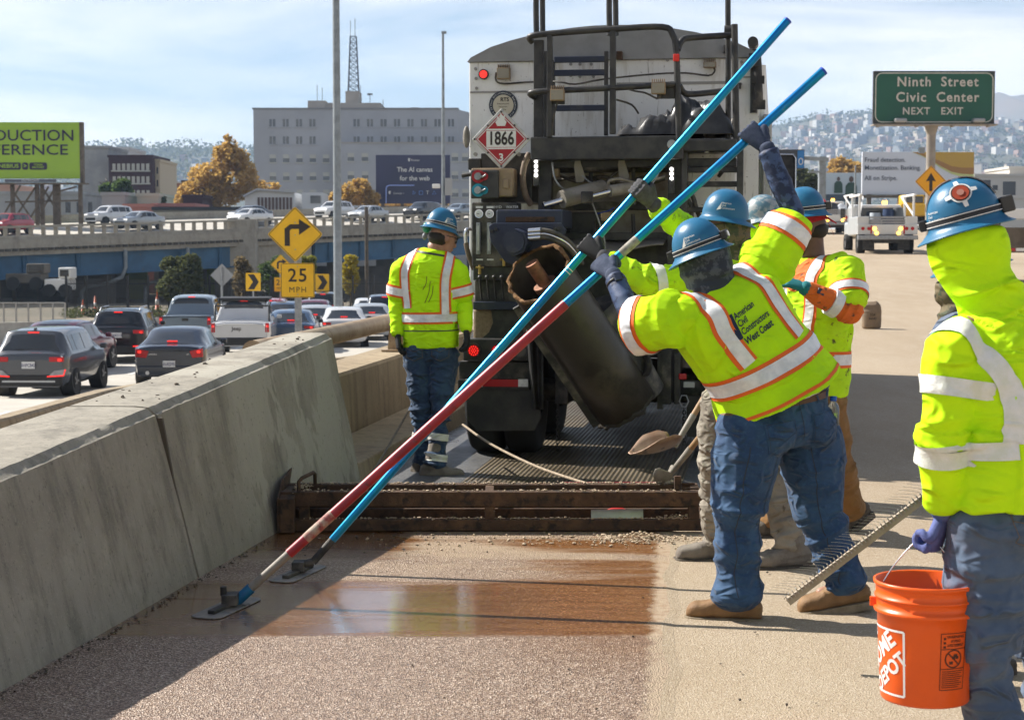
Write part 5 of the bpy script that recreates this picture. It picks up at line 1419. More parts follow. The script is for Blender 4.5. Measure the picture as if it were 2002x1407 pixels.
block('low grey shed below the palms',200,382,243,440,182,M_('grey_shed',(0.30,0.31,0.32),0.8),dep=8)
block('low sage green flat building',269,384,310,440,184,M_('sage_wall',(0.34,0.39,0.33),0.85),dep=8)
block('low pink wall building under the palms',243,405,299,440,178,M_('pink_wall',(0.48,0.20,0.16),0.85),dep=8); block('long low pink-topped building beyond the viaduct',299,404,380,440,180,M_('pink_band',(0.45,0.19,0.16),0.85),dep=8)
block('long dark roofed shed beyond the viaduct',300,411,480,445,176,M_('grey_brown_shed',(0.25,0.235,0.21),0.85),dep=6,roof=M_('dark_roof',(0.04,0.04,0.045),0.8))
block('small maroon block in front of the gold tree',358,386,396,412,206,m_maroon); block('pale low building with dark glazing at the far left',0,380,160,440,196,m_mottled,cells=[(128,395,138,416),(150,395,160,416),(172,395,180,416)])
block('small orange brick house left of the gold tree',338,363,354,420,260,M_('orange_brick',(0.32,0.13,0.07),0.85)); block('small dark brick house left of the gold tree',357,357,367,420,262,m_maroon)
block('white low houses left of the gold tree',312,358,337,420,280,m_cream); block('pink low building far left behind the scaffold',0,365,22,420,250,M_('dusty_pink',(0.42,0.26,0.2),0.85))
block('long grey wall behind the white pavilion',480,411,920,445,215,m_mottled,dep=6)
# white pavilion with a mono-pitch roof
Yp = 190; o = empty('pavilion',U(552,412,Yp),0,'white pavilion with sloping roof and dark louvred front','building')
q =[U(479,412,Yp),U(479,384,Yp),U(503,371,Yp),U(575,376,Yp),U(575,412,Yp)]
mb = MB(); mb.prism(q,(0,8,0)); mb.build('wall',M_('white_wall',(0.62,0.63,0.64),0.8),o); mb = MB(); mb.bar(U(476,384,Yp-0.3),U(503,370,Yp-0.3),0.6,0.2); mb.bar(U(503,370,Yp-0.3),U(577,375.5,Yp-0.3),0.6,0.2); mb.build('roof',M_('grey_roof_edge',(0.4,0.41,0.42),0.7),o)
for k in range(10):a,b = U(504+7*k,411,Yp),U(508+7*k,386,Yp); mb = MB(); mb.bx(a.x,b.x,Yp-0.1,Yp,a.z,b.z); mb.build('louvre',M_('brown_louvre',(0.10,0.06,0.05),0.7)if k==0 else bpy.data.materials['brown_louvre'],o)
mb = MB(); a,b = U(588,412,Yp),U(627,376,Yp); mb.bx(a.x,b.x,Yp+1,Yp+8,a.z,b.z); mb.build('side_block',bpy.data.materials['white_wall'],o); a,b = U(605,397,Yp),U(625,382,Yp); mb = MB(); mb.bx(a.x,b.x,Yp+0.9,Yp+1,a.z,b.z); mb.build('window',m_pane,o)
# right side buildings
block('pale flat industrial building at the right edge',1905,345,2060,430,230,M_('pale_industrial_wall',(0.46,0.45,0.43),0.85),cells=[(1907,352,1936,385),(1960,355,1985,385),(1940,362,1950,372)],zb=-3)
block('taller cream industrial block at the right edge',1972,330,2060,430,236,M_('cream_industrial_wall',(0.52,0.48,0.42),0.85),zb=-3); block('low white roofed shed at the right edge',1915,388,2060,430,190,M_('off_white_shed',(0.5,0.49,0.47),0.85),zb=-3)
# right side: exit sign, warning sign, gantry
Ys = 78; c0,c1 = U(1709,241,Ys),U(1944,141,Ys); cc =(c0+c1)/2; s = Ys/FPX; zs = zd(Ys)
sg = empty('exit_sign',(U(1824,400,Ys).x,Ys,zs),0,'green overhead exit sign with white lettering on a single post','road sign')
W_,H_ = c1.x-c0.x,c1.z-c0.z
mb = MB(); mb.bx(c0.x-0.05,c1.x+0.05,Ys+0.02,Ys+0.22,c0.z-0.05,c1.z+0.05); mb.build('sign_box',m_black,sg,bevel=0.02)
pnl = plate(sg,Vector((cc.x,Ys,cc.z)),W_,H_,0.35,0,M_('green_sign_sheet',(0.010,0.082,0.050),0.45,c2=(0.012,0.095,0.058),vs=0.6),name='green_panel')
m_signwhite = M_('aged_white_letters',(0.60,0.56,0.50),0.6,c2=(0.5,0.46,0.40),vs=3)
border(pnl,Vector((cc.x,Ys,cc.z)),W_,H_,0.35,0,0.045,m_signwhite,0.004,0.03)
for t,u,v,k in(('Ninth',1787,161,18),('Street',1876,161,18),('Civic',1781,191,18),('Center',1872,191,18),('NEXT',1791,218,13.5),('EXIT',1861,218,13.5)):mb = MB(); text_on(mb,t,U(u,v,Ys)+EF*0.02,EX,EZ,k*s,bold=0.02,space=1.16,sx=0.98); mb.build('lettering',m_signwhite,pnl,fix=False)
m_postbrown = M_('weathered_post',(0.33,0.29,0.24),0.7,c2=(0.24,0.21,0.18),vs=1.5)
px_ = U(1823,300,Ys).x
mb = MB(); mb.cyl((px_,Ys+0.3,zs),(px_,Ys+0.3,c0.z-0.5),0.21,n=16); mb.cyl((px_,Ys+0.3,c0.z-0.5),(px_,Ys+0.3,c0.z-0.05),0.21,0.34,n=16); mb.build('post',m_postbrown,sg)
mb = MB(); mb.bx(c0.x-0.1,c1.x+0.1,Ys-0.35,Ys+0.3,c0.z-0.12,c0.z-0.055); mb.build('lamp_shelf',m_postbrown,sg)
for u in(1760,1913):q = U(u,236,Ys-0.3); mb = MB(); mb.box(q,(0.55,0.4,0.2)); mb.build('lamp',m_signback,sg,bevel=0.06)
for u in(1715,1790,1860,1930):q = U(u,243,Ys); mb = MB(); mb.box(q+V3(0,-0.2,-0.08),(0.12,0.4,0.12)); mb.build('bracket',m_postbrown,sg)
q = U(1802,294,Ys-0.4); mb = MB(); mb.box(q,(0.24,0.2,0.26)); mb.build('camera',m_polegrey,sg)
Ya = 58; c = U(1820,355,Ya); s = Ya/FPX; o = empty('warning_sign',(c.x,Ya,zd(Ya)),0,'yellow diamond sign with a straight-ahead arrow beside the foreground hat','road sign'); sd_ = 31*s*1.414
mb = MB(); mb.cyl((c.x,Ya+0.05,zd(Ya)),(c.x,Ya+0.05,c.z+0.3),0.04,n=8); mb.build('post',m_steel,o); d = plate(o,c,sd_,sd_,0.04,R(45),M_('orange_yellow_sheet',(0.80,0.36,0.01),0.45)); border(d,c,sd_,sd_,0.04,R(45),0.015,m_signblk,0.002,0.015)
mb = MB(); k = 31*s; mb.add([c+EX*x*k+EZ*z*k+EF*0.003 for x,z in((-.1,-.6),(.1,-.6),(.1,.05),(.32,.0),(0,.55),(-.32,.0),(-.1,.05))],[(0,1,2,6),(5,6,2,3,4)]); mb.build('arrow',m_signblk,d,fix=False)
Yq = 120; o = empty('sign_gantry',U(1607,440,Yq),0,'grey steel gantry post with a dark panel and blue strip right of the truck','gantry')
a,b = U(1607,450,Yq),U(1607,306,Yq); mb = MB(); mb.bx(a.x-0.24,a.x+0.24,Yq,Yq+0.5,zd(Yq)-0.5,b.z); mb.build('post',m_polegrey,o)
a,b = U(1545,308,Yq),U(1620,312,Yq); mb = MB(); mb.bar(a,b,0.25,0.25); mb.build('arm',m_polegrey,o); mb = MB(); a,b = U(1580,336,Yq),U(1610,336,Yq); mb.bar(a,b,0.15,0.15); mb.build('arm',m_polegrey,o)
a,b = U(1480,331,Yq),U(1571,293,Yq); mb = MB(); mb.bx(a.x,b.x,Yq-0.4,Yq-0.1,a.z,b.z); pn = mb.build('dark_panel',M_('charcoal_panel',(0.035,0.038,0.045),0.5),o)
a,b = U(1557,329,Yq),U(1570,295,Yq); mb = MB(); mb.bx(a.x,b.x,Yq-0.45,Yq-0.4,a.z,b.z); mb.build('blue_strip',M_('blue_panel',(0.02,0.16,0.42),0.5),pn)
mb = MB(); q =(a+b)/2+EF*0.47; mb.tube([q+EX*0.14*math.cos(t)+EZ*(0.22*math.sin(t)-0.15)for t in np.linspace(0,6.283,13)[:-1]],0.03,5,closed=True); mb.build('white_mark',m_white,pn)
pole('thin lamp pole in front of the photo billboard at right',1671,323,440,110,0.06,0.05,name='lamp_pole')
# hills and the far town
def hill(name,prof,Y0,Yd,m,nrow=14,seed=1,rough=6.0):
 us = np.array([p[0]for p in prof]); vs_ = np.array([p[1]for p in prof]); n = 90
 mb = MB(); P =[]
 for j in range(nrow+1):
  t = j/nrow; Y = Y0+Yd*t
  for i in range(n+1):
   u = us[0]+(us[-1]-us[0])*i/n; v = np.interp(u,us,vs_)
   zt = U(u,v,Y0+Yd).z; x =(u-1001)/FPX*(Y0+Yd)
   P.append([x,Y,-6+(zt+6)*(t**0.8)])
 P = np.array(P); tt = np.repeat(np.arange(nrow+1)/nrow,n+1)
 P[:,2]+=vnoise(P*np.array([1/130,1/160,0]),seed)*rough*np.sin(np.pi*tt)*2+vnoise(P*np.array([1/40,1/60,0]),seed+1)*rough*0.3*tt
 w = n+1
 mb.add(P,[(j*w+i,j*w+i+1,(j+1)*w+i+1,(j+1)*w+i)for j in range(nrow)for i in range(n)],0,True)
 o = mb.build(name,m,fix=False); tag(o,kind='structure')
 return P.reshape(nrow+1,w,3)
m_hill = M_('hillside_scrub',(0.055,0.065,0.04),0.95,c2=(0.09,0.085,0.055),vs=0.012,c3=(0.12,0.10,0.075),v3=0.03,lo3=0.55,hi3=0.65)
m_hill2 = M_('far_hill_grass',(0.15,0.105,0.06),0.95,c2=(0.09,0.085,0.05),vs=0.004)
H1 = hill('hill',[(300,300),(900,290),(1250,262),(1380,256),(1500,246),(1540,240),(1570,232),(1603,222),(1625,228),(1660,220),(1700,219),(1740,226),(1800,232),(1870,236),(1950,240),(2050,246),(2200,262)],1500,1300,m_hill,seed=3)
H2 = hill('hill',[(1500,290),(1700,240),(1850,220),(1930,186),(1945,180),(1968,189),(2002,183),(2060,176),(2200,200)],2600,1700,m_hill2,seed=8,rough=14)
H3 = hill('hill',[(-100,300),(60,292),(160,290),(240,289),(270,287),(310,290),(340,288),(362,286),(400,291),(440,296),(497,292),(600,300),(900,310)],1300,1100,m_hill,seed=12)
rh = np.random.default_rng(31)
hm_mats =[M_('house_white',(0.50,0.49,0.46),0.8),M_('house_cream',(0.40,0.35,0.28),0.8),M_('house_grey',(0.22,0.23,0.24),0.8),M_('house_rose',(0.30,0.20,0.16),0.8)]
m_hroof = M_('house_roof',(0.16,0.12,0.10),0.9)
hmesh =[]
for k,m in enumerate(hm_mats):
 for fl in(0,1):
  mb = MB(); mb.bx(-4,4,-5,5,-3,7+3*fl)
  if fl==0:mb.prism([(-4.3,-5.3,7),(4.3,-5.3,7),(0,-5.3,9.6)],(0,10.6,0),1)
  else:mb.bx(-4.3,4.3,-5.3,5.3,10,10.6,1)
  for zz in((1.5,4.6)if fl==0 else(1.5,4.6,7.6)):
   for xx in(-2.2,0.6):mb.bx(xx,xx+1.5,-5.06,-4.9,zz,zz+1.6,2)
  me = mb.mesh('house'); me.materials.append(m); me.materials.append(m_hroof); me.materials.append(m_dkpane); hmesh.append(me)
def hpoint(H,t,s_):
 j = t*(H.shape[0]-1); i = s_*(H.shape[1]-1); j0,i0 = min(int(j),H.shape[0]-2),min(int(i),H.shape[1]-2); a,b = j-j0,i-i0
 return(H[j0,i0]*(1-a)*(1-b)+H[j0+1,i0]*a*(1-b)+H[j0,i0+1]*(1-a)*b+H[j0+1,i0+1]*a*b)
spots =[]
for k in range(2600):
 t = rh.random()**0.8*0.95; s_ = 0.55+0.42*rh.random(); p = hpoint(H1,t,s_)
 if vnoise(np.array([[p[0]/120,p[1]/160,2.0]]),4)[0]+0.3*rh.normal()<-0.08:continue
 spots.append(p)
spots.sort(key=lambda p:p[1])
for p in spots[:300]:
 o = link('hillside_house',hmesh[rh.integers(0,len(hmesh))]); o.location = p; o.rotation_euler =(0,0,rh.normal(0.2,0.5)); k = 0.75+0.6*rh.random(); o.scale =(k*(0.8+0.6*rh.random()),k,k*(0.8+0.4*rh.random()))
 tag(o,'small pale house among many on the lower hazy hillside at right','house','houses on the lower hillside')
def house_mass(name,pts,lab,seed,sc=1.0):
 mb = MB(); r = np.random.default_rng(seed)
 for p in pts:
  w,d,h = 4*sc*(0.7+0.7*r.random()),5*sc,7*sc*(0.7+0.8*r.random()); mb.box((p[0],p[1],p[2]+h/2-1.5),(2*w,2*d,h+3),rz=r.normal(0.2,0.4),mi=int(r.integers(0,4)))
 o = mb.build(name,hm_mats,fix=False); tag(o,lab,'houses',kind='stuff')
house_mass('hillside_houses',spots[300:],'mass of tiny pale houses spread up the hazy hillside',5)
house_mass('far_town',[hpoint(H3,0.1+0.6*rh.random(),0.25+0.4*rh.random())for k in range(180)],'tiny pale houses at the foot of the left hill',6)
tl =[(Vector(hpoint(H1,0.05+0.93*rh.random(),0.5+0.5*rh.random()))+V3(0,0,3),(10+16*rh.random(),10,5+5*rh.random()))for k in range(620)]+[(Vector(hpoint(H3,0.3+0.7*rh.random(),0.05+0.7*rh.random()))+V3(0,0,4),(12+14*rh.random(),10,7+5*rh.random()))for k in range(420)]
V,F = leaf_cloud(tl,42000,1.6,3.6,41)
tag(link('hillside_trees',fast_mesh('hillside_trees',V,F,m_leafolive)),'dark tree cover scattered over the hazy hills','trees',kind='stuff')
# haze
mb = MB(); mb.bx(-3500,4000,-120,5200,-9.0,480)
hz = mb.build('haze',bpy.data.materials.new('haze_air'))
hm = hz.data.materials[0]; hm.use_nodes = True; nt = hm.node_tree; nt.nodes.clear()
ho = nt.nodes.new('ShaderNodeOutputMaterial'); pv = nt.nodes.new('ShaderNodeVolumePrincipled'); pv.inputs['Color'].default_value =(0.50,0.70,1.0,1); pv.inputs['Density'].default_value = 0.00016; pv.inputs['Density Attribute'].default_value = ''; hm.cycles.homogeneous_volume = True; pv.inputs['Anisotropy'].default_value = 0.1
nt.links.new(pv.outputs['Volume'],ho.inputs['Volume'])
tag(hz,'pale blue daylight haze softening the distant hills','haze',kind='stuff')
# vehicles
CAR ={'hatch':dict(L=4.2,w=0.90,zb=0.24,st=[(0,.84,.86),(.04,.98,1.0),(.14,1.02,1.06),(.46,1.03,1.47),(.62,1.03,1.53),(1.3,1.02,1.57),(2.1,1.01,1.56),(2.65,1.0,1.49),(3.3,.99,1.03),(4.0,.86,.90),(4.2,.6,.64)],side=[(.70,1.0),(1.06,1.72),(1.78,2.62)],rear=(.17,.43),ws=(2.72,3.24)),'suv':dict(L=4.6,w=0.93,zb=0.27,st=[(0,.92,.94),(.04,1.08,1.10),(.12,1.12,1.16),(.36,1.12,1.56),(.55,1.12,1.63),(1.2,1.11,1.68),(2.2,1.1,1.67),(2.8,1.09,1.58),(3.5,1.07,1.11),(4.35,.95,.99),(4.6,.7,.74)],side=[(.66,1.1),(1.17,1.95),(2.02,2.78)],rear=(.15,.34),ws=(2.88,3.42)),'coupe':dict(L=4.8,w=0.93,zb=0.22,st=[(0,.84,.86),(.04,.97,.99),(.42,.99,1.02),(1.1,.97,1.31),(1.5,.96,1.41),(2.2,.95,1.42),(2.7,.94,1.35),(3.5,.93,.97),(4.5,.8,.84),(4.8,.56,.6)],side=[(1.15,1.62),(1.68,2.8)],rear=(.47,1.08),ws=(2.78,3.44)),'sedan':dict(L=4.75,w=0.91,zb=0.22,st=[(0,.86,.88),(.04,.99,1.01),(.55,1.0,1.03),(1.15,.99,1.36),(1.6,.98,1.45),(2.3,.97,1.45),(2.8,.96,1.37),(3.6,.94,.98),(4.5,.8,.84),(4.75,.56,.6)],side=[(1.2,1.62),(1.68,2.26),(2.32,2.95)],rear=(.6,1.12),ws=(2.88,3.54)),'pickup':dict(L=5.7,w=1.0,zb=0.42,st=[(0,1.12,1.14),(.03,1.18,1.20),(.9,1.18,1.20),(1.78,1.18,1.20),(1.84,1.18,1.62),(1.98,1.2,1.84),(2.6,1.2,1.91),(3.4,1.19,1.9),(3.75,1.18,1.78),(4.35,1.17,1.22),(5.4,1.08,1.12),(5.7,.7,.74)],side=[(2.1,2.75),(2.82,3.65)],rear=(1.80,1.93),ws=(3.8,4.3)),}
m_plate = M_('number_plate',(0.62,0.62,0.62),0.5); m_plateink = M_('plate_ink',(0.03,0.04,0.12),0.6); m_trim = M_('black_trim',(0.02,0.02,0.021),0.6)
m_rim = M_('alloy_rim',(0.38,0.38,0.38),0.35,0.8); m_head = M_('headlamp_glass',(0.55,0.57,0.6),0.1,emis=(1,0.95,0.85),es=0.6)
def paint(name,c,rough=0.25):return M_(name,c,rough,0.15,coat=0.7,c2=tuple(x*0.92 for x in c),vs=1.2,spec=0.5)
P_grey = paint('grey_car_paint',(0.060,0.066,0.078)); P_black = paint('black_car_paint',(0.010,0.011,0.014)); P_navy = paint('navy_car_paint',(0.012,0.018,0.032)); P_maroon = paint('maroon_car_paint',(0.12,0.012,0.03))
P_bluegrey = paint('blue_grey_car_paint',(0.17,0.21,0.25)); P_white = paint('white_car_paint',(0.62,0.62,0.62)); P_silver = paint('silver_car_paint',(0.36,0.38,0.40)); P_red = paint('red_car_paint',(0.32,0.03,0.05)); P_blue = paint('blue_car_paint',(0.05,0.09,0.16))
def car(kind,lab,paint_m,loc,head,plate=None,lit=True,detail=2,cat='car',group='cars queuing on the lower road',roof_m=None,name='car',extra=None,tail='wide'):
 K = CAR[kind]; L,w,zb = K['L'],K['w'],K['zb']
 root = empty(name,loc,R(head),lab,cat,group)
 st = catmull([list(s)for s in K['st']],4); ys = np.array([s[0]for s in st]); zbl = np.array([s[1]for s in st]); ztp = np.maximum(np.array([s[2]for s in st]),zbl+0.015)
 def sec(y):
  b,t = float(np.interp(y,ys,zbl)),float(np.interp(y,ys,ztp)); cab = min(1.0,max(0.0,(t-b-0.04)/0.25))
  e = 1-0.10*max(0,1-y/0.35)**2-0.22*max(0,(y-(L-0.9))/0.9)**2; W = w*e
  wr = W*(0.93-0.17*cab)
  return[(0,zb),(W*0.86,zb),(W*0.96,zb+0.12),(W,zb+(b-zb)*0.55),(W*0.985,b-0.07),(W*0.955,b),(wr,t-0.055-0.02*cab),(wr*0.90,t-0.018),(wr*0.62,t+0.012),(0,t+0.022)]
 mb = MB(); vs =[]
 S =[sec(y)for y in ys]; n = len(S[0])
 for y,q in zip(ys,S):vs+=[(x,y,z)for x,z in q]+[(-x,y,z)for x,z in reversed(q[1:-1])]
 m = 2*n-2
 mb.add(vs,[(i*m+j,i*m+(j+1)%m,(i+1)*m+(j+1)%m,(i+1)*m+j)for i in range(len(ys)-1)for j in range(m)],0,True)
 mb.add(vs[:m],[tuple(range(m-1,-1,-1))]); mb.add(vs[-m:],[tuple(range(m))])
 body = mb.build('body',paint_m,root,world=False)
 def side_pt(y,f,sg,off=0.006):
  q = sec(y); a,b = q[5],q[6]; x,z = a[0]+(b[0]-a[0])*f,a[1]+(b[1]-a[1])*f
  return(sg*(x+off),y,z+off*0.3)
 def top_pt(y,f,off=0.007):
  q = sec(y); a = abs(f); x = q[6][0]*a*0.97
  z = q[9][1]+(q[8][1]-q[9][1])*min(1,a/0.62)if a<0.62 else q[8][1]+(q[6][1]-q[8][1])*((a-0.62)/0.38)*0.8
  return(math.copysign(x,f)if f else 0,y-off,z+off)
 for(a,b)in K['side']:
  for sg in(1,-1):
   mb = MB(); mb.grid(lambda s_,t_:side_pt(a+(b-a)*s_,0.08+0.80*t_,sg),5,2); mb.build('side_window',m_glass,root,world=False)
 a,b = K['rear']; mb = MB(); mb.grid(lambda s_,t_:top_pt(a+(b-a)*t_,-0.88+1.76*s_),8,5); rw = mb.build('rear_window',m_glass,root,world=False)
 a,b = K['ws']; mb = MB(); mb.grid(lambda s_,t_:(lambda p:(p[0],p[1]+0.014,p[2]))(top_pt(a+(b-a)*t_,-0.88+1.76*s_)),8,5); mb.build('windscreen',m_glass,root,world=False)
 if roof_m:
  y0 = K['st'][3][0]if kind!='pickup' else 1.9
  mb = MB(); mb.grid(lambda s_,t_:(lambda p:(p[0]*1.03,p[1],p[2]+0.004))(top_pt(y0+(K['ws'][0]-0.15-y0)*t_,-1+2*s_)),8,8); mb.build('roof_skin',roof_m,root,world=False)
 r_ = 0.33 if kind in('hatch','sedan','coupe')else 0.37
 for y in(0.78,L-0.92):
  for sg in(1,-1):
   x = sg*(w-0.115); Mx = Matrix.Rotation(R(90)*sg,3,'Y')
   mb = MB(); mb.cyl((sg*(w-0.3),y,r_),(sg*(w+0.004),y,r_+0.02),r_+0.055,n=22); mb.build('wheel_arch',m_trim,root,world=False)
   mb = MB(); mb.lathe([(r_*0.62,-0.11),(r_*0.94,-0.11),(r_,-0.08),(r_,0.08),(r_*0.94,0.115),(r_*0.66,0.12)],22,(x+sg*0.012,y,r_),M=Mx); wh = mb.build('wheel',m_rubber,root,world=False)
   if detail:
    mb = MB(); mb.lathe([(r_*0.66,0.115),(r_*0.6,0.08),(r_*0.55,0.05),(0.001,0.05)],18,(x+sg*0.012,y,r_),M=Mx,mi=1)
    for k in range(5):
     an = 6.283*k/5; d = Vector((0,math.cos(an),math.sin(an))); c0 = Vector((x+sg*0.115,y,r_)); mb.bar(c0,c0+d*r_*0.62,0.05,0.02,up=(1,0,0))
    mb.build('rim',[m_rim,m_trim],wh,world=False)
 mb = MB(); W0 = w*0.9
 mb.box((0,0.02,zb+0.16),(W0*2*0.97,0.10,0.26)); mb.build('bumper',m_trim if kind in('suv','pickup','hatch')else paint_m,root,world=False,bevel=0.03)
 zt_ = K['st'][1][1]
 tl_m = m_tlred if lit else m_red
 for sg in(1,-1):
  if tail=='wide':mb = MB(); mb.box((sg*W0*0.80,0.035,zt_-0.09),(0.34,0.09,0.11))
  elif tail=='tall':mb = MB(); mb.box((sg*W0*0.98,0.03,zt_-0.15),(0.13,0.10,0.30))
  else:mb = MB(); mb.prism([(sg*W0*0.62,-0.012,zt_-0.08),(sg*W0*1.02,0.0,zt_-0.02),(sg*W0*1.03,0.0,zt_-0.24),(sg*W0*0.70,-0.012,zt_-0.26)],(0,0.16,0))
  t = mb.build('tail_light',m_red,root,world=False,bevel=0.015)
  mb = MB(); mb.box((sg*W0*(0.90 if tail!='tall' else 0.98),-0.015,zt_-0.10),(0.085,0.012,0.06)); mb.build('brake_lamp',tl_m,t,world=False)
  mb = MB(); mb.box((sg*(w+0.09),K['ws'][0]+0.25,K['st'][7][1]+0.05),(0.17,0.10,0.13)); mb.build('mirror',paint_m if detail>1 else m_trim,root,world=False,bevel=0.03)
  mb = MB(); mb.box((sg*w*0.62,L-0.12,K['st'][-2][1]-0.10),(0.36,0.16,0.14)); mb.build('headlight',m_head,root,world=False,bevel=0.03)
 mb = MB(); mb.box((0,L-0.02,zb+0.22),(w*1.2,0.08,0.22)); mb.build('grille',m_trim,root,world=False,bevel=0.02)
 if lit:
  p = top_pt(K['rear'][1]+(0.02 if kind not in('coupe','sedan')else-0.5*(K['rear'][1]-K['rear'][0])*1.7),0.0); mb = MB(); mb.box((0,p[1]-0.01,p[2]+0.012),(0.26,0.03,0.026)); mb.build('high_brake_light',m_tlred,root,world=False)
 if plate and detail:
  zp = zb+0.52 if kind in('hatch','suv')else zb+0.34
  if kind=='suv':zp = zb+0.62
  mb = MB(); mb.box((0,-0.035,zp),(0.31,0.02,0.16)); pl_ = mb.build('number_plate',m_plate,root,world=False)
  mb = MB(); text_on(mb,plate,(0,-0.047,zp-0.008),(1,0,0),(0,0,1),0.075,sx=0.8,bold=0.015); mb.build('plate_number',m_plateink,pl_,world=False,fix=False)
 if extra:extra(root,K)
 return root
def cpos(u,Y,dz=0.0):return(U(u,500,Y).x,Y,zlow(Y)+dz)
def x_grey(root,K):
 mb = MB(); mb.bx(-0.02,0.02,0.5,0.68,1.53,1.60); mb.v =[(x*(1 if z<1.57 else 0.3),y,z)for x,y,z in mb.v]; mb.build('shark_fin_aerial',m_black,root,world=False)
 mb = MB(); mb.tube([(0.14*math.cos(t),-0.012+0.05,0.90+0.06*math.sin(t))for t in np.linspace(0,6.283,21)[:-1]],0.011,6,closed=True)
 for a,b in(((-0.06,-0.035),(-0.03,0.04)),((0.03,-0.04),(0.06,0.035)),((-0.045,-0.0),(0.045,0.0))):mb.bar((a[0],0.035,0.90+a[1]),(b[0],0.035,0.90+b[1]),0.018,0.018)
 mb.build('emblem',m_chrome,root,world=False)
 mb = MB(); text_on(mb,'KONA',(0.55,0.018,0.80),(1,0,0),(0,0,1),0.035); text_on(mb,'electric',(0.55,0.018,0.76),(1,0,0),(0,0,1),0.025); mb.build('badge',m_chrome,root,world=False,fix=False)
 for sg in(1,-1):
  mb = MB(); mb.prism([(sg*0.46,-0.036,0.50),(sg*0.82,-0.02,0.52),(sg*0.85,-0.01,0.66),(sg*0.60,-0.03,0.63)],(0,0.03,0)); q = mb.build('fog_lamp',m_steel,root,world=False)
  mb = MB(); mb.tube([(sg*0.44,-0.045,0.495),(sg*0.82,-0.03,0.515),(sg*0.86,-0.02,0.66)],0.016,6); mb.build('fog_trim',m_tlred,q,world=False)
 mb = MB(); mb.bx(-0.62,0.62,-0.045,-0.03,0.36,0.40); mb.build('skid_strip',m_silverstrip,root,world=False)
 mb = MB(); mb.bar((-0.3,0.165,1.10),(0.25,0.185,1.115),0.03,0.02); mb.build('wiper',m_black,root,world=False)
m_silverstrip = M_('silver_trim',(0.42,0.43,0.45),0.35,0.6)
def x_suv(root,K):
 for sg in(1,-1):mb = MB(); mb.tube([(sg*0.62,0.75,1.64),(sg*0.62,0.85,1.73),(sg*0.62,2.3,1.74),(sg*0.62,2.45,1.66)],0.02,6); mb.build('roof_rail',m_silverstrip,root,world=False)
 mb = MB(); mb.bar((-0.62,1.0,1.73),(0.62,1.0,1.73),0.06,0.03); mb.build('roof_bar',m_trim,root,world=False)
 for sg in(1,-1):mb = MB(); mb.bx(sg*0.50,sg*0.68,-0.045,-0.03,0.52,0.56); mb.build('reflector',m_tlred,root,world=False)
 mb = MB(); mb.bar((-0.2,0.155,1.18),(0.3,0.17,1.19),0.03,0.02); mb.build('wiper',m_black,root,world=False)
def x_coupe(root,K):
 mb = MB(); mb.tube([(x,0.02,0.90+z)for x,z in((-0.06,0.06),(0.06,0.06),(0.045,-0.06),(-0.045,-0.06))],0.009,5,closed=True); mb.bar((-0.032,0.02,0.94),(-0.024,0.02,0.86),0.015,0.015); mb.bar((0.032,0.02,0.94),(0.024,0.02,0.86),0.015,0.015); mb.bar((-0.028,0.02,0.9),(0.028,0.02,0.9),0.015,0.015); mb.build('emblem',m_chrome,root,world=False)
 mb = MB(); text_on(mb,'ACCORD',(-0.42,-0.002,0.80),(1,0,0),(0,0,1),0.035); text_on(mb,'EX',(0.48,-0.002,0.80),(1,0,0),(0,0,1),0.035); mb.build('badge',m_chrome,root,world=False,fix=False)
 for sg in(-1,1):mb = MB(); mb.cyl((sg*0.55,-0.06,0.33),(sg*0.55,0.1,0.33),0.05,n=14); mb.build('exhaust',m_chrome,root,world=False)
def x_jeep(root,K):
 mb = MB(); text_on(mb,'Jeep',(-0.12,-0.004,1.0),(1,0,0),(0,0,1),0.13,bold=0.02); mb.build('tailgate_lettering',m_signblk,root,world=False,fix=False)
 mb = MB(); mb.bx(-0.86,0.86,1.86,3.6,1.86,1.96); mb.build('soft_top',m_trim,root,world=False,bevel=0.03)
 for sg in(1,-1):mb = MB(); mb.tube([(sg*0.9,0.9,1.2),(sg*0.9,1.0,1.72),(sg*0.9,1.8,1.8)],0.035,8); mb.build('bed_rack',m_black,root,world=False)
 mb = MB(); mb.tube([(-0.9,1.0,1.72),(0.9,1.0,1.72)],0.03,8); mb.build('bed_rack',m_black,root,world=False)
def x_pick(root,K):
 mb = MB(); mb.box((0,-0.01,1.08),(0.24,0.02,0.10)); mb.build('tailgate_handle',m_black,root,world=False,bevel=0.02); mb = MB(); mb.bx(-0.95,0.95,-0.01,0.05,1.165,1.205); mb.build('tailgate_cap',m_trim,root,world=False)
car('hatch','grey compact crossover with red brake lights at the left edge of the queue',P_grey,cpos(52,39.5),-1.0,'9HPC842',extra=x_grey,detail=2)
car('sedan','dark red sedan hidden behind the grey crossover',P_maroon,cpos(74,47.5),-4,None,lit=False,roof_m=P_navy)
car('suv','black suv with roof rails ahead of the grey crossover',P_black,cpos(226,53.5),4,'8ABZ115',extra=x_suv)
car('coupe','dark navy two-door coupe just beyond the barrier top',P_navy,cpos(328,43.5),2.5,'6UEJ295',extra=x_coupe,tail='angled')
car('pickup','blue-grey pickup truck beyond the navy coupe',P_bluegrey,cpos(360,63),3,None,extra=x_pick,tail='tall',cat='pickup')
car('pickup','white pickup with black soft top and bed rack',P_white,cpos(468,56),5,None,extra=x_jeep,tail='tall',cat='pickup',roof_m=m_trim)
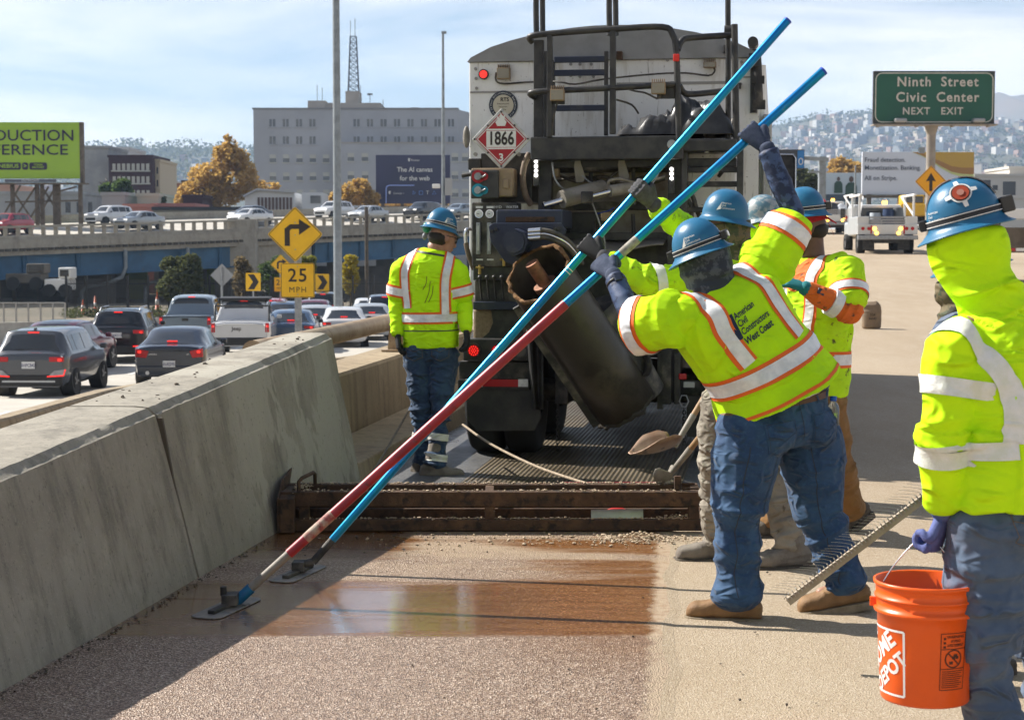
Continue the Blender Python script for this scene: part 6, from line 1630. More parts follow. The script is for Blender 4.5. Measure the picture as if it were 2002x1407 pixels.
for(kind,lab,pm,u,Y,hd,kw)in(('sedan','dark blue sedan right of the white pickup',P_blue,566,60,5,{}),('sedan','silver sedan behind the sign post',P_silver,612,67,4,{}),('sedan','white sedan beside the pipe rail, nearer of two',P_white,672,64,6,{}),('suv','dark suv at the head of the queue behind the speed plate',P_black,630,88,3,{}),('sedan','dark red sedan behind the 25 MPH post',P_maroon,608,78,3,{}),('hatch','red hatchback just beyond the white pickup',P_red,523,76,3,{}),('sedan','teal blue sedan between the red hatchback and the post',P_blue,548,74,3,{}),('sedan','white sedan at the right end of the queue under the trees',P_white,722,82,5,{}),('sedan','silver blue sedan next to the left worker elbow',P_silver,728,70,7,{}),('suv','navy suv half hidden behind the left worker',P_navy,752,80,6,{})):
 car(kind,lab,pm,cpos(u,Y),hd,None,detail=1,**kw)
 # vehicles on the viaduct, seen from the front
def on_via(u,v,Y):p = U(u,v,Y); return(p.x,Y,p.z)
t_ang = math.degrees(math.atan2(VB_.y-VA.y,VB_.x-VA.x))
def vcar(kind,lab,pm,t,lane,hd=150,sc=1.0):
 p = VP(t,0,lane); z = p.z-0.95+1.05*(lane-0.3)/12.3
 o = car(kind,lab,pm,(p.x,p.y,z),hd,None,lit=False,detail=0,group='cars on the viaduct'); return o
for a in(('hatch','red hatchback on the viaduct at the far left edge',P_red,0.165,4.0,160),('suv','white suv on the viaduct behind a silver car',P_white,0.345,8,150),('sedan','silver sedan on the viaduct under the lime billboard side',P_silver,0.352,4.2,150),('sedan','white sedan on the viaduct above the grey pier',P_white,0.527,4.5,150),('sedan','dark grey sedan on the viaduct right of the pier',P_grey,0.562,7.5,150),('suv','white suv on the viaduct behind the tall pole',P_white,0.715,8,150),('sedan','silver sedan on the viaduct right of the tall pole',P_silver,0.735,4.5,150),('suv','black suv on the viaduct under the dark billboard',P_black,0.845,5,150),('sedan','silver sedan on the viaduct behind the left worker hat',P_silver,0.885,7,150),('sedan','pale blue hatchback on the viaduct at the slender pole',P_bluegrey,0.915,4.5,150),('sedan','blue sedan on the viaduct at the left edge',P_blue,0.135,3.6,150)):
 vcar(*a)
 # work trucks on the deck, right
def work_truck(lab,u,Y,head,box_m,detail=True,w=1.15):
 x = U(u,480,Y).x; z = zd(Y); o = empty('work_truck',(x,Y,z),R(head),lab,'truck','work trucks parked up the deck')
 def bxp(name,m,x0,x1,y0,y1,z0,z1,bevel=0.02,par=None):mb = MB(); mb.bx(x0,x1,y0,y1,z0,z1); return mb.build(name,m,par or o,world=False,bevel=bevel)
 bxp('rear_bumper',m_steel,-w,w,-0.15,0.1,0.55,0.72); bxp('tail_board',box_m,-w,w,0.0,0.08,0.75,1.15)
 for sg in(1,-1):
  bxp('side_body',box_m,sg*w,sg*(w-0.45),0.08,2.8,0.75,1.45)
  for k,(dx,m)in enumerate(((0.95,m_red),(0.72,m_red),(0.50,m_amber),(0.42,m_amber))):mb = MB(); zc2 = 0.98 if k<3 else 0.80; mb.cyl((sg*dx,0.0,zc2),(sg*dx,-0.03,zc2),0.07,n=12); mb.build('tail_light',m,o,world=False)
  bxp('red_reflector',m_red,sg*0.60,sg*0.66,-0.012,0.0,0.78,1.1,0); bxp('mud_flap',m_black,sg*0.9,sg*0.45,0.35,0.38,0.15,0.6)
  for y in(0.8,4.6):mb = MB(); mb.lathe([(0.2,-0.14),(0.38,-0.15),(0.4,-0.1),(0.4,0.1),(0.38,0.15),(0.2,0.14)],18,(sg*(w-0.22),y,0.4),M=Matrix.Rotation(R(90),3,'Y')); wh = mb.build('wheel',m_rubber,o,world=False); mb = MB(); mb.cyl((sg*(w-0.32),y,0.4),(sg*(w-0.10),y,0.4),0.2,n=14); mb.build('rim',m_rim,wh,world=False)
  bxp('rack_post',m_white,sg*(w-0.15),sg*(w-0.07),0.3,0.38,1.45,2.25,0.01); bxp('rack_post',m_white,sg*(w-0.15),sg*(w-0.07),2.5,2.58,1.45,2.25,0.01); bxp('rack_beam',m_white,sg*(w-0.16),sg*(w-0.06),0.0,3.2,2.25,2.33,0.01)
  mb = MB(); mb.bar((sg*(w-0.11),0.36,1.5),(sg*(w-0.4),1.6,2.25),0.06,0.06); mb.build('rack_brace',m_white,o,world=False)
  bxp('mirror',m_black,sg*1.12,sg*1.32,4.1,4.2,1.45,1.85,0.03)
 for k in range(3):bxp('stake_board',m_signback,-w+0.46,w-0.46,0.02,0.06,1.18+0.10*k,1.25+0.10*k,0.005)
 cab_ = bxp('cab',box_m,-1.0,1.0,3.0,4.4,0.7,1.98,0.12); bxp('rear_window',m_glass,-0.75,0.75,2.97,3.0,1.4,1.85,0.02,cab_); bxp('bonnet',box_m,-0.98,0.98,4.4,5.6,0.6,1.3,0.1)
 bxp('chassis',m_black,-0.5,0.5,0.1,5.4,0.42,0.62); mb = MB(); mb.cyl((0.25,2.6,1.98),(0.25,2.6,2.12),0.1,n=12); mb.build('beacon',m_amber,o,world=False)
 return o,bxp
P_wt = paint('white_truck_paint',(0.60,0.60,0.58),0.4)
o,bxp = work_truck('nearer white stake-bed work truck with amber lights lit, up the deck',1735,66,-4,P_wt)
loads =((0.1,0.6,0.5,M_('navy_drum',(0.02,0.04,0.10),0.5)),(0.5,0.7,0.55,M_('grey_drum',(0.10,0.11,0.12),0.5)),(-0.4,0.6,0.35,M_('pale_bag',(0.42,0.46,0.50),0.6)))
for(x,y,h,m)in loads:mb = MB(); mb.cyl((x,y,1.15),(x,y,1.25+h),0.24,0.2,n=14); t = mb.build('drum',m,None); t.data.transform(Matrix.Translation(-V3(x,y,1.15))); t.matrix_basis = o.matrix_basis@Matrix.Translation(V3(x,y,1.15)); tag(t,{0.1:'dark navy drum standing in the white truck bed',0.5:'dark grey drum at the right side of the white truck bed',-0.4:'pale sack at the left side of the white truck bed'}[x],'drum' if x>0 else 'sack')
o2,bxp2 = work_truck('farther white work truck loaded with red cloths and gear',1632,98,-2,P_wt)
for(x,h,m,lab)in((-0.55,0.7,M_('red_bundle',(0.4,0.02,0.03),0.8),'red cloth bundle on the farther work truck'),(0.0,0.55,M_('dark_bundle',(0.05,0.05,0.06),0.8),'dark gear heap on the farther work truck'),(0.5,0.5,M_('white_bundle',(0.5,0.52,0.55),0.8),'white gear heap on the farther work truck')):
 mb = MB(); ball(mb,(0,0,0),(0.34,0.4,h)); me = union(mb,0.07,0); folds(me,[(V3(0,0,-h),V3(0,0,h),0.05,0.07,0.05,3,3)],int(h*10)); t = link('gear_bundle',me); me.materials.append(m); t.matrix_basis = o2.matrix_basis@Matrix.Translation(V3(x,1.0,1.3)); tag(t,lab,'gear')
 # flatbed trailer at the right edge
Yf = 44; xf = U(1975,480,Yf).x; zf_ = zd(Yf); o = empty('flatbed_trailer',(xf,Yf,zf_),0,'dark flatbed trailer with red and white edge strip at the right edge','trailer')
mb = MB(); mb.bx(xf-0.35,xf+6,Yf,Yf+2.4,zf_+0.8,zf_+1.0); mb.build('deck',m_timber,o); mb = MB(); mb.bx(xf-0.3,xf+6,Yf+0.03,Yf+2.3,zf_+1.0,zf_+1.45); mb.build('side_boards',m_timber,o)
for k in range(8):mb = MB(); mb.bx(xf-0.35+k*0.5,xf+0.13+k*0.5,Yf-0.015,Yf,zf_+0.84,zf_+0.92); mb.build('reflector_strip',m_red if k%2==0 else m_white,o)
for x in(1.0,2.2):mb = MB(); mb.cyl((xf+x,Yf+0.1,zf_+0.42),(xf+x,Yf+0.4,zf_+0.42),0.42,n=18); mb.build('wheel',m_rubber,o)
# yellow loader glimpsed behind
Yl = 112; q = U(1790,440,Yl); o = empty('yellow_loader',(q.x,Yl,zd(Yl)),0,'yellow construction loader parked behind the nearer work truck','loader'); zl = zd(Yl)
m_yel = M_('plant_yellow',(0.62,0.36,0.02),0.5)
mb = MB(); mb.bx(q.x-1.0,q.x+1.0,Yl,Yl+3,zl+0.9,zl+1.7); mb.build('body',m_yel,o,bevel=0.08); mb = MB(); mb.bx(q.x-0.7,q.x+0.7,Yl+0.5,Yl+2,zl+1.7,zl+2.3); c_ = mb.build('cab',m_yel,o,bevel=0.08); mb = MB(); mb.bx(q.x-0.58,q.x+0.58,Yl+0.44,Yl+0.5,zl+1.8,zl+2.2); mb.build('window',m_glass,c_)
for x in(-0.9,0.9):
 for y in(0.3,2.5):mb = MB(); mb.cyl((q.x+x-0.2,Yl+y,zl+0.6),(q.x+x+0.2,Yl+y,zl+0.6),0.6,n=18); mb.build('wheel',m_rubber,o)
 # white container wall glimpsed at the right, behind the trailer
for k,(u0,u1,v0,v1,Y,m,lab)in enumerate(((1905,1990,408,428,110,m_white,'long white low trailer behind the foreground hat'),)):
 p0,p1 = U(u0,v1,Y),U(u1+40,v0,Y); o = empty('box_trailer',(p0.x,Y,zd(Y)),0,lab,'trailer'); mb = MB(); mb.bx(p0.x,p1.x,Y,Y+2.4,p0.z,p1.z); mb.build('box',m,o,bevel=0.03)
 for x in(0.4,0.9):mb = MB(); mb.cyl((p0.x+x*1.4,Y-0.02,zd(Y)+0.45),(p0.x+x*1.4,Y+0.3,zd(Y)+0.45),0.45,n=16); mb.build('wheel',m_rubber,o)
 # mixer truck
TRZ = -math.atan2(0.155,1.0)
T_O = Vector((0.80,13.0,0.0)); T_F = Vector((0.1532,0.9882,0)); T_R = Vector((0.9882,-0.1532,0))
def T(u,v,yl):
 """truck-local point seen at photo pixel (u, v) on the plane yl behind/ahead of the tail"""
 a = U(u,v,1.0)-Vector((0,0,CAM_H))
 c0 = Vector((0,0,CAM_H))-T_O
 t =(yl-c0.dot(T_F))/a.dot(T_F)
 p = c0+a*t
 return Vector((p.dot(T_R),yl,p.z))
truck = empty('mixer_truck',T_O,TRZ,'large dirty white and black mobile mixer truck standing on the closed lane','truck')
def tbuild(mb,name,m,parent=None,**kw):
 return mb.build(name,m,parent or truck,world=False,**kw)
def tbox(name,m,u0,v0,u1,v1,y,d,parent=None,bevel=0.006):
 p0,p1 = T(u0,v0,y),T(u1,v1,y)
 mb = MB(); mb.bx(p0.x,p1.x,y,y+d,p1.z,p0.z)
 return tbuild(mb,name,m,parent,bevel=bevel)
def ttube(name,m,pts,r,parent=None,n=10,smooth=3):
 P =[T(*p)for p in pts]
 if smooth and len(P)>2:P =[Vector(q)for q in catmull([list(p)for p in P],smooth)]
 mb = MB(); mb.tube(P,r,n)
 return tbuild(mb,name,m,parent)
m_truckwhite = None
g = NG('dirty_white_truck_paint')
stx = g.noise(1.0,(9,9,0.8),6,0.65); st2 = g.noise(1.0,(30,30,3),4); blot = g.noise(3)
c = g.mix(g.ss(blot,0.3,0.75),(0.80,0.80,0.78),(0.72,0.71,0.67))
c = g.mix(g.ss(stx,0.52,0.72,0,0.6),c,(0.34,0.29,0.21))
c = g.mix(g.ss(st2,0.60,0.72,0,0.7),c,(0.17,0.14,0.10))
c = g.mix(g.ss(g.noise(45,det=2),0.66,0.72,0,0.8),c,(0.10,0.08,0.06))
g.put(g.b.inputs['Base Color'],c); g.b.inputs['Roughness'].default_value = 0.45
g.put(g.b.inputs['Normal'],g.bump(g.noise(2.5),0.25,0.02))
m_truckwhite = g.m
m_roofgrey = M_('grey_tarp_roof',(0.27,0.27,0.27),0.6,c2=(0.22,0.22,0.215),vs=6)
m_rivet = M_('rivet_steel',(0.28,0.27,0.25),0.5,0.5)
m_tan = M_('tan_box_paint',(0.34,0.245,0.145),0.6,c2=(0.25,0.18,0.11),vs=10)
m_hose = M_('hose_rubber',(0.035,0.033,0.03),0.6,c2=(0.11,0.095,0.075),vs=10)
m_hosetan = M_('dusty_tan_hose',(0.22,0.165,0.12),0.7,c2=(0.14,0.10,0.075),vs=14)
m_cylgrey = M_('dusty_cylinder',(0.28,0.255,0.215),0.6,c2=(0.18,0.16,0.13),vs=8,bump=0.2,bs=60)
m_chute = M_('worn_chute_steel',(0.05,0.042,0.033),0.45,0.25,c2=(0.12,0.098,0.07),vs=2.5,lo=0.4,hi=0.75,c3=(0.032,0.027,0.021),v3=5,lo3=0.45,hi3=0.7,bump=0.2,bs=25)
m_rustlip = M_('rust_crust',(0.16,0.075,0.028),0.95,c2=(0.26,0.15,0.07),vs=30,bump=1.0,bs=80,bdist=0.02)
m_redpaint = M_('red_placard',(0.40,0.012,0.02),0.45,c2=(0.34,0.012,0.02),vs=6)
m_hopper = M_('inner_tank_panel',(0.42,0.39,0.33),0.6,c2=(0.25,0.21,0.16),vs=4,lo=0.35,hi=0.65)
m_flap = M_('black_rubber_flap',(0.018,0.018,0.018),0.6,c2=(0.05,0.047,0.042),vs=4,bump=0.2,bs=20)
YB = 0.80
# tank body with arched roof ------------------------------------------------
a,b_ = T(917,122,YB),T(1486,104,YB)
xl,xr,zt = a.x,b_.x,a.z
zb = T(1200,575,YB).z
mb = MB(); mb.bx(xl,xr,YB,6.4,zb,zt)
body = tbuild(mb,'tank_body',m_truckwhite,bevel=0.012)
prof =[(xl-0.01,zt)]
for k in range(15):
 t = k/14; prof.append((xl+0.02+(xr-xl-0.04)*t,zt+0.035+0.24*math.sin(math.pi*t)**0.72))
prof.append((xr+0.01,zt))
mb = MB(); mb.prism([(x,YB-0.03,z)for x,z in prof],(0,5.7,0)); tbuild(mb,'arched_roof',m_roofgrey,body)
# panel seams, corner posts, rivets
for(u0,v0,u1,v1)in((919,179,1040,181),(1205,162,1430,164),(1432,150,1478,152)):
 tbox('panel_seam',m_rivet,u0,v0,u1,v1,YB-0.006,0.006,body,0)
for(u,v)in((930,135),(931,154),(932,173),(1450,102),(1450,122),(1448,165),(1116,126),(1134,126),(1156,126),(1116,148),(1134,150),(1160,150),(1068,125),(1305,118),(1310,104)):
 p = T(u,v,YB); mb = MB(); mb.cyl(p,p-Vector((0,0.012,0)),0.013,n=8); tbuild(mb,'rivet',m_rivet,body)
for k in range(22):
 mb = MB(); mb.cyl((xr+0.012,YB+0.12+k*0.25,zb),(xr+0.012,YB+0.12+k*0.25,zt-0.05),0.035,n=8); tbuild(mb,'rib',m_truckwhite,body)
mb = MB(); mb.bx(xr+0.03,xr+0.10,YB-0.02,YB+0.2,zb+0.3,zt-0.45); tbuild(mb,'corner_post',M_('diamond_plate',(0.38,0.38,0.37),0.4,0.8,bump=0.8,bs=45),body,bevel=0.01)
p = T(1472,82,YB-0.1); mb = MB(); mb.cyl(p,p+Vector((0,0.2,0)),0.042,n=16); mb.cyl(p+Vector((0.01,0.1,-0.05)),p+Vector((0.01,0.1,-0.55)),0.03,n=10); mb.bx(p.x-0.03,p.x+0.06,-0.2+YB,YB,p.z-0.2,p.z-0.1); tbuild(mb,'roof_crank_motor',m_black,body)
p0,p1 = T(1480,108,YB-0.15),T(1484,205,YB-0.15); mb = MB(); mb.tube([p0,p1],0.035,10); mb.box((p0+p1)/2,(0.1,0.06,0.06)); mb.box(p1,(0.1,0.07,0.07)); tbuild(mb,'roof_crank_arm',m_blackdirt,body)
# lights on the tank wall
p = T(946,146,YB-0.01); mb = MB(); mb.cyl(p,p-Vector((0,0.02,0)),0.042,n=20); o = tbuild(mb,'marker_light_rim',m_black,body)
mb = MB(); mb.cyl(p-Vector((0,0.02,0)),p-Vector((0,0.028,0)),0.031,n=20); tbuild(mb,'marker_light',m_tlred,body)
def worklight(u,v,y,w=0.105,h=0.09):
 p = T(u,v,y); mb = MB(); mb.bx(p.x-w/2,p.x+w/2,y-0.06,y,p.z-h/2,p.z+h/2)
 for k in range(7):mb.bx(p.x-w/2+w*k/7+0.002,p.x-w/2+w*k/7+0.008,y-0.03,y+0.01,p.z+h/2,p.z+h/2+0.03)
 o = tbuild(mb,'work_light',m_tan,bevel=0.003)
 mb = MB(); mb.bx(p.x-w*0.44,p.x+w*0.44,y-0.066,y-0.06,p.z-h*0.42,p.z+h*0.42); tbuild(mb,'lens',M_('ribbed_lens',(0.30,0.27,0.21),0.25,bump=0.9,bs=70),o)
worklight(986,145,YB-0.02); worklight(1388,128,YB-0.02,0.10,0.045)
# round decal
p = T(984,206,YB-0.004); mb = MB(); mb.cyl(p,p-Vector((0,0.003,0)),0.118,n=40); dec = tbuild(mb,'round_decal',M_('dark_decal',(0.03,0.04,0.06),0.5),body)
mb = MB(); mb.cyl(p-Vector((0,0.003,0)),p-Vector((0,0.0055,0)),0.085,n=40); tbuild(mb,'decal_centre',M_('cream_decal',(0.55,0.50,0.38),0.5),dec)
mb = MB(); ex,ez = Vector((1,0,0)),Vector((0,0,1)); q = p-Vector((0,0.0075,0))
text_on(mb,'RTS',q+ez*0.045+ex*0.012,ex,ez,0.03,bold=0.03); text_on(mb,'Environmental',q+ez*0.012,ex,ez,0.012); text_on(mb,'Equipment',q-ez*0.012,ex,ez,0.012); text_on(mb,'Service',q-ez*0.035,ex,ez,0.012)
tbuild(mb,'decal_lettering',m_signblk,dec,fix=False)
mb = MB()
for txt,a0,a1 in(('24 Hour Environmental Emergency',200,-20),('Response Team',215,325)):
 for k,chh in enumerate(txt):
  an = R(a0+(a1-a0)*k/max(1,len(txt)-1)); rr_ = 0.101
  if chh==' ':continue
  up = Vector((math.cos(an),0,math.sin(an)))*(1 if a0==200 else-1); right = Vector((up.z,0,-up.x))
  text_on(mb,chh,q+Vector((math.cos(an),0,math.sin(an)))*rr_,right,up,0.014)
tbuild(mb,'decal_ring_lettering',m_white,dec,fix=False)
# platform, posts, rails, ladder -------------------------------------------
tbox('platform_beam',m_black,1037,268,1336,311,-0.12,0.12,bevel=0.01)
mb = MB(); p0,p1 = T(1040,268,-0.1),T(1440,268,-0.1); mb.bx(p0.x,p1.x,0.0,YB,p0.z-0.08,p0.z-0.02); tbuild(mb,'platform_deck',m_blackdirt,bevel=0.006)
tbox('platform_beam',m_black,1336,274,1440,295,-0.05,0.1)
tbox('platform_angle',m_black,1040,296,1340,312,0.02,0.06)
RT = 0.024
ttube('hand_rail',m_black,[(1040,82,-0.05),(1036,72,-0.1),(1075,66,-0.12),(1200,57,-0.12),(1295,53,-0.12),(1315,68,-0.12),(1322,100,-0.12),(1325,180,-0.12),(1328,290,-0.12)],RT,smooth=4)
ttube('hand_rail',m_black,[(1045,190,-0.02),(1037,182,-0.1),(1075,178,-0.12),(1200,172,-0.12),(1320,165,-0.12)],RT,smooth=4)
ttube('hand_rail',m_black,[(1325,98,-0.1),(1333,80,-0.05),(1352,74,0.0),(1432,69,0.1)],RT,smooth=4)
ttube('hand_rail',m_black,[(1328,168,-0.1),(1338,182,-0.05),(1360,184,0.0),(1416,178,0.1)],RT,smooth=4)
tbox('post',m_black,1043,78,1062,268,0.0,0.06); tbox('post',m_black,1069,68,1079,268,-0.14,0.05); tbox('post',m_black,1192,60,1203,262,-0.14,0.05)
for u in(1053,1196):
 ttube('tall_hoop',m_black,[(u-4,70,0.05),(u-5,10,0.05),(u-3,-30,0.05),(u+4,-38,0.3),(u+7,-20,0.5),(u+8,70,0.5)],RT*0.95)
tbox('post',m_black,1062,100,1070,268,0.3,0.04)
ttube('tall_post',m_black,[(1423,-60,0.15),(1424,285,0.15)],0.022); ttube('tall_post',m_black,[(1436,48,0.05),(1440,290,0.05)],0.026)
p = T(1424,62,0.14); mb = MB(); mb.cyl(p-Vector((0.03,0,0)),p+Vector((0.03,0,0)),0.045,n=14); tbuild(mb,'gate_hinge',m_black)
for(u0,u1,v,m)in((1083,1182,116,m_navy),(1083,1182,142,m_navy),(1086,1185,211,m_navy)):
 tbox('ladder_rung',m,u0,v-5,u1,v+5,0.55,0.05)
tbox('ladder_rail',m_black,1181,100,1188,265,0.55,0.05); tbox('ladder_rail',m_black,1079,120,1084,265,0.55,0.05)
tbox('wall_bracket',m_rust,1061,105,1070,126,0.7,0.08); tbox('wall_bracket',m_rust,1204,100,1216,116,0.7,0.08); tbox('wall_bracket',m_black,1414,88,1421,103,0.7,0.08); tbox('wall_bracket',m_black,1441,162,1449,173,0.7,0.08)
for(u,v)in((1091,187),(1288,174)):worklight(u,v,-0.14,0.105,0.085)
tbox('light_plate',m_black,1284,168,1320,193,-0.11,0.02); tbox('light_plate',m_black,1080,190,1104,204,-0.11,0.02)
for pts in([(970,142,YB-0.03),(970,158,YB-0.03),(985,164,YB-0.03),(1030,161,YB-0.03),(1090,160,0.5),(1125,165,0.5),(1180,155,0.6),(1280,145,0.7),(1340,143,0.75),(1385,148,0.75),(1397,140,0.75),(1396,134,0.76)],[(1215,170,-0.13),(1240,178,-0.13),(1262,182,-0.13),(1285,193,-0.13),(1292,186,-0.14)],[(1090,200,-0.13),(1082,230,-0.13),(1080,265,-0.13)],[(1205,195,0.3),(1235,205,0.5),(1248,222,0.6)]):
 ttube('cable',m_hose,pts,0.008,n=6)
tbox('red_tag',M_('red_tape',(0.7,0.03,0.02),0.6),1316,106,1328,120,-0.16,0.02)
# flammable placard -----------------------------------------------------------
p = T(980,272,-0.12); hd = T(1038,272,-0.12).x-p.x; ez = Vector((0,0,1)); ex = Vector((1,0,0)); fw = Vector((0,-1,0))
def diamond(r,y,cx=0.0):return[p+ex*r+fw*y,p+ez*r*1.02+fw*y,p-ex*r+fw*y,p-ez*r*1.02+fw*y]
mb = MB(); mb.prism(diamond(hd,0),(0,0.02,0)); pl = tbuild(mb,'placard',M_('aluminium_placard',(0.55,0.55,0.54),0.45,0.3,c2=(0.40,0.39,0.36),vs=9),bevel=0.004)
mb = MB(); mb.prism(diamond(hd*0.86,0.004),(0,0.003,0)); tbuild(mb,'placard_face',m_redpaint,pl)
mb = MB(); r_ = hd*0.81; w_ = 0.006
def seg(a,b,w=0.009,y=0.0055):mb.bar(a+fw*y,b+fw*y,0.0012,w,up=(0,1,0))if False else mb.add([a+fw*y+n_*s for a,n_,s in((a,(b-a).normalized().cross(fw),w/2),(a,(b-a).normalized().cross(fw),-w/2),(b,(b-a).normalized().cross(fw),-w/2),(b,(b-a).normalized().cross(fw),w/2))],[(0,1,2,3)])
dm =[p+ex*r_,p+ez*r_,p-ex*r_,p-ez*r_]
for i in range(4):seg(dm[i],dm[(i+1)%4],0.006)
hz_ = r_*0.53
for s in(1,-1):
 x_ = r_-r_*0.40
 seg(p+ez*s*r_*0.385-ex*(r_*0.615),p+ez*s*r_*0.385+ex*(r_*0.615),0.012)
mb.add([p+ex*x+ez*z+fw*0.006 for x,z in((-hd*0.50,-hd*0.27),(hd*0.50,-hd*0.27),(hd*0.50,hd*0.27),(-hd*0.50,hd*0.27))],[(0,1,2,3)])
fl =[(-0.03,0),(-0.045,0.03),(-0.028,0.05),(-0.034,0.075),(-0.012,0.06),(-0.004,0.105),(0.012,0.07),(0.03,0.085),(0.026,0.05),(0.042,0.03),(0.03,0)]
mb.add([p+ex*x+ez*(z+hd*0.43)+fw*0.006 for x,z in fl],[(0,1,9,10),(1,2,8,9),(2,3,4),(2,4,6,8),(4,5,6),(6,7,8)])
text_on(mb,'3',p-ez*hd*0.62+fw*0.006,ex,ez,0.055,bold=0.03)
tbuild(mb,'placard_symbols',m_white,pl,fix=False)
mb = MB(); text_on(mb,'1866',p+fw*0.0085,ex,ez,0.098,sx=0.72,bold=0.025); tbuild(mb,'placard_number',m_signblk,pl,fix=False)
for x,z in((0.9,0),(-0.9,0),(0,0.9),(0,-0.9),(0.45,0.45),(-0.45,0.45),(0.45,-0.45),(-0.45,-0.45)):
 q = p+ex*hd*x+ez*hd*z; mb = MB(); mb.cyl(q+fw*0.001,q+fw*0.006,0.008,n=8); tbuild(mb,'bolt',m_blackdirt,pl)
 # valve box, instrument panel, levers ------------------------------------------
tbox('valve_box',m_tan,921,329,1002,384,-0.15,0.25,bevel=0.012); vb_ = tbox('valve_panel',m_black,920,333,975,388,-0.175,0.025,bevel=0.01)
tbox('box_latch',m_tan,984,350,994,368,-0.18,0.03)
for(v,mc)in((345,m_redpaint),(372,M_('blue_dial',(0.01,0.24,0.34),0.5))):
 c = T(935,v,-0.18); mb = MB(); mb.cyl(c,c-Vector((0,0.006,0)),0.05,n=24); mb.cyl(c+Vector((0.045,0,0)),c+Vector((0.045,-0.006,0)),0.032,n=20); o = tbuild(mb,'dial_plate',mc,vb_)
 mb = MB(); mb.cyl(c,c-Vector((0,0.03,0)),0.03,0.027,n=20); mb.tube([c-Vector((0,0.02,0)),c+Vector((0.04,-0.03,-0.005)),c+Vector((0.065,-0.035,0.01))],0.008,8); tbuild(mb,'valve_knob',m_steel,o)
pan = tbox('instrument_panel',m_blackdirt,922,396,1012,522,-0.12,0.2,bevel=0.01)
for u in(937,958):
 c = T(u,418,-0.125); mb = MB(); mb.cyl(c,c-Vector((0,0.016,0)),0.033,n=22); o = tbuild(mb,'gauge_rim',m_chrome,pan)
 mb = MB(); mb.cyl(c-Vector((0,0.016,0)),c-Vector((0,0.0185,0)),0.027,n=22); tbuild(mb,'gauge_face',m_white,o)
 mb = MB(); mb.bx(c.x-0.016,c.x+0.003,-0.1462,-0.144,c.z-0.002,c.z+0.002); tbuild(mb,'needle',m_signblk,o)
 tbox('gauge_label',m_white,u-7,403,u+7,407,-0.123,0.003,pan,0)
 tbox('flow_meter',m_steel,u-6,435,u+2,497,-0.14,0.02,pan,0.003)
 tbox('flow_tube',M_('clear_meter',(0.62,0.62,0.58),0.15),u-3,441,u-1,490,-0.147,0.007,pan,0)
 tbox('gauge_label',m_white,u-6,506,u+7,509,-0.123,0.003,pan,0)
mb = MB()
text_on(mb,'HYD    WATER',T(990,405,-0.124),ex,ez,0.02); text_on(mb,'PRESSURE',T(988,413,-0.124),ex,ez,0.015); tbuild(mb,'panel_lettering',m_white,pan,fix=False)
tbox('lower_panel',m_black,925,520,1012,548,-0.10,0.16); tbox('lever_block',m_blackdirt,928,548,1008,592,-0.02,0.2); tbox('lever_shelf',m_navy,925,590,1028,606,-0.14,0.3)
for k,u in enumerate((938,952,966,981)):
 lv = ttube('lever',m_black,[(u+4,585,-0.08),(u+2,565,-0.16),(u,545,-0.2)],0.008,n=8)
 mb = MB(); q = T(u,542,-0.2); ball(mb,q,0.017); tbuild(mb,'lever_knob',m_black,lv)
for(u,v)in((938,536),(985,520)):
 q = T(u,v,-0.16); mb = MB(); mb.cyl(q,q+Vector((0,0,0.07)),0.012,n=8); mb.cyl(q+Vector((-0.03,0,0.05)),q+Vector((0.03,0,0.05)),0.01,n=8); tbuild(mb,'stop_cock',M_('brass',(0.35,0.24,0.08),0.4,0.8),pan)
ttube('grab_hose',m_chrome,[(922,448,-0.05),(912,449,-0.08),(910,462,-0.08),(911,475,-0.08)],0.014); ttube('hose',m_hosetan,[(911,475,-0.08),(914,490,-0.08),(920,510,-0.05),(926,525,0.0)],0.02)
ttube('hose',m_hosetan,[(1035,300,0.0),(1026,320,-0.02),(1022,350,-0.02),(1027,380,0.0),(1038,400,0.05)],0.024)
# hopper recess beneath the platform --------------------------------------------
tbox('rear_tank_panel',m_hopper,1080,318,1345,470,YB-0.06,0.05); tbox('rear_tank_panel',m_truckwhite,1345,300,1438,470,YB-0.3,0.2,bevel=0.01); tbox('rear_tank_panel',m_hopper,1030,330,1060,400,YB-0.2,0.1)
tbox('frame_upright',m_black,1052,305,1078,560,0.1,0.12); tbox('frame_upright',m_black,1306,300,1334,620,0.1,0.12); tbox('frame_upright',m_black,1100,440,1122,570,0.5,0.1)
tbox('cross_member',m_black,1060,455,1320,470,0.3,0.1); tbox('cross_member',m_blackdirt,1070,395,1330,410,0.45,0.1); tbox('cross_member',m_blackdirt,1080,326,1310,336,0.4,0.1)
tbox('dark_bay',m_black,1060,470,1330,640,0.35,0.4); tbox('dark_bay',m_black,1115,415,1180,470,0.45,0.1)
mb = MB(); p0,p1 = T(1110,470,0.2),T(1300,466,0.2); mb.grid(lambda a,b:Vector((p0.x+(p1.x-p0.x)*a,0.28-0.3*b,p0.z-0.03*b-0.035*math.sin(math.pi*a)*b+0.012*math.sin(a*9))),16,4); o = tbuild(mb,'rubber_apron',M_('dusty_apron',(0.14,0.125,0.105),0.8,c2=(0.22,0.2,0.17),vs=5)); o.modifiers.new('thick','SOLIDIFY').thickness = 0.012
for(u,h,v0)in((1126,50,305),(1212,55,300)):
 mb = MB(); p0 = T(u,v0,0.1); s = 1/250.0
 mb.prism([p0+Vector((x*s,0,-z*s))for x,z in((0,0),(5,0),(18,h*0.8),(14,h),(0,h),(-4,h*0.4))],(0,0.03,0)); tbuild(mb,'latch_plate',m_cylgrey)
def rod(name,m,a,b,r):mb = MB(); mb.cyl(T(*a),T(*b),r,n=18); return tbuild(mb,name,m)
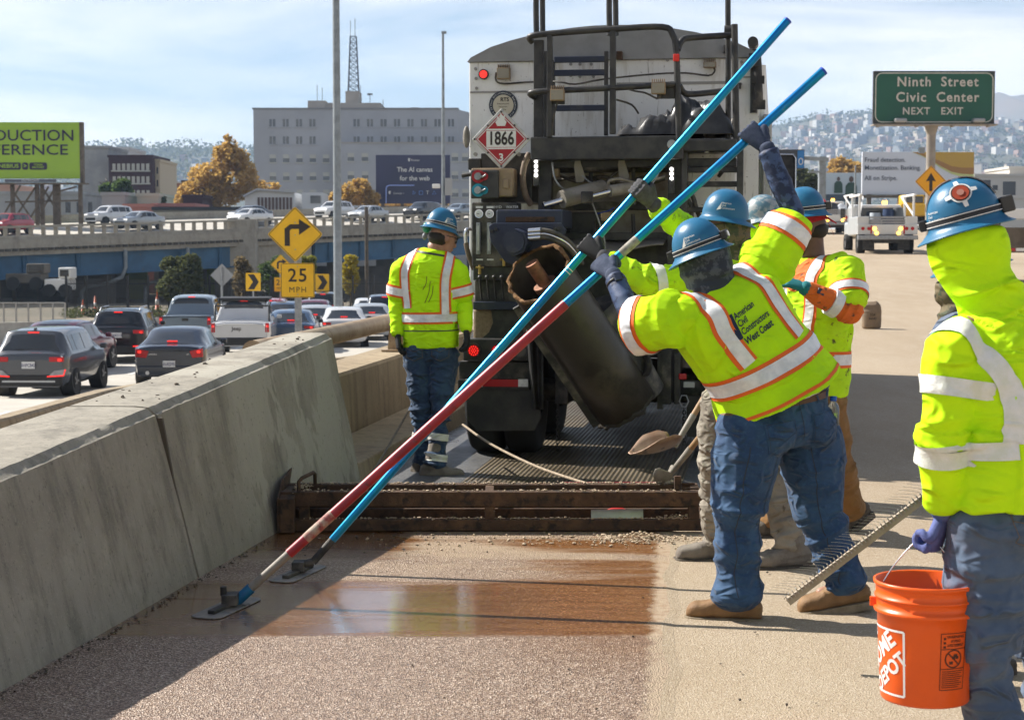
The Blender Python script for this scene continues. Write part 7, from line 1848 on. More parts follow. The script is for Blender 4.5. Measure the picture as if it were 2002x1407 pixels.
rod('pivot_shaft',m_blackdirt,(1130,330,0.15),(1232,324,0.15),0.03)
rod('hydraulic_cylinder',m_cylgrey,(1098,390,-0.12),(1180,368,0.1),0.068); rod('piston_rod',m_chrome,(1062,402,-0.2),(1100,390,-0.12),0.025)
rod('hydraulic_cylinder',m_cylgrey,(1192,374,-0.1),(1262,362,0.05),0.045); rod('piston_rod',m_chrome,(1140,388,-0.18),(1194,374,-0.1),0.018)
mb = MB(); q = T(1148,386,-0.18); mb.box(q,(0.09,0.06,0.09)); mb.cyl(q+Vector((0,-0.05,0)),q+Vector((0,0.05,0)),0.03); tbuild(mb,'rod_clevis',m_blackdirt,bevel=0.008)
for pts,r,m in(([(1080,318,0.0),(1085,350,-0.02),(1100,368,0.0),(1112,372,0.1)],0.008,m_steel),([(1190,362,-0.05),(1192,353,-0.08),(1215,350,-0.05),(1250,358,0),(1300,345,0.05)],0.012,m_cylgrey),([(1175,375,0.2),(1190,350,0.2),(1212,330,0.2),(1215,310,0.25)],0.012,m_hose),([(1284,290,0.0),(1290,330,0.05),(1270,365,0.0),(1250,375,0.0)],0.008,m_steel),([(1157,395,-0.1),(1170,430,-0.05),(1182,470,-0.05),(1184,510,0.0)],0.006,m_steel),([(1340,365,0.1),(1355,385,0.1),(1362,410,0.1),(1375,440,0.2)],0.018,m_hose),([(1335,380,0.1),(1350,400,0.1),(1352,430,0.1)],0.018,m_hose),([(1090,340,0.3),(1130,355,0.3),(1180,345,0.3),(1240,365,0.3),(1300,350,0.3)],0.014,m_hose),([(1085,355,0.35),(1140,345,0.3),(1200,360,0.3),(1260,345,0.35)],0.011,m_hose),([(1166,418,0.1),(1190,412,0.05),(1200,406,0.1)],0.004,M_('blue_wire',(0.01,0.05,0.4),0.5)),([(1095,300,0.2),(1140,345,0.1),(1160,360,0.05)],0.006,m_steel)):
 ttube('hose',m,pts,r,n=8)
for u,v0,v1 in((1163,432,458),(1237,418,455),(1155,330,400),(1238,330,400)):
 rod('link_rod',m_blackdirt,(u,v0,0.25),(u+2,v1,0.25),0.016)
for(u0,v0,u1,v1)in((1065,330,1092,346),(1175,415,1200,432)):tbox('junction_box',m_tan,u0,v0,u1,v1,0.15,0.1)
for(u,v)in((1048,330),(1313,345)):
 tbox('led_bar',m_black,u-6,v-19,u+6,v+34,-0.02,0.03)
 for k in range(4 if u<1100 else 3):
  q = T(u,v-14+k*9,-0.025); mb = MB(); mb.cyl(q,q-Vector((0,0.008,0)),0.013,n=10); tbuild(mb,'led',m_ledwhite)
for u,v in((1015,302),(1190,298),(1245,302),(1382,296),(1428,296),(930,302)):
 q = T(u,v,0.0); mb = MB(); mb.cyl(q,q-Vector((0,0.02,0)),0.016,n=8); tbuild(mb,'bolt',m_rivet)
p = T(1314,283,-0.12); mb = MB(); mb.cyl(p,p-Vector((0,0.05,0)),0.035,n=14); tbuild(mb,'beacon',m_steel)
tbox('cross_beam',m_black,1040,312,1440,326,0.12,0.1)
# lower right ladder
for v in(332,360,410):tbox('ladder_rung',m_blackdirt,1338,v-5,1447,v+5,0.05,0.05)
tbox('ladder_rail',m_black,1333,280,1343,480,0.0,0.06); tbox('ladder_rail',m_black,1441,280,1452,480,0.0,0.06); ttube('brace',m_black,[(1440,300,0.1),(1405,345,0.2)],0.015,smooth=0)
tbox('side_box',m_black,915,310,940,332,0.1,0.3); tbox('side_box',m_black,940,300,1040,395,0.12,0.5)
rod('side_spout',m_blackdirt,(903,344,-0.1),(925,340,-0.1),0.015)
mb = MB(); p = T(912,268,0.75); ball(mb,p,(0.03,0.03,0.09)); tbuild(mb,'side_marker',m_cylgrey)
# auger head and chute -----------------------------------------------------------
ah = tbox('auger_housing',m_navy,970,410,1100,445,-0.62,0.6,bevel=0.012); tbox('housing_slot',m_rust,988,424,1084,434,-0.63,0.02,ah)
mb = MB(); s = 1/262.0; p0 = T(955,442,-0.70)
mb.prism([p0+Vector((x*s,0,-z*s))for x,z in((0,0),(8,-6),(140,-6),(150,8),(135,40),(118,62),(98,78),(52,78),(30,66),(4,30))],(0,0.03,0)); tbuild(mb,'bearing_plate',m_navy,ah,bevel=0.006)
c = T(1012,474,-0.72); mb = MB(); mb.cyl(c,c-Vector((0,0.16,0)),0.105,0.098,n=8,smooth=False); mb.cyl(c+Vector((0,-0.16,0)),c+Vector((0,-0.19,0)),0.075,n=20); tbuild(mb,'auger_motor',m_navy,ah,bevel=0.01)
for(u,v)in((962,452),(970,448),(1085,447),(1092,446),(1004,498),(1040,498)):
 q = T(u,v,-0.71); mb = MB(); mb.cyl(q,q-Vector((0,0.02,0)),0.014,n=6,smooth=False); tbuild(mb,'bolt',m_black,ah)
for k,dv in enumerate((0,14,7)):
 ttube('hydraulic_hose',m_hose if k<2 else m_chrome,[(1040,452+dv,-0.84),(1065,450+dv,-0.86),(1090,458+dv,-0.86),(1112,472+dv,-0.8),(1130,495+dv,-0.7),(1138,515,-0.6)],0.017 if k<2 else 0.012)
 rod('hose_fitting',m_chrome,(1034,452+dv,-0.84),(1058,450+dv,-0.86),0.022)
 # chute: open-topped barrel, leaning down to the right and out from the tail
A = T(1056,540,-0.90); B = T(1222,790,-0.42); ax =(B-A).normalized()
rad = 0.242
sx_ = ax.cross(Vector((0,-1,0))).normalized(); sy_ = sx_.cross(ax).normalized()
mb = MB(); n = 40
def ring_at(c,r,wob=0.0,cutk=0.0):return[c+(sx_*math.cos(2*math.pi*j/n)+sy_*math.sin(2*math.pi*j/n))*(r*(1+wob*math.sin(j*5.1)))+ax*cutk*(0.6*math.sin(2*math.pi*j/n)+0.08*math.sin(3*6.283*j/n))for j in range(n)]
rows =[ring_at(A-ax*0.02,rad,0,0.16),ring_at(A+ax*0.2,rad),ring_at(A.lerp(B,0.35),rad),ring_at(A.lerp(B,0.7),rad),ring_at(B,rad),ring_at(B,rad-0.03),ring_at(A+ax*0.2,rad-0.03),ring_at(A-ax*0.02,rad-0.03,0,0.16)]
vs =[p for r_ in rows for p in r_]
mb.add(vs,[(i*n+j,i*n+(j+1)%n,(i+1)*n+(j+1)%n,(i+1)*n+j)for i in range(len(rows)-1)for j in range(n)],0,True)
ch_ = tbuild(mb,'chute',m_chute)
rr2 = np.random.default_rng(5)
mb = MB(); c1 = ring_at(A-ax*0.025,rad-0.012,0,0.16)
mb.tube([p+Vector(rr2.normal(0,0.008,3))for p in c1],[0.011+0.008*rr2.random()for _ in c1],7,closed=True); tbuild(mb,'rust_crust',m_rustlip,ch_)
mb = MB(); c1 = ring_at(B+ax*0.01,rad-0.005); mb.tube([p+Vector(rr2.normal(0,0.006,3))for p in c1],[0.014+0.009*rr2.random()for _ in c1],7,closed=True); tbuild(mb,'mortar_crust',M_('dark_mortar_crust',(0.05,0.042,0.032),0.95,bump=1.0,bs=60,bdist=0.02),ch_)
mb = MB(); mb.cyl(A+ax*0.06,A+ax*0.1,0.09,n=20); mb.cyl(A-ax*0.12,B-ax*0.1,0.05,n=16); tbuild(mb,'auger_shaft',M_('copper_bare_steel',(0.30,0.13,0.07),0.6,0.3,c2=(0.12,0.06,0.035),vs=12),ch_)
for sgn in(0.15,):
 q =[A.lerp(B,t)+sx_*(-rad-0.01)*-1+sy_*0.12 for t in(0.05,0.98)]
 mb = MB(); mb.bar(q[0],q[1],0.02,0.05,up=sx_); tbuild(mb,'chute_rib',m_blackdirt,ch_)
q0,q1 = T(1150,560,-0.35),T(1290,780,-0.9)
mb = MB(); mb.cyl(A.lerp(B,0.30)+Vector((0.16,0.2,0.04)),B+Vector((0.10,0.12,0.05)),0.20,n=24); tbuild(mb,'rear_chute_guard',m_blackdirt)
mb = MB(); w0 = T(1250,640,-0.8)
mb.grid(lambda a,b:T(1238+28*a+10*math.sin(b*5),690+80*b+6*math.sin(a*6),-0.5+0.05*math.sin(a*5+b*3)),6,8); o = tbuild(mb,'torn_flap',m_blackdirt); o.modifiers.new('thick','SOLIDIFY').thickness = 0.01
# chassis: tail bar, lights, mud flaps, wheels ------------------------------------
YT = -0.22
tbox('chassis_rail',m_blackdirt,1085,640,1110,790,-0.1,5.5); tbox('chassis_rail',m_blackdirt,1290,640,1312,790,-0.1,5.5)
tbox('rear_cross_beam',m_black,1060,640,1330,700,0.15,0.15)
mb = MB(); q0,q1 = T(925,604,-0.05),T(1032,672,-0.05); mb.bx(q0.x,q1.x,-0.05,0.1,q1.z,q0.z); tbuild(mb,'caked_panel',m_sand,bevel=0.02)
mb = MB(); s = 1/258.0; p0 = T(960,606,-0.09); mb.prism([p0+Vector((x*s,0,-z*s))for x,z in((0,0),(52,0),(56,20),(62,40),(75,56),(-18,56),(-4,44),(4,25))],(0,0.03,0)); tbuild(mb,'bracket',m_black)
tb_ = tbox('tail_light_bar',m_black,905,662,1040,706,YT,0.14,bevel=0.01)
for u,lit in((927,1),(973,1),(1018,0)):
 c = T(u,685,YT-0.003); mb = MB(); mb.cyl(c,c-Vector((0,0.02,0)),0.057,n=24); o = tbuild(mb,'tail_light',m_black,tb_)
 mb = MB(); mb.cyl(c-Vector((0,0.02,0)),c-Vector((0,0.026,0)),0.045,n=24); tbuild(mb,'lens',m_red if lit else M_('clear_lens',(0.10,0.095,0.08),0.2),o)
 if lit:
  mb = MB()
  for rr_,kk in((0.0,1),(0.016,6),(0.033,12)):
   for k in range(kk):
    q = c+Vector((rr_*math.cos(6.283*k/kk),-0.026,rr_*math.sin(6.283*k/kk))); mb.cyl(q,q-Vector((0,0.003,0)),0.0058,n=6)
  ob = tbuild(mb,'led_array',m_tlred,o); ob['kind'] = 'stuff'
tbox('fender_panel',m_blackdirt,897,706,1040,742,YT+0.05,0.1)
tbox('bumper_bar',m_black,895,742,1035,762,YT-0.02,0.12)
for u0,u1,m in((910,943,m_reflect),(943,1013,m_tlred),(1013,1032,m_reflect)):tbox('reflector_strip',m_red if m is m_tlred else m,u0,741,u1,756,YT-0.035,0.012,None,0)
mb = MB(); q0,q1 = T(910,758,YT),T(1058,842,YT)
mb.prism([(q0.x,0,q0.z),(q1.x-0.02,0,q0.z),(q1.x,0,q1.z+0.1),(q1.x-0.05,0,q1.z),(q0.x+0.09,0,q1.z-0.01),(q0.x+0.01,0,q1.z+0.08)],(0,0.02,0)); mb.v =[(x,y+YT-0.0,z)for x,y,z in mb.v]; tbuild(mb,'mud_flap',m_flap,bevel=0.006)
mb = MB(); mb.grid(lambda a,b:T(1028+32*a+14*b*(1-a),640+160*b+20*a*(1-b),-0.3-0.05*math.sin(a*7)),7,8); o = tbuild(mb,'side_flap',m_flap); o.modifiers.new('thick','SOLIDIFY').thickness = 0.012
mb = MB(); q0,q1 = T(1345,770,0.2),T(1420,850,0.2); mb.bx(q0.x,q0.x+0.55,0.0,0.02,q1.z,q0.z); tbuild(mb,'mud_flap',m_flap)
zc = 0.505
def dual(x,y):
 for dx in(-0.145,0.145):
  mb = MB(); pr_ =[(0.26,-0.11),(0.40,-0.125),(0.475,-0.12),(0.497,-0.085),(0.5,-0.03),(0.5,0.03),(0.497,0.085),(0.475,0.12),(0.40,0.125),(0.26,0.11)]
  mb.lathe(pr_,36,(x+dx,y,zc),M=Matrix.Rotation(R(90),3,'Y')); w = tbuild(mb,'wheel',m_rubber)
  mb = MB(); mb.lathe([(0.265,-0.1),(0.2,-0.06),(0.1,0.02),(0.001,0.03)],24,(x+dx,y,zc),M=Matrix.Rotation(R(90),3,'Y')); tbuild(mb,'rim',m_steel,w)
xw = T(993,880,0.35).x
for x in(xw,-xw+0.1):
 dual(x,0.35); dual(x,1.7)
for x in(xw+0.0,-xw+0.1):
 mb = MB(); mb.lathe([(0.26,-0.14),(0.475,-0.14),(0.5,-0.05),(0.5,0.05),(0.475,0.14),(0.26,0.14)],32,(x,6.4,zc),M=Matrix.Rotation(R(90),3,'Y')); tbuild(mb,'wheel',m_rubber)
mb = MB(); mb.cyl((xw,0.35,zc),(-xw+0.1,0.35,zc),0.09); mb.cyl((0,0.2,zc),(0,0.55,zc),0.2,n=18); tbuild(mb,'axle',m_blackdirt)
mb = MB(); mb.cyl((xw,1.7,zc),(-xw+0.1,1.7,zc),0.09); mb.cyl((0,1.5,zc),(0,1.9,zc),0.2,n=18); tbuild(mb,'axle',m_blackdirt)
tbox('frame_drop',m_black,1285,690,1296,800,-0.1,0.06); tbox('frame_drop',m_black,1318,690,1330,790,-0.1,0.06); tbox('rear_reflector',m_red,1327,730,1342,742,-0.13,0.02)
tbox('hitch_plate',m_blackdirt,1110,700,1290,760,0.3,0.1); tbox('plate_holder',m_steel,1336,746,1358,758,-0.12,0.01)
mb = MB()
for k in range(14):
 q = T(1090+(k%2)*0.5,796+k*6.2,-0.2); an = 0 if k%2 else R(90)
 pts =[q+Vector((0.012*math.cos(t)*math.cos(an),0.012*math.cos(t)*math.sin(an),0.018*math.sin(t)))for t in np.linspace(0,6.283,9)[:-1]]
 mb.tube(pts,0.0038,5,closed=True)
o = tbuild(mb,'chain',m_blackdirt); o['kind'] = 'stuff'
mb = MB()
for k in range(12):
 q = T(1337+(k%2)*0.5,800+k*6,-0.15); an = 0 if k%2 else R(90)
 pts =[q+Vector((0.012*math.cos(t)*math.cos(an),0.012*math.cos(t)*math.sin(an),0.018*math.sin(t)))for t in np.linspace(0,6.283,9)[:-1]]
 mb.tube(pts,0.0038,5,closed=True)
o = tbuild(mb,'chain',m_blackdirt); o['kind'] = 'stuff'
q = T(1337,784,-0.15); mb = MB(); mb.tube([q+Vector((0.035*math.cos(t),0,0.05*math.sin(t)))for t in np.linspace(0,6.283,7)[:-1]],0.006,6,closed=True); tbuild(mb,'chain_ring',m_steel)
# cab and mirror at the front
mb = MB(); mb.bx(-1.1,1.15,6.6,8.6,0.6,2.75); cab = tbuild(mb,'cab',M_('dark_cab_paint',(0.05,0.06,0.07),0.35),bevel=0.08)
mb = MB(); mb.bx(-1.0,1.0,6.4,6.6,0.7,1.6); tbuild(mb,'cab_rear',m_black)
p = T(1535,350,7.6); mb = MB(); mb.box(p,(0.26,0.10,0.60)); mi_ = tbuild(mb,'mirror',m_black,cab,bevel=0.04)
mb = MB(); mb.tube([p+Vector((x,-0.055,z))for x,z in((-0.12,-0.27),(-0.12,0.24),(-0.09,0.285),(0.09,0.285),(0.12,0.24),(0.12,-0.27))],0.012,6); tbuild(mb,'mirror_rim',m_chrome,mi_)
mb = MB(); mb.add([p+Vector((x,-0.0605,z))for x,z in((0.0,-0.20),(0.08,-0.20),(0.04,-0.10))],[(0,1,2)]); tbuild(mb,'mirror_mark',m_white,mi_)
mb = MB(); mb.tube([p+Vector((-0.12,0,0.1)),p+Vector((-0.2,0,0.12)),p+Vector((-0.32,0.05,0.08)),p+Vector((-0.34,0.1,-0.2))],0.018,8); tbuild(mb,'mirror_arm',m_chrome,cab)
for k,u in enumerate((1470,)):
 mb = MB(); mb.bx(xr-0.25,xr-0.02,YB-0.02,5.5,0.7,zb); tbuild(mb,'side_skirt',m_blackdirt,bevel=0.01)
mb = MB(); mb.bx(xl+0.02,xl+0.25,YB+0.3,5.5,0.75,zb); tbuild(mb,'side_skirt',m_blackdirt,bevel=0.01)
mb = MB(); mb.bx(-0.5,0.6,0.9,6.5,0.75,zb); tbuild(mb,'underbody',m_black)
# folded tarpaulin lying on the platform ------------------------------------------
O_ = truck.matrix_basis
def tarp(name,u0,u1,v0,v1,y0,y1,m,lab,seed,bumps):
 mb = MB(); p0,p1 = T(u0,v1,0.2),T(u1,v0,0.2); h = p1.z-p0.z
 W_,D_ = p1.x-p0.x,y1-y0
 N1,N2 = 40,20
 P = np.array([[a/N1,b/N2,0]for b in range(N2+1)for a in range(N1+1)])
 e = np.clip(np.minimum(np.minimum(P[:,0],1-P[:,0])*7,np.minimum(P[:,1],1-P[:,1])*5),0,1)**0.5
 hh = 0.42+0.38*vnoise(P*np.array([3,3,1]),seed)+0.34*(1-2*np.abs(vnoise(P*np.array([7,4,1]),seed+1)))+0.14*vnoise(P*np.array([22,9,1]),seed+2)
 hh = hh*(0.65+0.5*np.exp(-((P[:,0]-bumps)**2)*9))
 z = h*np.clip(e*hh,0.02,1.1)
 vs =[O_@Vector((p0.x+W_*(q[0]+0.03*math.sin(q[1]*12)),y0+D_*q[1],p0.z+zz))for q,zz in zip(P,z)]
 mb.add(vs,[(j*(N1+1)+i,j*(N1+1)+i+1,(j+1)*(N1+1)+i+1,(j+1)*(N1+1)+i)for j in range(N2)for i in range(N1)],0,True)
 return tag(mb.build(name,m),lab,'tarpaulin')
tarp('folded_tarpaulin',1208,1432,178,268,0.02,0.62,M_('black_tarp',(0.022,0.022,0.024),0.35,c2=(0.05,0.05,0.05),vs=6,bump=0.2,bs=30),'black crumpled tarpaulin heaped on the truck platform behind the rails',4,0.5)
tarp('folded_tarpaulin',1376,1440,205,266,0.1,0.5,M_('grey_tarp',(0.30,0.28,0.25),0.6,c2=(0.2,0.19,0.17),vs=6),'grey tarpaulin bundle at the right end of the truck platform',9,0.6)
# the two float poles (lines in space) and where hands meet them
def proj(p):
 d = Vector(p)-Vector((0,0,CAM_H))
 z = d.y*math.cos(PITCH)-d.z*math.sin(PITCH); y = d.y*math.sin(PITCH)+d.z*math.cos(PITCH)
 return 1001+FPX*d.x/z,703.5-FPX*y/z
def on_line(a,b,u):
 lo,hi = 0.0,1.0
 for _ in range(40):
  m =(lo+hi)/2
  if proj(a.lerp(b,m))[0]<u:lo = m
  else:hi = m
 return a.lerp(b,lo)
POLE2 =(U(452,1184,7.66),U(1611,138,7.84))
POLE1 =(U(612,1098,8.44),U(1541,39,8.66))
AX2 =(POLE2[1]-POLE2[0]).normalized(); AX1 =(POLE1[1]-POLE1[0]).normalized()
PR = 0.0210
def watch(root,c,axis,out,m=m_black):
 c,axis,out = Vector(c),Vector(axis).normalized(),Vector(out); out =(out-axis*out.dot(axis)).normalized()
 mb = MB()
 t = axis.cross(out)
 pts =[c+(out*math.cos(a)+t*math.sin(a))*0.042 for a in np.linspace(0,2*math.pi,25)[:-1]]
 mb.tube(pts,0.0075,6,closed=True)
 o = mb.build('wristwatch',m,root)
 mb = MB(); mb.box(c+out*0.048,(0.034,0.042,0.014),M=Matrix((t,axis,out)).transposed()); mb.build('watch_case',m_navy,o,bevel=0.003)
def gaiter(root,hc,f,u,neck,m,chestdir=None,low=0.05,name='neck_gaiter',big=1.0,seed=3,nb=1.0):
 f = Vector(f).normalized(); u = Vector(u); u =(u-f*u.dot(f)).normalized(); r = f.cross(u); hc = Vector(hc); neck = Vector(neck)
 dn =(neck-hc).normalized()
 mb = MB()
 sections(mb,[(hc+u*0.03-f*0.002,r,f,0.089*big,0.112*big),(hc-u*0.03+f*0.006,r,f,0.087*big,0.110*big),(hc-u*0.085+f*0.010,r,f,0.080*big,0.098*big),(neck.lerp(hc,0.35),r,f,0.080*big,0.085*big),(neck+dn*low*0.2,r,f,0.090*big*nb**0.5,0.086*big*nb**0.5),(neck+dn*low,r,f,0.105*big*nb,0.09*big*nb)],4,22)
 limb(mb,[hc+f*0.095-u*0.01,hc+f*0.112-u*0.03,hc+f*0.095-u*0.055],[0.012,0.018,0.014],3,8)
 me = union(mb,0.008,2)
 folds(me,[(hc,neck+dn*low,0.003,0.008,0.007,16,6)],seed)
 return wear(name,me,m,root)
def glasses(root,hc,f,u,m):
 f = Vector(f).normalized(); u = Vector(u); u =(u-f*u.dot(f)).normalized(); r = f.cross(u); hc = Vector(hc)
 mb = MB()
 for s in(-1,1):
  mb.grid(lambda a,b:hc+r*s*(0.006+0.06*a)+u*(0.012+0.038*(b-0.5))+f*(0.109-0.03*a*a),5,4)
  mb.tube([hc+r*s*0.066+u*0.02+f*0.082,hc+r*s*0.082+u*0.018+f*0.04,hc+r*s*0.084+u*0.01-f*0.02],0.003,6)
 mb.tube([hc-r*0.066+u*0.03+f*0.082,hc+u*0.028+f*0.112,hc+r*0.066+u*0.03+f*0.082],0.003,6)
 o = mb.build('safety_glasses',m,root)
 so = o.modifiers.new('thick','SOLIDIFY'); so.thickness = 0.002
m_lens = M_('mirror_lens',(0.10,0.07,0.02),0.12,0.6)
def pocket(root,bvh,c,ex,ey,n,w,h,m,stitch,name='back_pocket'):
 """patch pocket with a stitched line"""
 out =[(-w/2,h/2),(w/2,h/2),(w/2*0.94,-h*0.32),(0,-h/2),(-w/2*0.94,-h*0.32)]
 ring =[]
 for i in range(len(out)):
  a,b = out[i],out[(i+1)%len(out)]
  for k in range(6):ring.append((a[0]+(b[0]-a[0])*k/6,a[1]+(b[1]-a[1])*k/6))
 mb = MB(); ex,ey,n = Vector(ex).normalized(),Vector(ey).normalized(),Vector(n).normalized()
 def hit(x,y,off):
  p = Vector(c)+ex*x+ey*y
  q = bvh.ray_cast(p+n*0.25,-n,0.6)
  return(q[0]if q[0]is not None else p)+n*off
 vs =[hit(x,y,0.003)for x,y in ring]+[hit(x*0.96,y*0.96,0.007)for x,y in ring]+[hit(x*0.5,y*0.5,0.008)for x,y in ring]+[hit(0,0,0.008)]
 k = len(ring)
 fs =[(a*k+i,a*k+(i+1)%k,(a+1)*k+(i+1)%k,(a+1)*k+i)for a in(0,1)for i in range(k)]+[(2*k+i,2*k+(i+1)%k,3*k)for i in range(k)]
 mb.add(vs,fs,0,True)
 o = mb.build(name,m,root,fix=False)
 mb = MB()
 for sc in(0.9,):
  mb.tube([hit(x*sc,y*sc,0.009)for x,y in ring],0.0011,4,closed=True)
 mb.tube([hit(-w*0.43,h*0.12,0.009),hit(-w*0.2,h*0.06,0.0095),hit(0,-h*0.04,0.0095),hit(w*0.2,h*0.06,0.0095),hit(w*0.43,h*0.12,0.009)],0.0011,4)
 mb.build('stitching',stitch,o)
 return o
m_stitch = M_('tan_thread',(0.20,0.13,0.06),0.8)
m_stitchd = M_('dark_thread',(0.03,0.04,0.06),0.8)
# B: bending over the float, company lettering on the back
def worker_b():
 Gl,Gr = on_line(*POLE2,1183),on_line(*POLE2,1470)
 J = dict(pel=U(1521,812,7.56),waist=U(1511,735,7.555),chest=U(1432,632,7.51),neck=U(1394,553,7.50),sd0=V3(0.90,0.42,0.0),sd2=V3(0.47,0.26,0.30),hipL=U(1468,838,7.47),knL=U(1443,1003,7.44),anL=U(1441,1172,7.43),toeL=V3(-0.98,0.2,0),hipR=U(1577,840,7.64),knR=U(1604,1004,7.62),anR=U(1651,1146,7.58),toeR=V3(-0.97,-0.05,0),shL=U(1318,622,7.36),elL=U(1243,640,7.50),shR=U(1497,516,7.66),elR=U(1553,425,7.70),hc=U(1379,510,7.49),hf=V3(-0.82,0.46,-0.34),hu=V3(-0.40,0.08,0.92))
 hL,J['wrL'] = grip_hand(J['elL'],Gl,AX2,PR,-1,1.12)
 hR,J['wrR'] = grip_hand(J['elR'],Gr,AX2,PR,-1,1.12)
 J['handL'] = J['handR'] = 1
 p = person('broad worker in blue jeans gripping the blue and red float pole, company name on back',J,m_skin,(J['pel'].x,J['pel'].y,0),1.15)
 tr,tb = trousers(p,J,m_jeansB,0.245,0.185,0.152,21,amp=1.0,flare=1.12)
 bn = -J['f0']; bn =(bn+V3(0.0,-0.25,0)).normalized(); ex = J['sd0']; ey = J['up0']
 pocket(tr,tb,J['pel']-J['up0']*0.075-ex*0.115,ex,ey,-J['f0'],0.155,0.165,m_jeansB,m_stitchd)
 pocket(tr,tb,J['pel']-J['up0']*0.075+ex*0.125,ex,ey,-J['f0'],0.155,0.165,m_jeansB,m_stitchd)
 mb = MB(); strip_on(mb,tb,[(J['pel']+ey*z,-J['f0'])for z in(0.09,0.03,-0.04,-0.10)],0.004,0.003,rows=1); mb.build('seam',m_stitchd,tr,fix=False)
 mb = MB(); ring_band(mb,tb,J['pel']+ey*0.078,ey,0.042,0.003); mb.build('belt',m_belt,p,fix=False)
 for t in(-150,-108,-72,-40,60,120):
  mb = MB(); ring_band(mb,tb,J['pel']+ey*0.078,ey,0.06,0.008,n=3,rows=2,a0=t,a1=t+3.5); mb.build('belt_loop',m_jeansB,tr,fix=False)
 for s in 'LR':
  for sg in(-1,1):
   path =[(J['hip'+s].lerp(J['kn'+s],t)+ex*sg*0.085*(1-0.25*t),-J['f0'])for t in(0.15,0.4,0.7,1.0)]+[(J['kn'+s].lerp(J['an'+s],t)+ex*sg*0.06,-J['f0'])for t in(0.3,0.6,0.9)]
   mb = MB(); strip_on(mb,tb,path,0.004,0.0025,rows=1); mb.build('seam',m_stitchd,tr,fix=False)
   # dark undershirt hem below the vest
 mb = MB(); sections(mb,[(J['pel']+ey*0.02+ey*0.07,J['sd0'],J['f0'],0.252,0.196),(J['pel']+ey*0.16,J['sd0'],J['f0'],0.246,0.196),(J['waist']+ey*0.05,J['sd1'],J['f1'],0.22,0.17)],4,26)
 me = union(mb,0.009,2); folds(me,[(J['pel'],J['waist'],0.007,0.008,0.006,13,4)],77); un,ub = wear('undershirt',me,m_navycamo,p)
 mb = MB(); ring_band(mb,ub,J['pel']+ey*0.088,ey,0.012,0.003); mb.build('shirt_hem',m_white,un,fix=False)
 boot(p,J['anL'],J['toeL'],0.0,m_boottan,m_sole,size=1.10,shin=J['knL'])
 boot(p,J['anR'],J['toeR'],0.16,m_boottan,m_sole,size=1.10,shin=J['knR'])
 ar = sleeves(p,'undershirt_sleeve',J,m_navycamo,{'L':(0.5,1.93,0.058,0.043),'R':(0.5,1.93,0.060,0.045)},31)
 W,D = 0.272,0.19
 ve,vb = shirt(p,'vest',J,m_limemesh,W,D,{'L':(0.97,0.128,0.112),'R':(0.86,0.125,0.112)},41,hem=-0.075,belly=1.0,amp=1.4,sh_r=0.095,voxel=0.0065,low=[(U(1521,776,7.555),J['sd2'],J['f1'],0.292,0.255),(U(1508,750,7.555),J['sd2'],J['f1'],0.284,0.236),(U(1488,712,7.545),J['sd2'],J['f1'],0.264,0.204)])
 up = J['up2']; rt = J['sd2']; bk = -J['f2']
 # hem edging, waist band, braces, sleeve bands
 hemc = J['pel']+J['up0']*0.125
 wa =(J['up0']+J['up2']*0.6+J['sd0']*0.12).normalized()
 wa = J['sd2'].cross(J['f1']).normalized(); wa = wa if wa.z>0 else-wa
 mb = MB(); ring_band(mb,vb,U(1519,772,7.56)+wa*0.014,wa,0.014,0.004); mb.build('orange_edging',m_orange_trim,ve,fix=False)
 hi_vis_band(ve,vb,U(1486,712,7.545),wa,0.062,m_orange_trim,m_reflect)
 for k in(-1,1):
  x = 0.150
  path =[(U(1472,690,7.54)+rt*k*x,bk),(J['chest']+rt*k*x*1.02,bk),(J['chest']+up*0.09+rt*k*x*0.98,bk),(J['neck']-up*0.05+rt*k*x*0.92-bk*0.0,(bk+up*0.5)),(J['neck']-up*0.02+rt*k*x*0.9-bk*0.05,up)]
  hi_vis_strip(ve,vb,path,0.058,m_orange_trim,m_reflect)
 hi_vis_band(ve,vb,J['shL'].lerp(J['elL'],0.80),J['elL']-J['shL'],0.062,m_orange_trim,m_reflect,maxr=0.19)
 hi_vis_band(ve,vb,J['shR'].lerp(J['elR'],0.70),J['elR']-J['shR'],0.062,m_orange_trim,m_reflect,maxr=0.19)
 mb = MB()
 m_ink = M_('navy_print',(0.006,0.016,0.05),0.7)
 ex =(rt*1.0+up*0.10).normalized(); eyy = up
 tc = J['chest']+up*0.02-rt*0.03
 for i,w in enumerate(('American','Civil','Constructors')):
  text_proj(mb,vb,w,tc+eyy*(0.036-0.037*i)-ex*0.060,ex,eyy,0.029,align='LEFT',bold=0.022,off=0.006,sx=0.74); mb.build('lettering',m_ink,ve,fix=False); mb = MB()
 text_proj(mb,vb,'West Coast',tc-eyy*0.082+ex*0.02,ex,eyy,0.031,bold=0.028,off=0.006,sx=0.76); mb.build('lettering',m_ink,ve,fix=False); mb = MB()
 poly_proj(mb,vb,[(-0.120,-0.073),(-0.062,-0.060),(-0.062,0.056),(-0.076,0.056),(-0.088,-0.02),(-0.102,-0.05)],tc,ex,eyy,0.005)
 mb.build('printed_logo',m_ink,ve,fix=False)
 for nm,me,s in(('glove',hL,'L'),('glove',hR,'R')):
  g_,_ = wear(nm,me,m_glovenavy,p)
  mb = MB(); e =(J['el'+s]-J['wr'+s]).normalized(); limb(mb,[J['wr'+s]-e*0.01,J['wr'+s]+e*0.035,J['wr'+s]+e*0.065],[0.037,0.040,0.044],3,12)
  mb.build('cuff',m_glovenavy,g_)
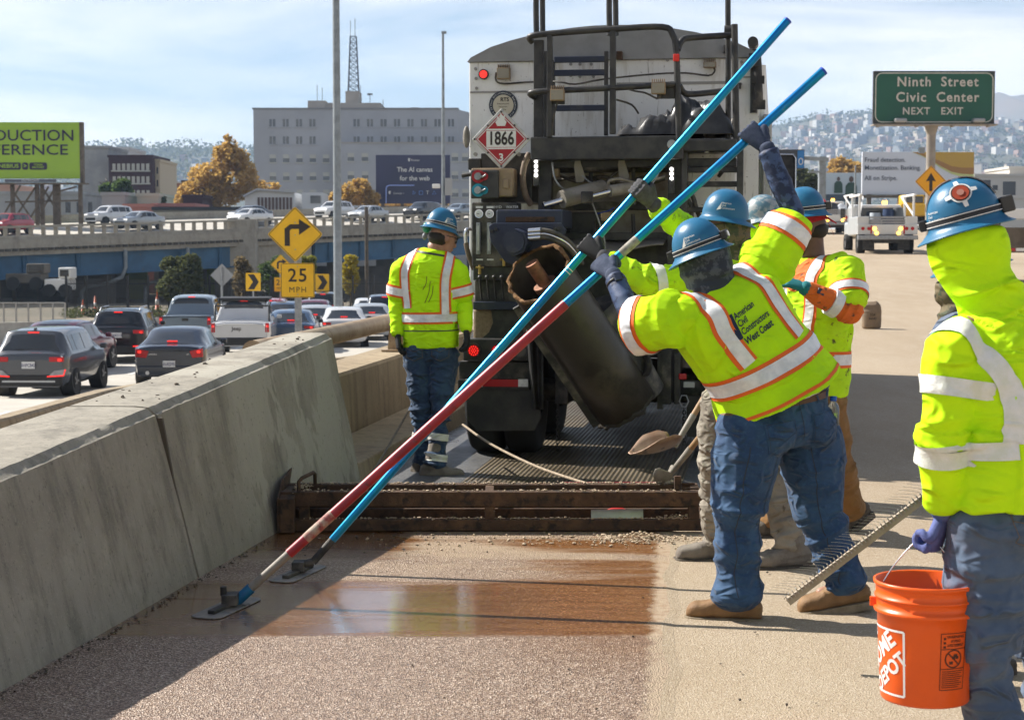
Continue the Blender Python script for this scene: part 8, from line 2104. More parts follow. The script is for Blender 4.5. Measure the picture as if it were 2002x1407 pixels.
 watch(p,J['wrL']+(J['elL']-J['wrL']).normalized()*0.05,J['elL']-J['wrL'],V3(0.1,-1,0.5))
 gaiter(p,J['hc'],J['hf'],J['hu'],J['neck']+V3(0,0,-0.01),m_camo,big=1.06)
 hard_hat(p,U(1369,492,7.47),J['hf'],J['hu'],m_helmet,side_text=-1,band=m_helmetin,lamp=[(4,0.045,0.036,0.034,m_black),(176,0.05,0.04,0.03,m_black)],scale=0.96)
 eyes(p,J['hc'],J['hf'],J['hu'])
 return J
JB = worker_b()
b = empty('drink_bottle',U(1627,800,7.62),0,'clear plastic bottle with blue cap in the back jeans pocket','bottle')
bt = U(1629,800,7.55)
mb = MB(); mb.lathe([(0.001,-0.07),(0.027,-0.07),(0.028,0.0),(0.024,0.018),(0.012,0.035),(0.012,0.04)],16,bt); mb.build('bottle_body',M_('clear_plastic',(0.6,0.66,0.7),0.1,trans=0.8,ior=1.3),b)
mb = MB(); mb.lathe([(0.014,0.038),(0.0155,0.04),(0.0155,0.058),(0.001,0.06)],14,bt); mb.build('cap',M_('blue_cap',(0.01,0.1,0.5),0.4),b)
# C: second float hand behind B
def worker_c():
 Gl,Gr = on_line(*POLE1,1152),on_line(*POLE1,1249)
 J = dict(pel=U(1452,765,8.78),waist=U(1447,690,8.77),chest=U(1425,580,8.74),neck=U(1420,497,8.72),sd0=V3(0.15,0.98,0),sd2=V3(0.25,0.95,0.2),hipL=U(1420,790,8.68),knL=U(1398,930,8.72),anL=U(1405,1060,8.86),toeL=V3(-0.98,-0.1,0),hipR=U(1475,790,8.90),knR=U(1512,930,8.74),anR=U(1548,1074,8.64),toeR=V3(-0.97,-0.25,0),shL=U(1372,540,8.54),elL=U(1265,553,8.46),shR=U(1412,488,8.95),elR=U(1335,447,8.86),hc=U(1424,446,8.70),hf=V3(-0.96,0.1,-0.12),hu=V3(-0.1,0.0,1))
 hL,J['wrL'] = grip_hand(J['elL'],Gl,AX1,PR,-1,1.1)
 hR,J['wrR'] = grip_hand(J['elR'],Gr,AX1,PR,-1,1.1)
 J['handL'] = J['handR'] = 1
 p = person('worker in stained grey trousers behind the bending man, holding the all-blue float pole',J,m_skin,(J['pel'].x,J['pel'].y,0))
 trousers(p,J,m_greytr,0.19,0.15,0.122,22,amp=1.3,flare=1.15)
 boot(p,J['anL'],J['toeL'],0.0,m_bootgrey,m_bootdark,size=1.12,shin=J['knL'])
 boot(p,J['anR'],J['toeR'],0.0,m_bootgrey,m_bootdark,size=1.12,shin=J['knR'])
 sh,sb = shirt(p,'shirt',J,m_limedirty,0.215,0.155,{'L':(1.86,0.092,0.056),'R':(1.86,0.092,0.056)},42,hem=0.1,amp=1.2)
 up,rt,fr = J['up2'],J['sd2'],J['f2']
 hi_vis_band(sh,sb,J['shL'].lerp(J['elL'],0.82),J['elL']-J['shL'],0.05,None,m_reflect2,maxr=0.13)
 hi_vis_band(sh,sb,J['shR'].lerp(J['elR'],0.8),J['elR']-J['shR'],0.05,None,m_reflect2,maxr=0.13)
 # open vest over the shirt
 mb = MB()
 sections(mb,[(J['pel'],J['sd0'],J['f0'],0.226,0.172),(J['waist'],J['sd1'],J['f1'],0.224,0.166),(J['chest'],J['sd2'],J['f2'],0.228,0.168),(J['chest']+up*0.11,J['sd2'],J['f2'],0.225,0.158),(J['neck']-up*0.045,J['sd2'],J['f2'],0.15,0.112)],4,26)
 me = union(mb,0.009,2); folds(me,[(J['pel'],J['neck'],0.006,0.005,0.004,7,5)],8); ve,vb = wear('vest',me,m_limemesh,p)
 hi_vis_band(ve,vb,J['waist'],J['up0'],0.055,m_orange_trim,m_reflect)
 for k in(-1,1):
  path =[(J['waist']+rt*k*0.12,-rt*0.2+fr),(J['chest']+rt*k*0.125,fr),(J['chest']+up*0.1+rt*k*0.12,fr+up*0.15),(J['neck']-up*0.03+rt*k*0.115,up),(J['chest']+up*0.1+rt*k*0.12-fr*0.1,-fr),(J['waist']+rt*k*0.12-fr*0.1,-fr)]
  hi_vis_strip(ve,vb,path,0.055,m_orange_trim,m_reflect)
 path =[(J['chest']-up*0.10-rt*0.2+fr*z,-rt)for z in(0.10,0.08)]
 for nm,me,s in(('glove',hL,'L'),('glove',hR,'R')):
  g_,_ = wear(nm,me,m_gloveblk if s=='L' else m_glovegrey,p)
  mb = MB(); e =(J['el'+s]-J['wr'+s]).normalized(); limb(mb,[J['wr'+s]-e*0.01,J['wr'+s]+e*0.035,J['wr'+s]+e*0.07],[0.038,0.042,0.047],3,12)
  mb.build('cuff',m_glovegrey,g_)
 gaiter(p,J['hc'],J['hf'],J['hu'],J['neck']+V3(0,0,-0.02),m_greencamo,seed=9,big=1.05)
 hard_hat(p,U(1417,428,8.70),V3(0.96,-0.25,-0.12),V3(0.10,0.0,1),m_helmet,side_text=1,scale=0.97)
 eyes(p,J['hc'],J['hf'],J['hu'])
worker_c()
# D: red bandana, orange sleeves
def worker_d():
 Y = 9.45
 J = dict(pel=U(1590,757,Y),waist=U(1592,690,Y),chest=U(1598,580,Y),neck=U(1590,500,Y),sd0=V3(-0.25,0.95,0),sd2=V3(-0.52,0.85,0.02),hipL=U(1605,780,Y-0.1),knL=U(1640,905,Y+0.02),anL=U(1662,998,Y+0.28),toeL=V3(-0.9,-0.35,0),hipR=U(1575,780,Y+0.1),knR=U(1535,905,Y+0.05),anR=U(1520,1018,Y+0.12),toeR=V3(-0.95,-0.2,0),shL=U(1652,522,Y-0.15),elL=U(1662,608,Y-0.30),shR=U(1552,520,Y+0.12),elR=U(1535,610,Y+0.1),hc=U(1580,444,Y),hf=V3(-0.93,0.12,-0.25),hu=V3(-0.2,0.0,1))
 J['wrL'] = U(1573,563,Y-0.36); J['wrR'] = U(1500,690,Y-0.02)
 p = person('worker in red bandana and orange sleeves standing right behind the bending man',J,m_skindark,(J['pel'].x,J['pel'].y,0))
 trousers(p,J,m_browntr,0.178,0.138,0.125,23,amp=1.0,flare=1.1)
 boot(p,J['anL'],J['toeL'],0.55,m_bootdark,m_bootdark,size=1.08,shin=J['knL'])
 boot(p,J['anR'],J['toeR'],0.0,m_bootdark,m_bootdark,size=1.08,shin=J['knR'])
 sleeves(p,'orange_sleeve',J,m_orange_cloth,{'L':(0.4,1.9,0.078,0.050),'R':(0.4,1.9,0.078,0.050)},33,1.5)
 ve,vb = shirt(p,'vest',J,m_limedirty,0.222,0.168,{'L':(0.86,0.108,0.105),'R':(0.86,0.108,0.105)},43,hem=0.09,amp=1.0)
 up,rt,fr = J['up2'],J['sd2'],J['f2']
 hi_vis_band(ve,vb,J['waist']-J['up0']*0.025,J['up0'],0.058,m_orange_trim,m_reflect)
 for k in(-1,1):
  path =[(J['waist']+up*0.04+rt*k*0.115,fr),(J['chest']+rt*k*0.115,fr),(J['chest']+up*0.10+rt*k*0.11,fr+up*0.2),(J['neck']-up*0.03+rt*k*0.1,up),(J['chest']+up*0.10+rt*k*0.11-fr*0.1,-fr+up*0.2),(J['chest']+rt*k*0.115-fr*0.1,-fr),(J['waist']+up*0.04+rt*k*0.115-fr*0.1,-fr)]
  hi_vis_strip(ve,vb,path,0.05,m_orange_trim,m_reflect)
 mb = MB(); strip_on(mb,vb,[(J['neck']+rt*x+fr*0.1-up*(0.03+0.11*(1-abs(x)/0.09)),fr+up*0.3)for x in(-0.09,-0.045,0.0,0.045,0.09)],0.12,0.003,rows=5); mb.build('orange_collar',m_orange_cloth,ve,fix=False)
 for s in 'LR':
  hi_vis_band(ve,vb,J['sh'+s].lerp(J['el'+s],0.62),J['el'+s]-J['sh'+s],0.045,m_orange_trim,m_reflect,maxr=0.14)
  mb = MB()
 c = J['elL'].lerp(J['wrL'],0.36); mb = MB(); ax =(J['wrL']-J['elL']).normalized()
 limb(mb,[c-ax*0.026,c+ax*0.026],[0.079,0.075],2,18,dome=False); mb.build('reflective_band',m_reflect,p)
 d =(J['wrL']-J['elL']).normalized()
 for s,me in(('L',open_hand(J['wrL'],d+V3(0,0.3,-0.1),V3(0,0.5,-1),V3(-0.3,0.6,0.6),1.1,0.7)),('R',open_hand(J['wrR'],V3(-0.4,-0.5,-0.3),V3(0,0.3,-1),V3(0.6,0.2,0.5),1.1,0.7))):
  g_,_ = wear('glove',me,m_gloveteal,p)
  mb = MB(); e =(J['el'+s]-J['wr'+s]).normalized(); limb(mb,[J['wr'+s]-e*0.01,J['wr'+s]+e*0.05],[0.038,0.046],3,12); mb.build('cuff',m_gloveteal,g_)
 watch(p,J['wrL']+(J['elL']-J['wrL']).normalized()*0.075,J['elL']-J['wrL'],V3(0.1,-1,0.4))
 f,u = J['hf'].normalized(),J['hu']; u =(u-f*u.dot(f)).normalized(); r = f.cross(u)
 # bandana, hair, beard
 mb = MB(); sections(mb,[(J['hc']+u*0.085,r,f,0.086,0.108),(J['hc']+u*0.045,r,f,0.086,0.109),(J['hc']+u*0.02-f*0.01,r,f,0.083,0.104)],3,22)
 k = J['hc']-f*0.10+u*0.03
 for t in((0.05,-0.05),(0.02,-0.11)):
  mb.grid(lambda a,b,t=t:k-f*(0.005+t[0]*a)+u*(t[1]*a+0.018*(b-0.5)*(1-0.5*a))-r*(0.02+0.02*math.sin(a*4)),6,3)
 o = mb.build('bandana',M_('red_cotton',(0.45,0.012,0.018),0.8,c2=(0.33,0.01,0.015),vs=30,bump=0.3,bs=150),p)
 mb = MB(); ball(mb,J['hc']-f*0.035-u*0.03,(0.078,0.072,0.055),(r,f,u)); mb.build('hair',m_hair,p)
 mb = MB(); sections(mb,[(J['hc']-u*0.035+f*0.045,r,f,0.063,0.062),(J['hc']-u*0.085+f*0.05,r,f,0.056,0.058),(J['hc']-u*0.14+f*0.06,r,f,0.03,0.034)],3,18)
 me = union(mb,0.007,1); folds(me,[(J['hc'],J['hc']-u*0.14,0.003,0.004,0.004,40,40)],3); wear('beard',me,m_hair,p)
 hard_hat(p,U(1573,418,Y),V3(-0.95,0.2,-0.10),V3(-0.10,0.0,1),m_helmet,logo=False,band=m_helmetin,lamp=[(165,0.05,0.045,0.035,m_black)],scale=0.95)
 eyes(p,J['hc'],J['hf'],J['hu'])
worker_d()
# A: left worker seen from behind
def worker_a():
 Y = 12.2
 J = dict(pel=U(843,668,Y),waist=U(842,615,Y),chest=U(840,548,Y),neck=U(850,487,Y),sd0=V3(0.98,-0.15,0),sd2=V3(0.98,-0.12,-0.03),hipL=U(817,690,Y),knL=U(826,805,Y+0.02),anL=U(829,908,Y+0.12),toeL=V3(0.75,0.6,0),hipR=U(868,690,Y),knR=U(862,805,Y-0.06),anR=U(849,913,Y-0.1),toeR=V3(0.97,0.15,0),shL=U(789,522,Y),elL=U(776,592,Y+0.02),shR=U(890,526,Y-0.02),elR=U(905,592,Y),hc=U(866,465,Y),hf=V3(0.80,0.52,-0.32),hu=V3(0.22,0.12,1))
 J['wrL'] = U(778,655,Y-0.05); J['wrR'] = U(912,648,Y-0.12)
 p = person('worker with his back turned, looking down right, standing between parapet and truck',J,m_skin,(J['pel'].x,J['pel'].y,0))
 tr,tb = trousers(p,J,m_jeansA,0.166,0.125,0.106,24,amp=1.2,flare=1.1)
 for s,ts in(('L',(0.42,)),('R',(0.45,0.82))):
  for t in ts:
   c = J['kn'+s].lerp(J['an'+s],t); hi_vis_band(tr,tb,c,J['an'+s]-J['kn'+s],0.05,None,m_reflect2)
 pocket(tr,tb,J['pel']-J['up0']*0.06+J['sd0']*0.09,J['sd0'],J['up0'],-J['f0'],0.14,0.15,m_jeansA,m_stitch)
 pocket(tr,tb,J['pel']-J['up0']*0.06-J['sd0']*0.10,J['sd0'],J['up0'],-J['f0'],0.14,0.15,m_jeansA,m_stitch)
 boot(p,J['anL'],J['toeL'],0.0,m_bootdark,m_bootdark,size=1.05,shin=J['knL'])
 boot(p,J['anR'],J['toeR'],0.0,m_bootgrey,m_bootdark,size=1.08,shin=J['knR'])
 sleeves(p,'sleeve',J,m_lime,{'L':(0.4,1.95,0.068,0.047),'R':(0.4,1.95,0.068,0.047)},34,1.4)
 ve,vb = shirt(p,'vest',J,m_lime,0.205,0.145,{'L':(0.83,0.086,0.090),'R':(0.80,0.086,0.090)},44,hem=0.09,amp=1.0,sh_r=0.074)
 up,rt,bk = J['up2'],J['sd2'],-J['f2']
 hi_vis_band(ve,vb,J['waist']-J['up0']*0.02,J['up0'],0.055,m_orange_trim,m_reflect)
 mb = MB(); ring_band(mb,vb,J['waist']-J['up0']*0.11,J['up0'],0.008,0.005); mb.build('black_piping',m_black,ve,fix=False)
 mb = MB(); ring_band(mb,vb,J['neck']-J['up2']*0.035,J['up2'],0.014,0.004); mb.build('collar',m_black,ve,fix=False)
 for k in(-1,1):
  x = 0.135 if k>0 else 0.165
  path =[(J['waist']+up*0.02+rt*k*x*0.95,bk),(J['chest']+rt*k*x,bk),(J['chest']+up*0.10+rt*k*x*0.98,bk+up*0.1),(J['neck']-up*0.05+rt*k*x*0.9,up+bk*0.6),(J['neck']-up*0.03+rt*k*x*0.85-bk*0.06,up)]
  hi_vis_strip(ve,vb,path,0.05,m_orange_trim,m_reflect)
 for s,t in(('L',0.66),('R',0.64)):hi_vis_band(ve,vb,J['sh'+s].lerp(J['el'+s],t),J['el'+s]-J['sh'+s],0.055,m_orange_trim,m_reflect,maxr=0.13)
 mb = MB(); m_smear = M_('black_smear',(0.13,0.17,0.02),0.9)
 for x,z,ln in((0.03,0.0,0.16),(0.055,0.03,0.12),(0.0,-0.03,0.10)):strip_on(mb,vb,[(J['chest']+rt*x-up*z,bk),(J['chest']+rt*(x+0.004)-up*(z+ln*0.5),bk),(J['chest']+rt*(x-0.012)-up*(z+ln),bk)],0.005,0.003,rows=1)
 mb.build('smear',m_smear,ve,fix=False)
 hd = open_hand(J['wrL'],V3(0.05,-0.1,-1),V3(1,0.2,0),V3(0,1,0),1.08,0.7); wear('glove',hd,m_gloveblk,p)
 hd = open_hand(J['wrR'],V3(0.1,-0.1,-1),V3(-1,0.2,0),V3(0,1,0),1.08,0.8); wear('glove',hd,m_gloveblk,p)
 f,u = J['hf'].normalized(),J['hu']; u =(u-f*u.dot(f)).normalized(); r = f.cross(u)
 mb = MB(); ball(mb,J['hc']-f*0.035-u*0.015,(0.079,0.074,0.06),(r,f,u)); mb.build('hair',m_hair,p)
 glasses(p,J['hc'],f,u,m_black)
 h,hb = hard_hat(p,U(861,447,Y),V3(0.80,0.52,-0.25),V3(0.2,0.1,1),m_helmet,side_text=1,band=m_helmetin,scale=0.96)
 eyes(p,J['hc'],f,u)
 mb = MB(); ball(mb,U(834,445,Y-0.02),(0.03,0.035,0.04)); mb.build('ear_muff',M_('green_plastic',(0.01,0.22,0.13),0.35),h)
 mb = MB(); ball(mb,U(830,462,Y-0.06),(0.018,0.03,0.025)); mb.build('knob',M_('grey_plastic',(0.15,0.16,0.17),0.5),h)
worker_a()
# F: only hat and shoulder show behind the others
def worker_f():
 Y = 10.9
 J = dict(pel=U(1492,745,Y),waist=U(1492,690,Y),chest=U(1486,600,Y),neck=U(1488,490,Y),sd0=V3(0.3,0.95,0),sd2=V3(0.3,0.95,0),hipL=U(1485,760,Y-0.1),knL=U(1480,880,Y-0.1),anL=U(1480,958,Y-0.1),toeL=V3(-1,0,0),hipR=U(1499,760,Y+0.1),knR=U(1500,880,Y+0.1),anR=U(1500,955,Y+0.1),toeR=V3(-1,0,0),shL=U(1478,500,Y-0.2),elL=U(1478,590,Y-0.22),shR=U(1498,498,Y+0.2),elR=U(1500,590,Y+0.2),hc=U(1492,443,Y),hf=V3(-0.95,0.2,-0.25),hu=V3(-0.2,0,1))
 J['wrL'] = U(1455,640,Y-0.25); J['wrR'] = U(1470,640,Y+0.1)
 p = person('worker almost hidden, only a stickered pale hat and lime shoulder between two blue hats',J,m_skin,(J['pel'].x,J['pel'].y,0))
 trousers(p,J,m_jeansA,0.18,0.14,0.11,25)
 for s in 'LR':
  boot(p,J['an'+s],J['toe'+s],0.0,m_bootdark,m_bootdark,shin=J['kn'+s])
  wear('glove',open_hand(J['wr'+s],V3(-0.3,0,-1),V3(0,0.5,0),V3(-1,0,0),1.05),m_gloveblk,p)
 shirt(p,'shirt',J,m_limebright,0.22,0.16,{'L':(1.9,0.095,0.05),'R':(1.9,0.095,0.05)},45,hem=0.1)
 gaiter(p,J['hc'],J['hf'],J['hu'],J['neck'],m_limebright,big=1.1,name='hood',low=0.06)
 hard_hat(p,U(1494,426,Y),V3(-0.95,0.2,-0.2),V3(-0.2,0,1),M_('stickered_hat',(0.10,0.19,0.24),0.45,c2=(0.30,0.33,0.34),vs=26,lo=0.45,hi=0.55,c3=(0.05,0.10,0.14),v3=34),logo=False,scale=0.95)
 eyes(p,J['hc'],J['hf'],J['hu'])
worker_f()
# G: behind the foreground man, with the tined rake
def worker_g():
 Y = 6.35
 J = dict(pel=U(1905,930,Y),waist=U(1905,840,Y),chest=U(1892,710,Y),neck=U(1880,605,Y),sd0=V3(0.2,0.97,0),sd2=V3(0.2,0.97,0.0),hipL=U(1900,960,Y-0.09),knL=U(1898,1150,Y-0.12),anL=U(1905,1306,Y-0.1),toeL=V3(-0.95,0.1,0),hipR=U(1915,960,Y+0.1),knR=U(1925,1140,Y+0.08),anR=U(1935,1290,Y+0.12),toeR=V3(-0.95,0.1,0),shL=U(1868,660,Y-0.19),elL=U(1868,780,Y-0.2),shR=U(1890,655,Y+0.2),elR=U(1900,790,Y+0.2),hc=U(1892,553,Y),hf=V3(-0.93,0.1,-0.3),hu=V3(-0.25,0,1))
 J['wrL'] = U(1870,905,Y-0.05); J['wrR'] = U(1930,890,Y+0.05)
 p = person('worker hidden behind the man with the bucket, grey-blue shirt and hat brim showing',J,m_skin,(J['pel'].x,J['pel'].y,0))
 trousers(p,J,m_jeansA,0.18,0.14,0.112,26)
 for s in 'LR':
  boot(p,J['an'+s],J['toe'+s],0.0,m_bootdark,m_bootdark,shin=J['kn'+s])
  wear('glove',open_hand(J['wr'+s],V3(0.2,0,-1),V3(0.5,0.5,0),V3(-1,0,0),1.05,1.0),m_gloveblk,p)
 shirt(p,'shirt',J,m_denimshirt,0.205,0.15,{'L':(1.9,0.09,0.05),'R':(1.9,0.09,0.05)},46,hem=0.1)
 gaiter(p,J['hc'],J['hf'],J['hu'],J['neck'],m_greencamo,seed=5)
 hard_hat(p,U(1900,512,Y),V3(-0.95,0.1,-0.20),V3(-0.2,0,1),m_helmet,logo=False,scale=0.93)
 eyes(p,J['hc'],J['hf'],J['hu'])
worker_g()
# E: foreground man with the orange bucket
def worker_e():
 Y = 5.25
 G = U(1812,1052,Y-0.02)
 J = dict(pel=U(1985,985,Y),waist=U(1985,880,Y),chest=U(1975,745,Y),neck=U(1932,600,Y-0.02),sd0=V3(0.80,0.60,0),sd2=V3(0.84,0.54,0.02),hipL=U(1930,1030,Y-0.06),knL=U(1925,1270,Y-0.04),anL=U(1945,1475,Y),toeL=V3(-0.7,0.7,0),hipR=U(2040,1030,Y+0.1),knR=U(2050,1260,Y+0.15),anR=U(2075,1450,Y+0.25),toeR=V3(-0.6,0.8,0),shL=U(1868,672,Y-0.10),elL=U(1846,835,Y-0.12),shR=U(2085,665,Y+0.16),elR=U(2120,830,Y+0.14),hc=U(1893,470,Y),hf=V3(-0.92,0.25,-0.30),hu=V3(-0.28,0.05,1))
 J['wrR'] = U(2110,960,Y+0.05)
 h,J['wrL'] = grip_hand(J['elL'],G,V3(-0.55,-0.8,0.0),0.014,-1,1.08)
 J['handL'] = 1
 p = person('foreground worker in bright lime hooded shirt seen from behind, carrying the orange bucket',J,m_skin,(J['pel'].x,J['pel'].y,0),1.05)
 tr,tb = trousers(p,J,m_jeansE,0.20,0.152,0.130,27,voxel=0.008,amp=1.5,flare=1.15)
 pocket(tr,tb,J['pel']-J['up0']*0.04-J['sd0']*0.10,J['sd0'],J['up0'],-J['f0'],0.16,0.16,m_jeansE,m_stitch)
 for s in 'LR':boot(p,J['an'+s],J['toe'+s],0.0,m_bootdark,m_bootdark,size=1.08,shin=J['kn'+s])
 sh,sb = shirt(p,'shirt',J,m_limebright,0.235,0.178,{'L':(1.90,0.092,0.064),'R':(1.9,0.095,0.064)},47,hem=0.045,voxel=0.008,amp=1.3,sh_r=0.082,belly=1.08)
 up,rt,bk = J['up2'],J['sd2'],-J['f2']
 hi_vis_band(sh,sb,J['waist']+up*0.05,(J['up0']+J['sd0']*-0.12).normalized(),0.055,None,m_reflect2,a0=190,a1=350)
 for k in(-1,1):
  x = 0.155
  path =[(J['waist']+up*0.08+rt*k*x,bk),(J['chest']+rt*k*x*1.05,bk),(J['chest']+up*0.12+rt*k*x*1.1,bk),(J['neck']-up*0.10+rt*k*x*1.15,bk+up*0.5),(J['neck']-up*0.07+rt*k*x*1.25-bk*0.06,up)]
  hi_vis_strip(sh,sb,path,0.056,None,m_reflect2)
 hi_vis_band(sh,sb,J['shL'].lerp(J['elL'],0.52),J['elL']-J['shL'],0.055,None,m_reflect2,maxr=0.14)
 hi_vis_band(sh,sb,J['elL'].lerp(J['wrL'],0.28),J['wrL']-J['elL'],0.055,None,m_reflect2,maxr=0.12)
 g_,_ = wear('glove',h,m_gloveblue,p)
 e =(J['elL']-J['wrL']).normalized(); mb = MB(); limb(mb,[J['wrL']-e*0.01,J['wrL']+e*0.05],[0.037,0.042],3,12); mb.build('cuff',m_gloveblue,g_)
 wear('glove',open_hand(J['wrR'],V3(0,0,-1),V3(-1,0.2,0),V3(0,1,0),1.08),m_gloveblue,p)
 watch(p,J['wrL']+e*0.062,e,V3(-0.6,-1,0.0))
 f,u = J['hf'].normalized(),J['hu']; u =(u-f*u.dot(f)).normalized(); r = f.cross(u)
 fh = V3(-0.965,0.26,0); rh_ = fh.cross(V3(0,0,1)); mb = MB()
 sections(mb,[(U(1893,445,Y),rh_,fh,0.084,0.102),(U(1894,480,Y),rh_,fh,0.092,0.120),(U(1903,525,Y),rh_,fh,0.092,0.122),(U(1922,572,Y),rh_,fh,0.106,0.114),(U(1944,612,Y),rh_,fh,0.120,0.114),(U(1955,650,Y),rh_,fh,0.145,0.135),(U(1962,700,Y),rh_,fh,0.15,0.13)],5,28)
 me = union(mb,0.0075,2); folds(me,[(U(1893,450,Y),U(1950,640,Y),0.004,0.014,0.017,9,6)],12); wear('hood',me,m_limebright,p)
 glasses(p,J['hc'],f,u,m_lens)
 hh,hb = hard_hat(p,U(1889,440,Y),V3(-0.92,0.25,-0.26),V3(-0.25,0.05,1),m_helmet,side_text=-1,logo=False,band=m_helmetin,lamp=[(172,0.075,0.05,0.04,m_black),(6,0.05,0.035,0.025,m_black)],scale=0.93)
 eyes(p,J['hc'],f,u)
 # round sticker with a white outline, small lettering, strap over the crown
 hc = U(1889,440,Y); u2 = V3(-0.25,0.05,1); f2 = V3(-0.92,0.25,-0.26).normalized(); u2 =(u2-f2*u2.dot(f2)).normalized(); r2 = f2.cross(u2)
 nn =(-r2+u2*0.45).normalized(); ex = -f2; ey = nn.cross(ex)
 cs = hc+u2*0.066+ex*0.008
 def disc(rad,off,m,nm,par):
  mb = MB(); ring =[(rad*math.cos(t),rad*math.sin(t))for t in np.linspace(0,2*math.pi,25)[:-1]]
  poly_proj(mb,hb,ring,cs,ex,ey,off)
  return mb.build(nm,m,par,fix=False)
 stk = disc(0.034,0.004,m_white,'sticker',hh)
 mb = MB()
 for a in(10,100,190,280):
  d =(math.cos(R(a)),math.sin(R(a))); q =(-d[1],d[0])
  poly_proj(mb,hb,[(d[0]*0.03+q[0]*0.008,d[1]*0.03+q[1]*0.008),(d[0]*0.05+q[0]*0.006,d[1]*0.05+q[1]*0.006),(d[0]*0.05-q[0]*0.006,d[1]*0.05-q[1]*0.006),(d[0]*0.03-q[0]*0.008,d[1]*0.03-q[1]*0.008)],cs,ex,ey,0.0042)
 mb.build('sticker_lug',m_white,stk,fix=False)['kind'] = 'stuff'
 disc(0.029,0.0052,M_('dark_sticker',(0.03,0.02,0.02),0.4),'sticker_ring',stk); disc(0.0255,0.006,M_('orange_sticker',(0.30,0.045,0.015),0.4),'sticker_face',stk); disc(0.011,0.0066,M_('pale_sticker',(0.35,0.16,0.12),0.4),'sticker_centre',stk)
 mb = MB()
 for i,w in enumerate(('American','Civil','Constructors')):
  text_proj(mb,hb,w,hc+u2*(0.062-0.012*i)+f2*0.085,(ex-r2*0.5),u2,0.008,off=0.003,align='LEFT')
 mb.build('lettering',m_white,hh,fix=False)
 mb = MB(); strip_on(mb,hb,[(hc+u2*0.075+f2*0.115,f2+u2*0.5),(hc+u2*0.11+f2*0.085,f2+u2),(hc+u2*0.14,u2),(hc+u2*0.11-f2*0.085,u2-f2),(hc+u2*0.075-f2*0.115,u2*0.5-f2)],0.022,0.004); ts_ = mb.build('top_strap',M_('worn_strap',(0.09,0.045,0.03),0.7,c2=(0.03,0.03,0.03),vs=20),hh,fix=False); ts_['kind'] = 'stuff'
 return J,G
JE,GRIP_E = worker_e()
# spreader box
sb_ = empty('spreader_box',(0.0,9.66,0.0),0,'long low rusty steel spreader box lying across the lane behind the truck','spreader')
X0,X1,Y0,Y1,ZT = -1.325,1.10,9.655,10.03,0.238
def bpart(name,m,x0,x1,y0,y1,z0,z1,bevel=0.005):
 mb = MB(); mb.bx(x0,x1,y0,y1,z0,z1); return mb.build(name,m,sb_,bevel=bevel)
for y in(Y0,Y1-0.075):
 bpart('top_beam',m_rust,X0,X1,y,y+0.075,ZT-0.085,ZT)
 bpart('bottom_beam',m_rust,X0,X1,y,y+0.06,0.012,0.078)
for x in(X0,X0+0.10,-0.16,X1-0.09):
 bpart('upright',m_rust,x+0.003,x+0.062,Y0+0.004,Y0+0.05,0.078,ZT-0.085,0.003)
bpart('back_plate',m_rust,X0+0.01,X1-0.01,Y1-0.055,Y1-0.045,0.02,ZT-0.09,0); bpart('mid_rail',m_rust,X0+0.02,X1-0.02,Y0+0.14,Y0+0.17,0.06,0.12)
for x in(X0+0.002,-0.155,X1-0.052):bpart('cross_tie',m_rust,x,x+0.05,Y0+0.076,Y1-0.076,ZT-0.05,ZT-0.004)
bpart('end_plate',m_rust,X1-0.012,X1+0.004,Y0+0.08,Y1-0.08,0.02,ZT-0.02)
for y in(Y0+0.01,Y1-0.065):bpart('end_lug',m_rust,X1-0.10,X1-0.02,y+0.078 if y<9.8 else y-0.02,y+0.084 if y<9.8 else y-0.012,ZT,ZT+0.012)
mb = MB(); mb.prism([(X0-0.012,Y0-0.07,0.012),(X0-0.012,Y0-0.07,0.21),(X0-0.012,Y0+0.15,0.29),(X0-0.012,Y1+0.15,0.31),(X0-0.012,Y1+0.15,0.012)],(0.010,0,0)); mb.build('side_plate',m_rust,sb_)
mb = MB(); mb.prism([(X0-0.001,Y0-0.065,0.012),(X0-0.001,Y0-0.065,0.205),(X0-0.001,Y0-0.005,0.225),(X0-0.001,Y0-0.005,0.012)],(0.085,0.0,0)); mb.build('wing',m_rust,sb_,bevel=0.003)
mb = MB(); mb.tube([(X0+0.10,Y0+0.03,ZT-0.02),(X0+0.10,Y0+0.03,ZT+0.055),(X0+0.115,Y0+0.06,ZT+0.072),(X0+0.155,Y1-0.1,ZT+0.075),(X0+0.16,Y1-0.06,ZT+0.06),(X0+0.16,Y1-0.05,ZT-0.02)],0.0115,10); mb.build('handle',m_rust,sb_)
mb = MB(); mb.bx(X1-0.165,X1-0.125,Y0+0.045,Y0+0.075,ZT-0.06,ZT+0.085); mb.build('handle',m_rust,sb_,bevel=0.006)
bpart('edge_trim',M_('red_edge',(0.3,0.02,0.03),0.7),0.3,0.93,Y1-0.002,Y1+0.008,ZT-0.02,ZT+0.004,0)
pts =[(rng.uniform(X0+0.1,X1-0.1),Y0+0.0375+rng.normal(0,0.02),ZT+0.002)for k in range(230)]+[(rng.uniform(X0+0.1,X1-0.1),Y1-0.0375+rng.normal(0,0.02),ZT+0.002)for k in range(420)]+[(rng.uniform(X0+0.1,X1-0.1),Y0+0.03+rng.normal(0,0.015),0.08)for k in range(300)]+[(0.93+rng.normal(0,0.05),Y0+0.03+rng.normal(0,0.01),0.082+abs(rng.normal(0,0.012)))for k in range(70)]
pts+=[(X0+0.06+abs(rng.normal(0,0.05)),Y0+0.2+rng.normal(0,0.08),ZT-0.01+0.02*rng.random())for k in range(120)]
stones('mortar_crumbs',pts,0.003,0.011,m_agg,'pale mortar crumbs lying along the ledges of the spreader box','crumbs',seed=8)
pts =[]
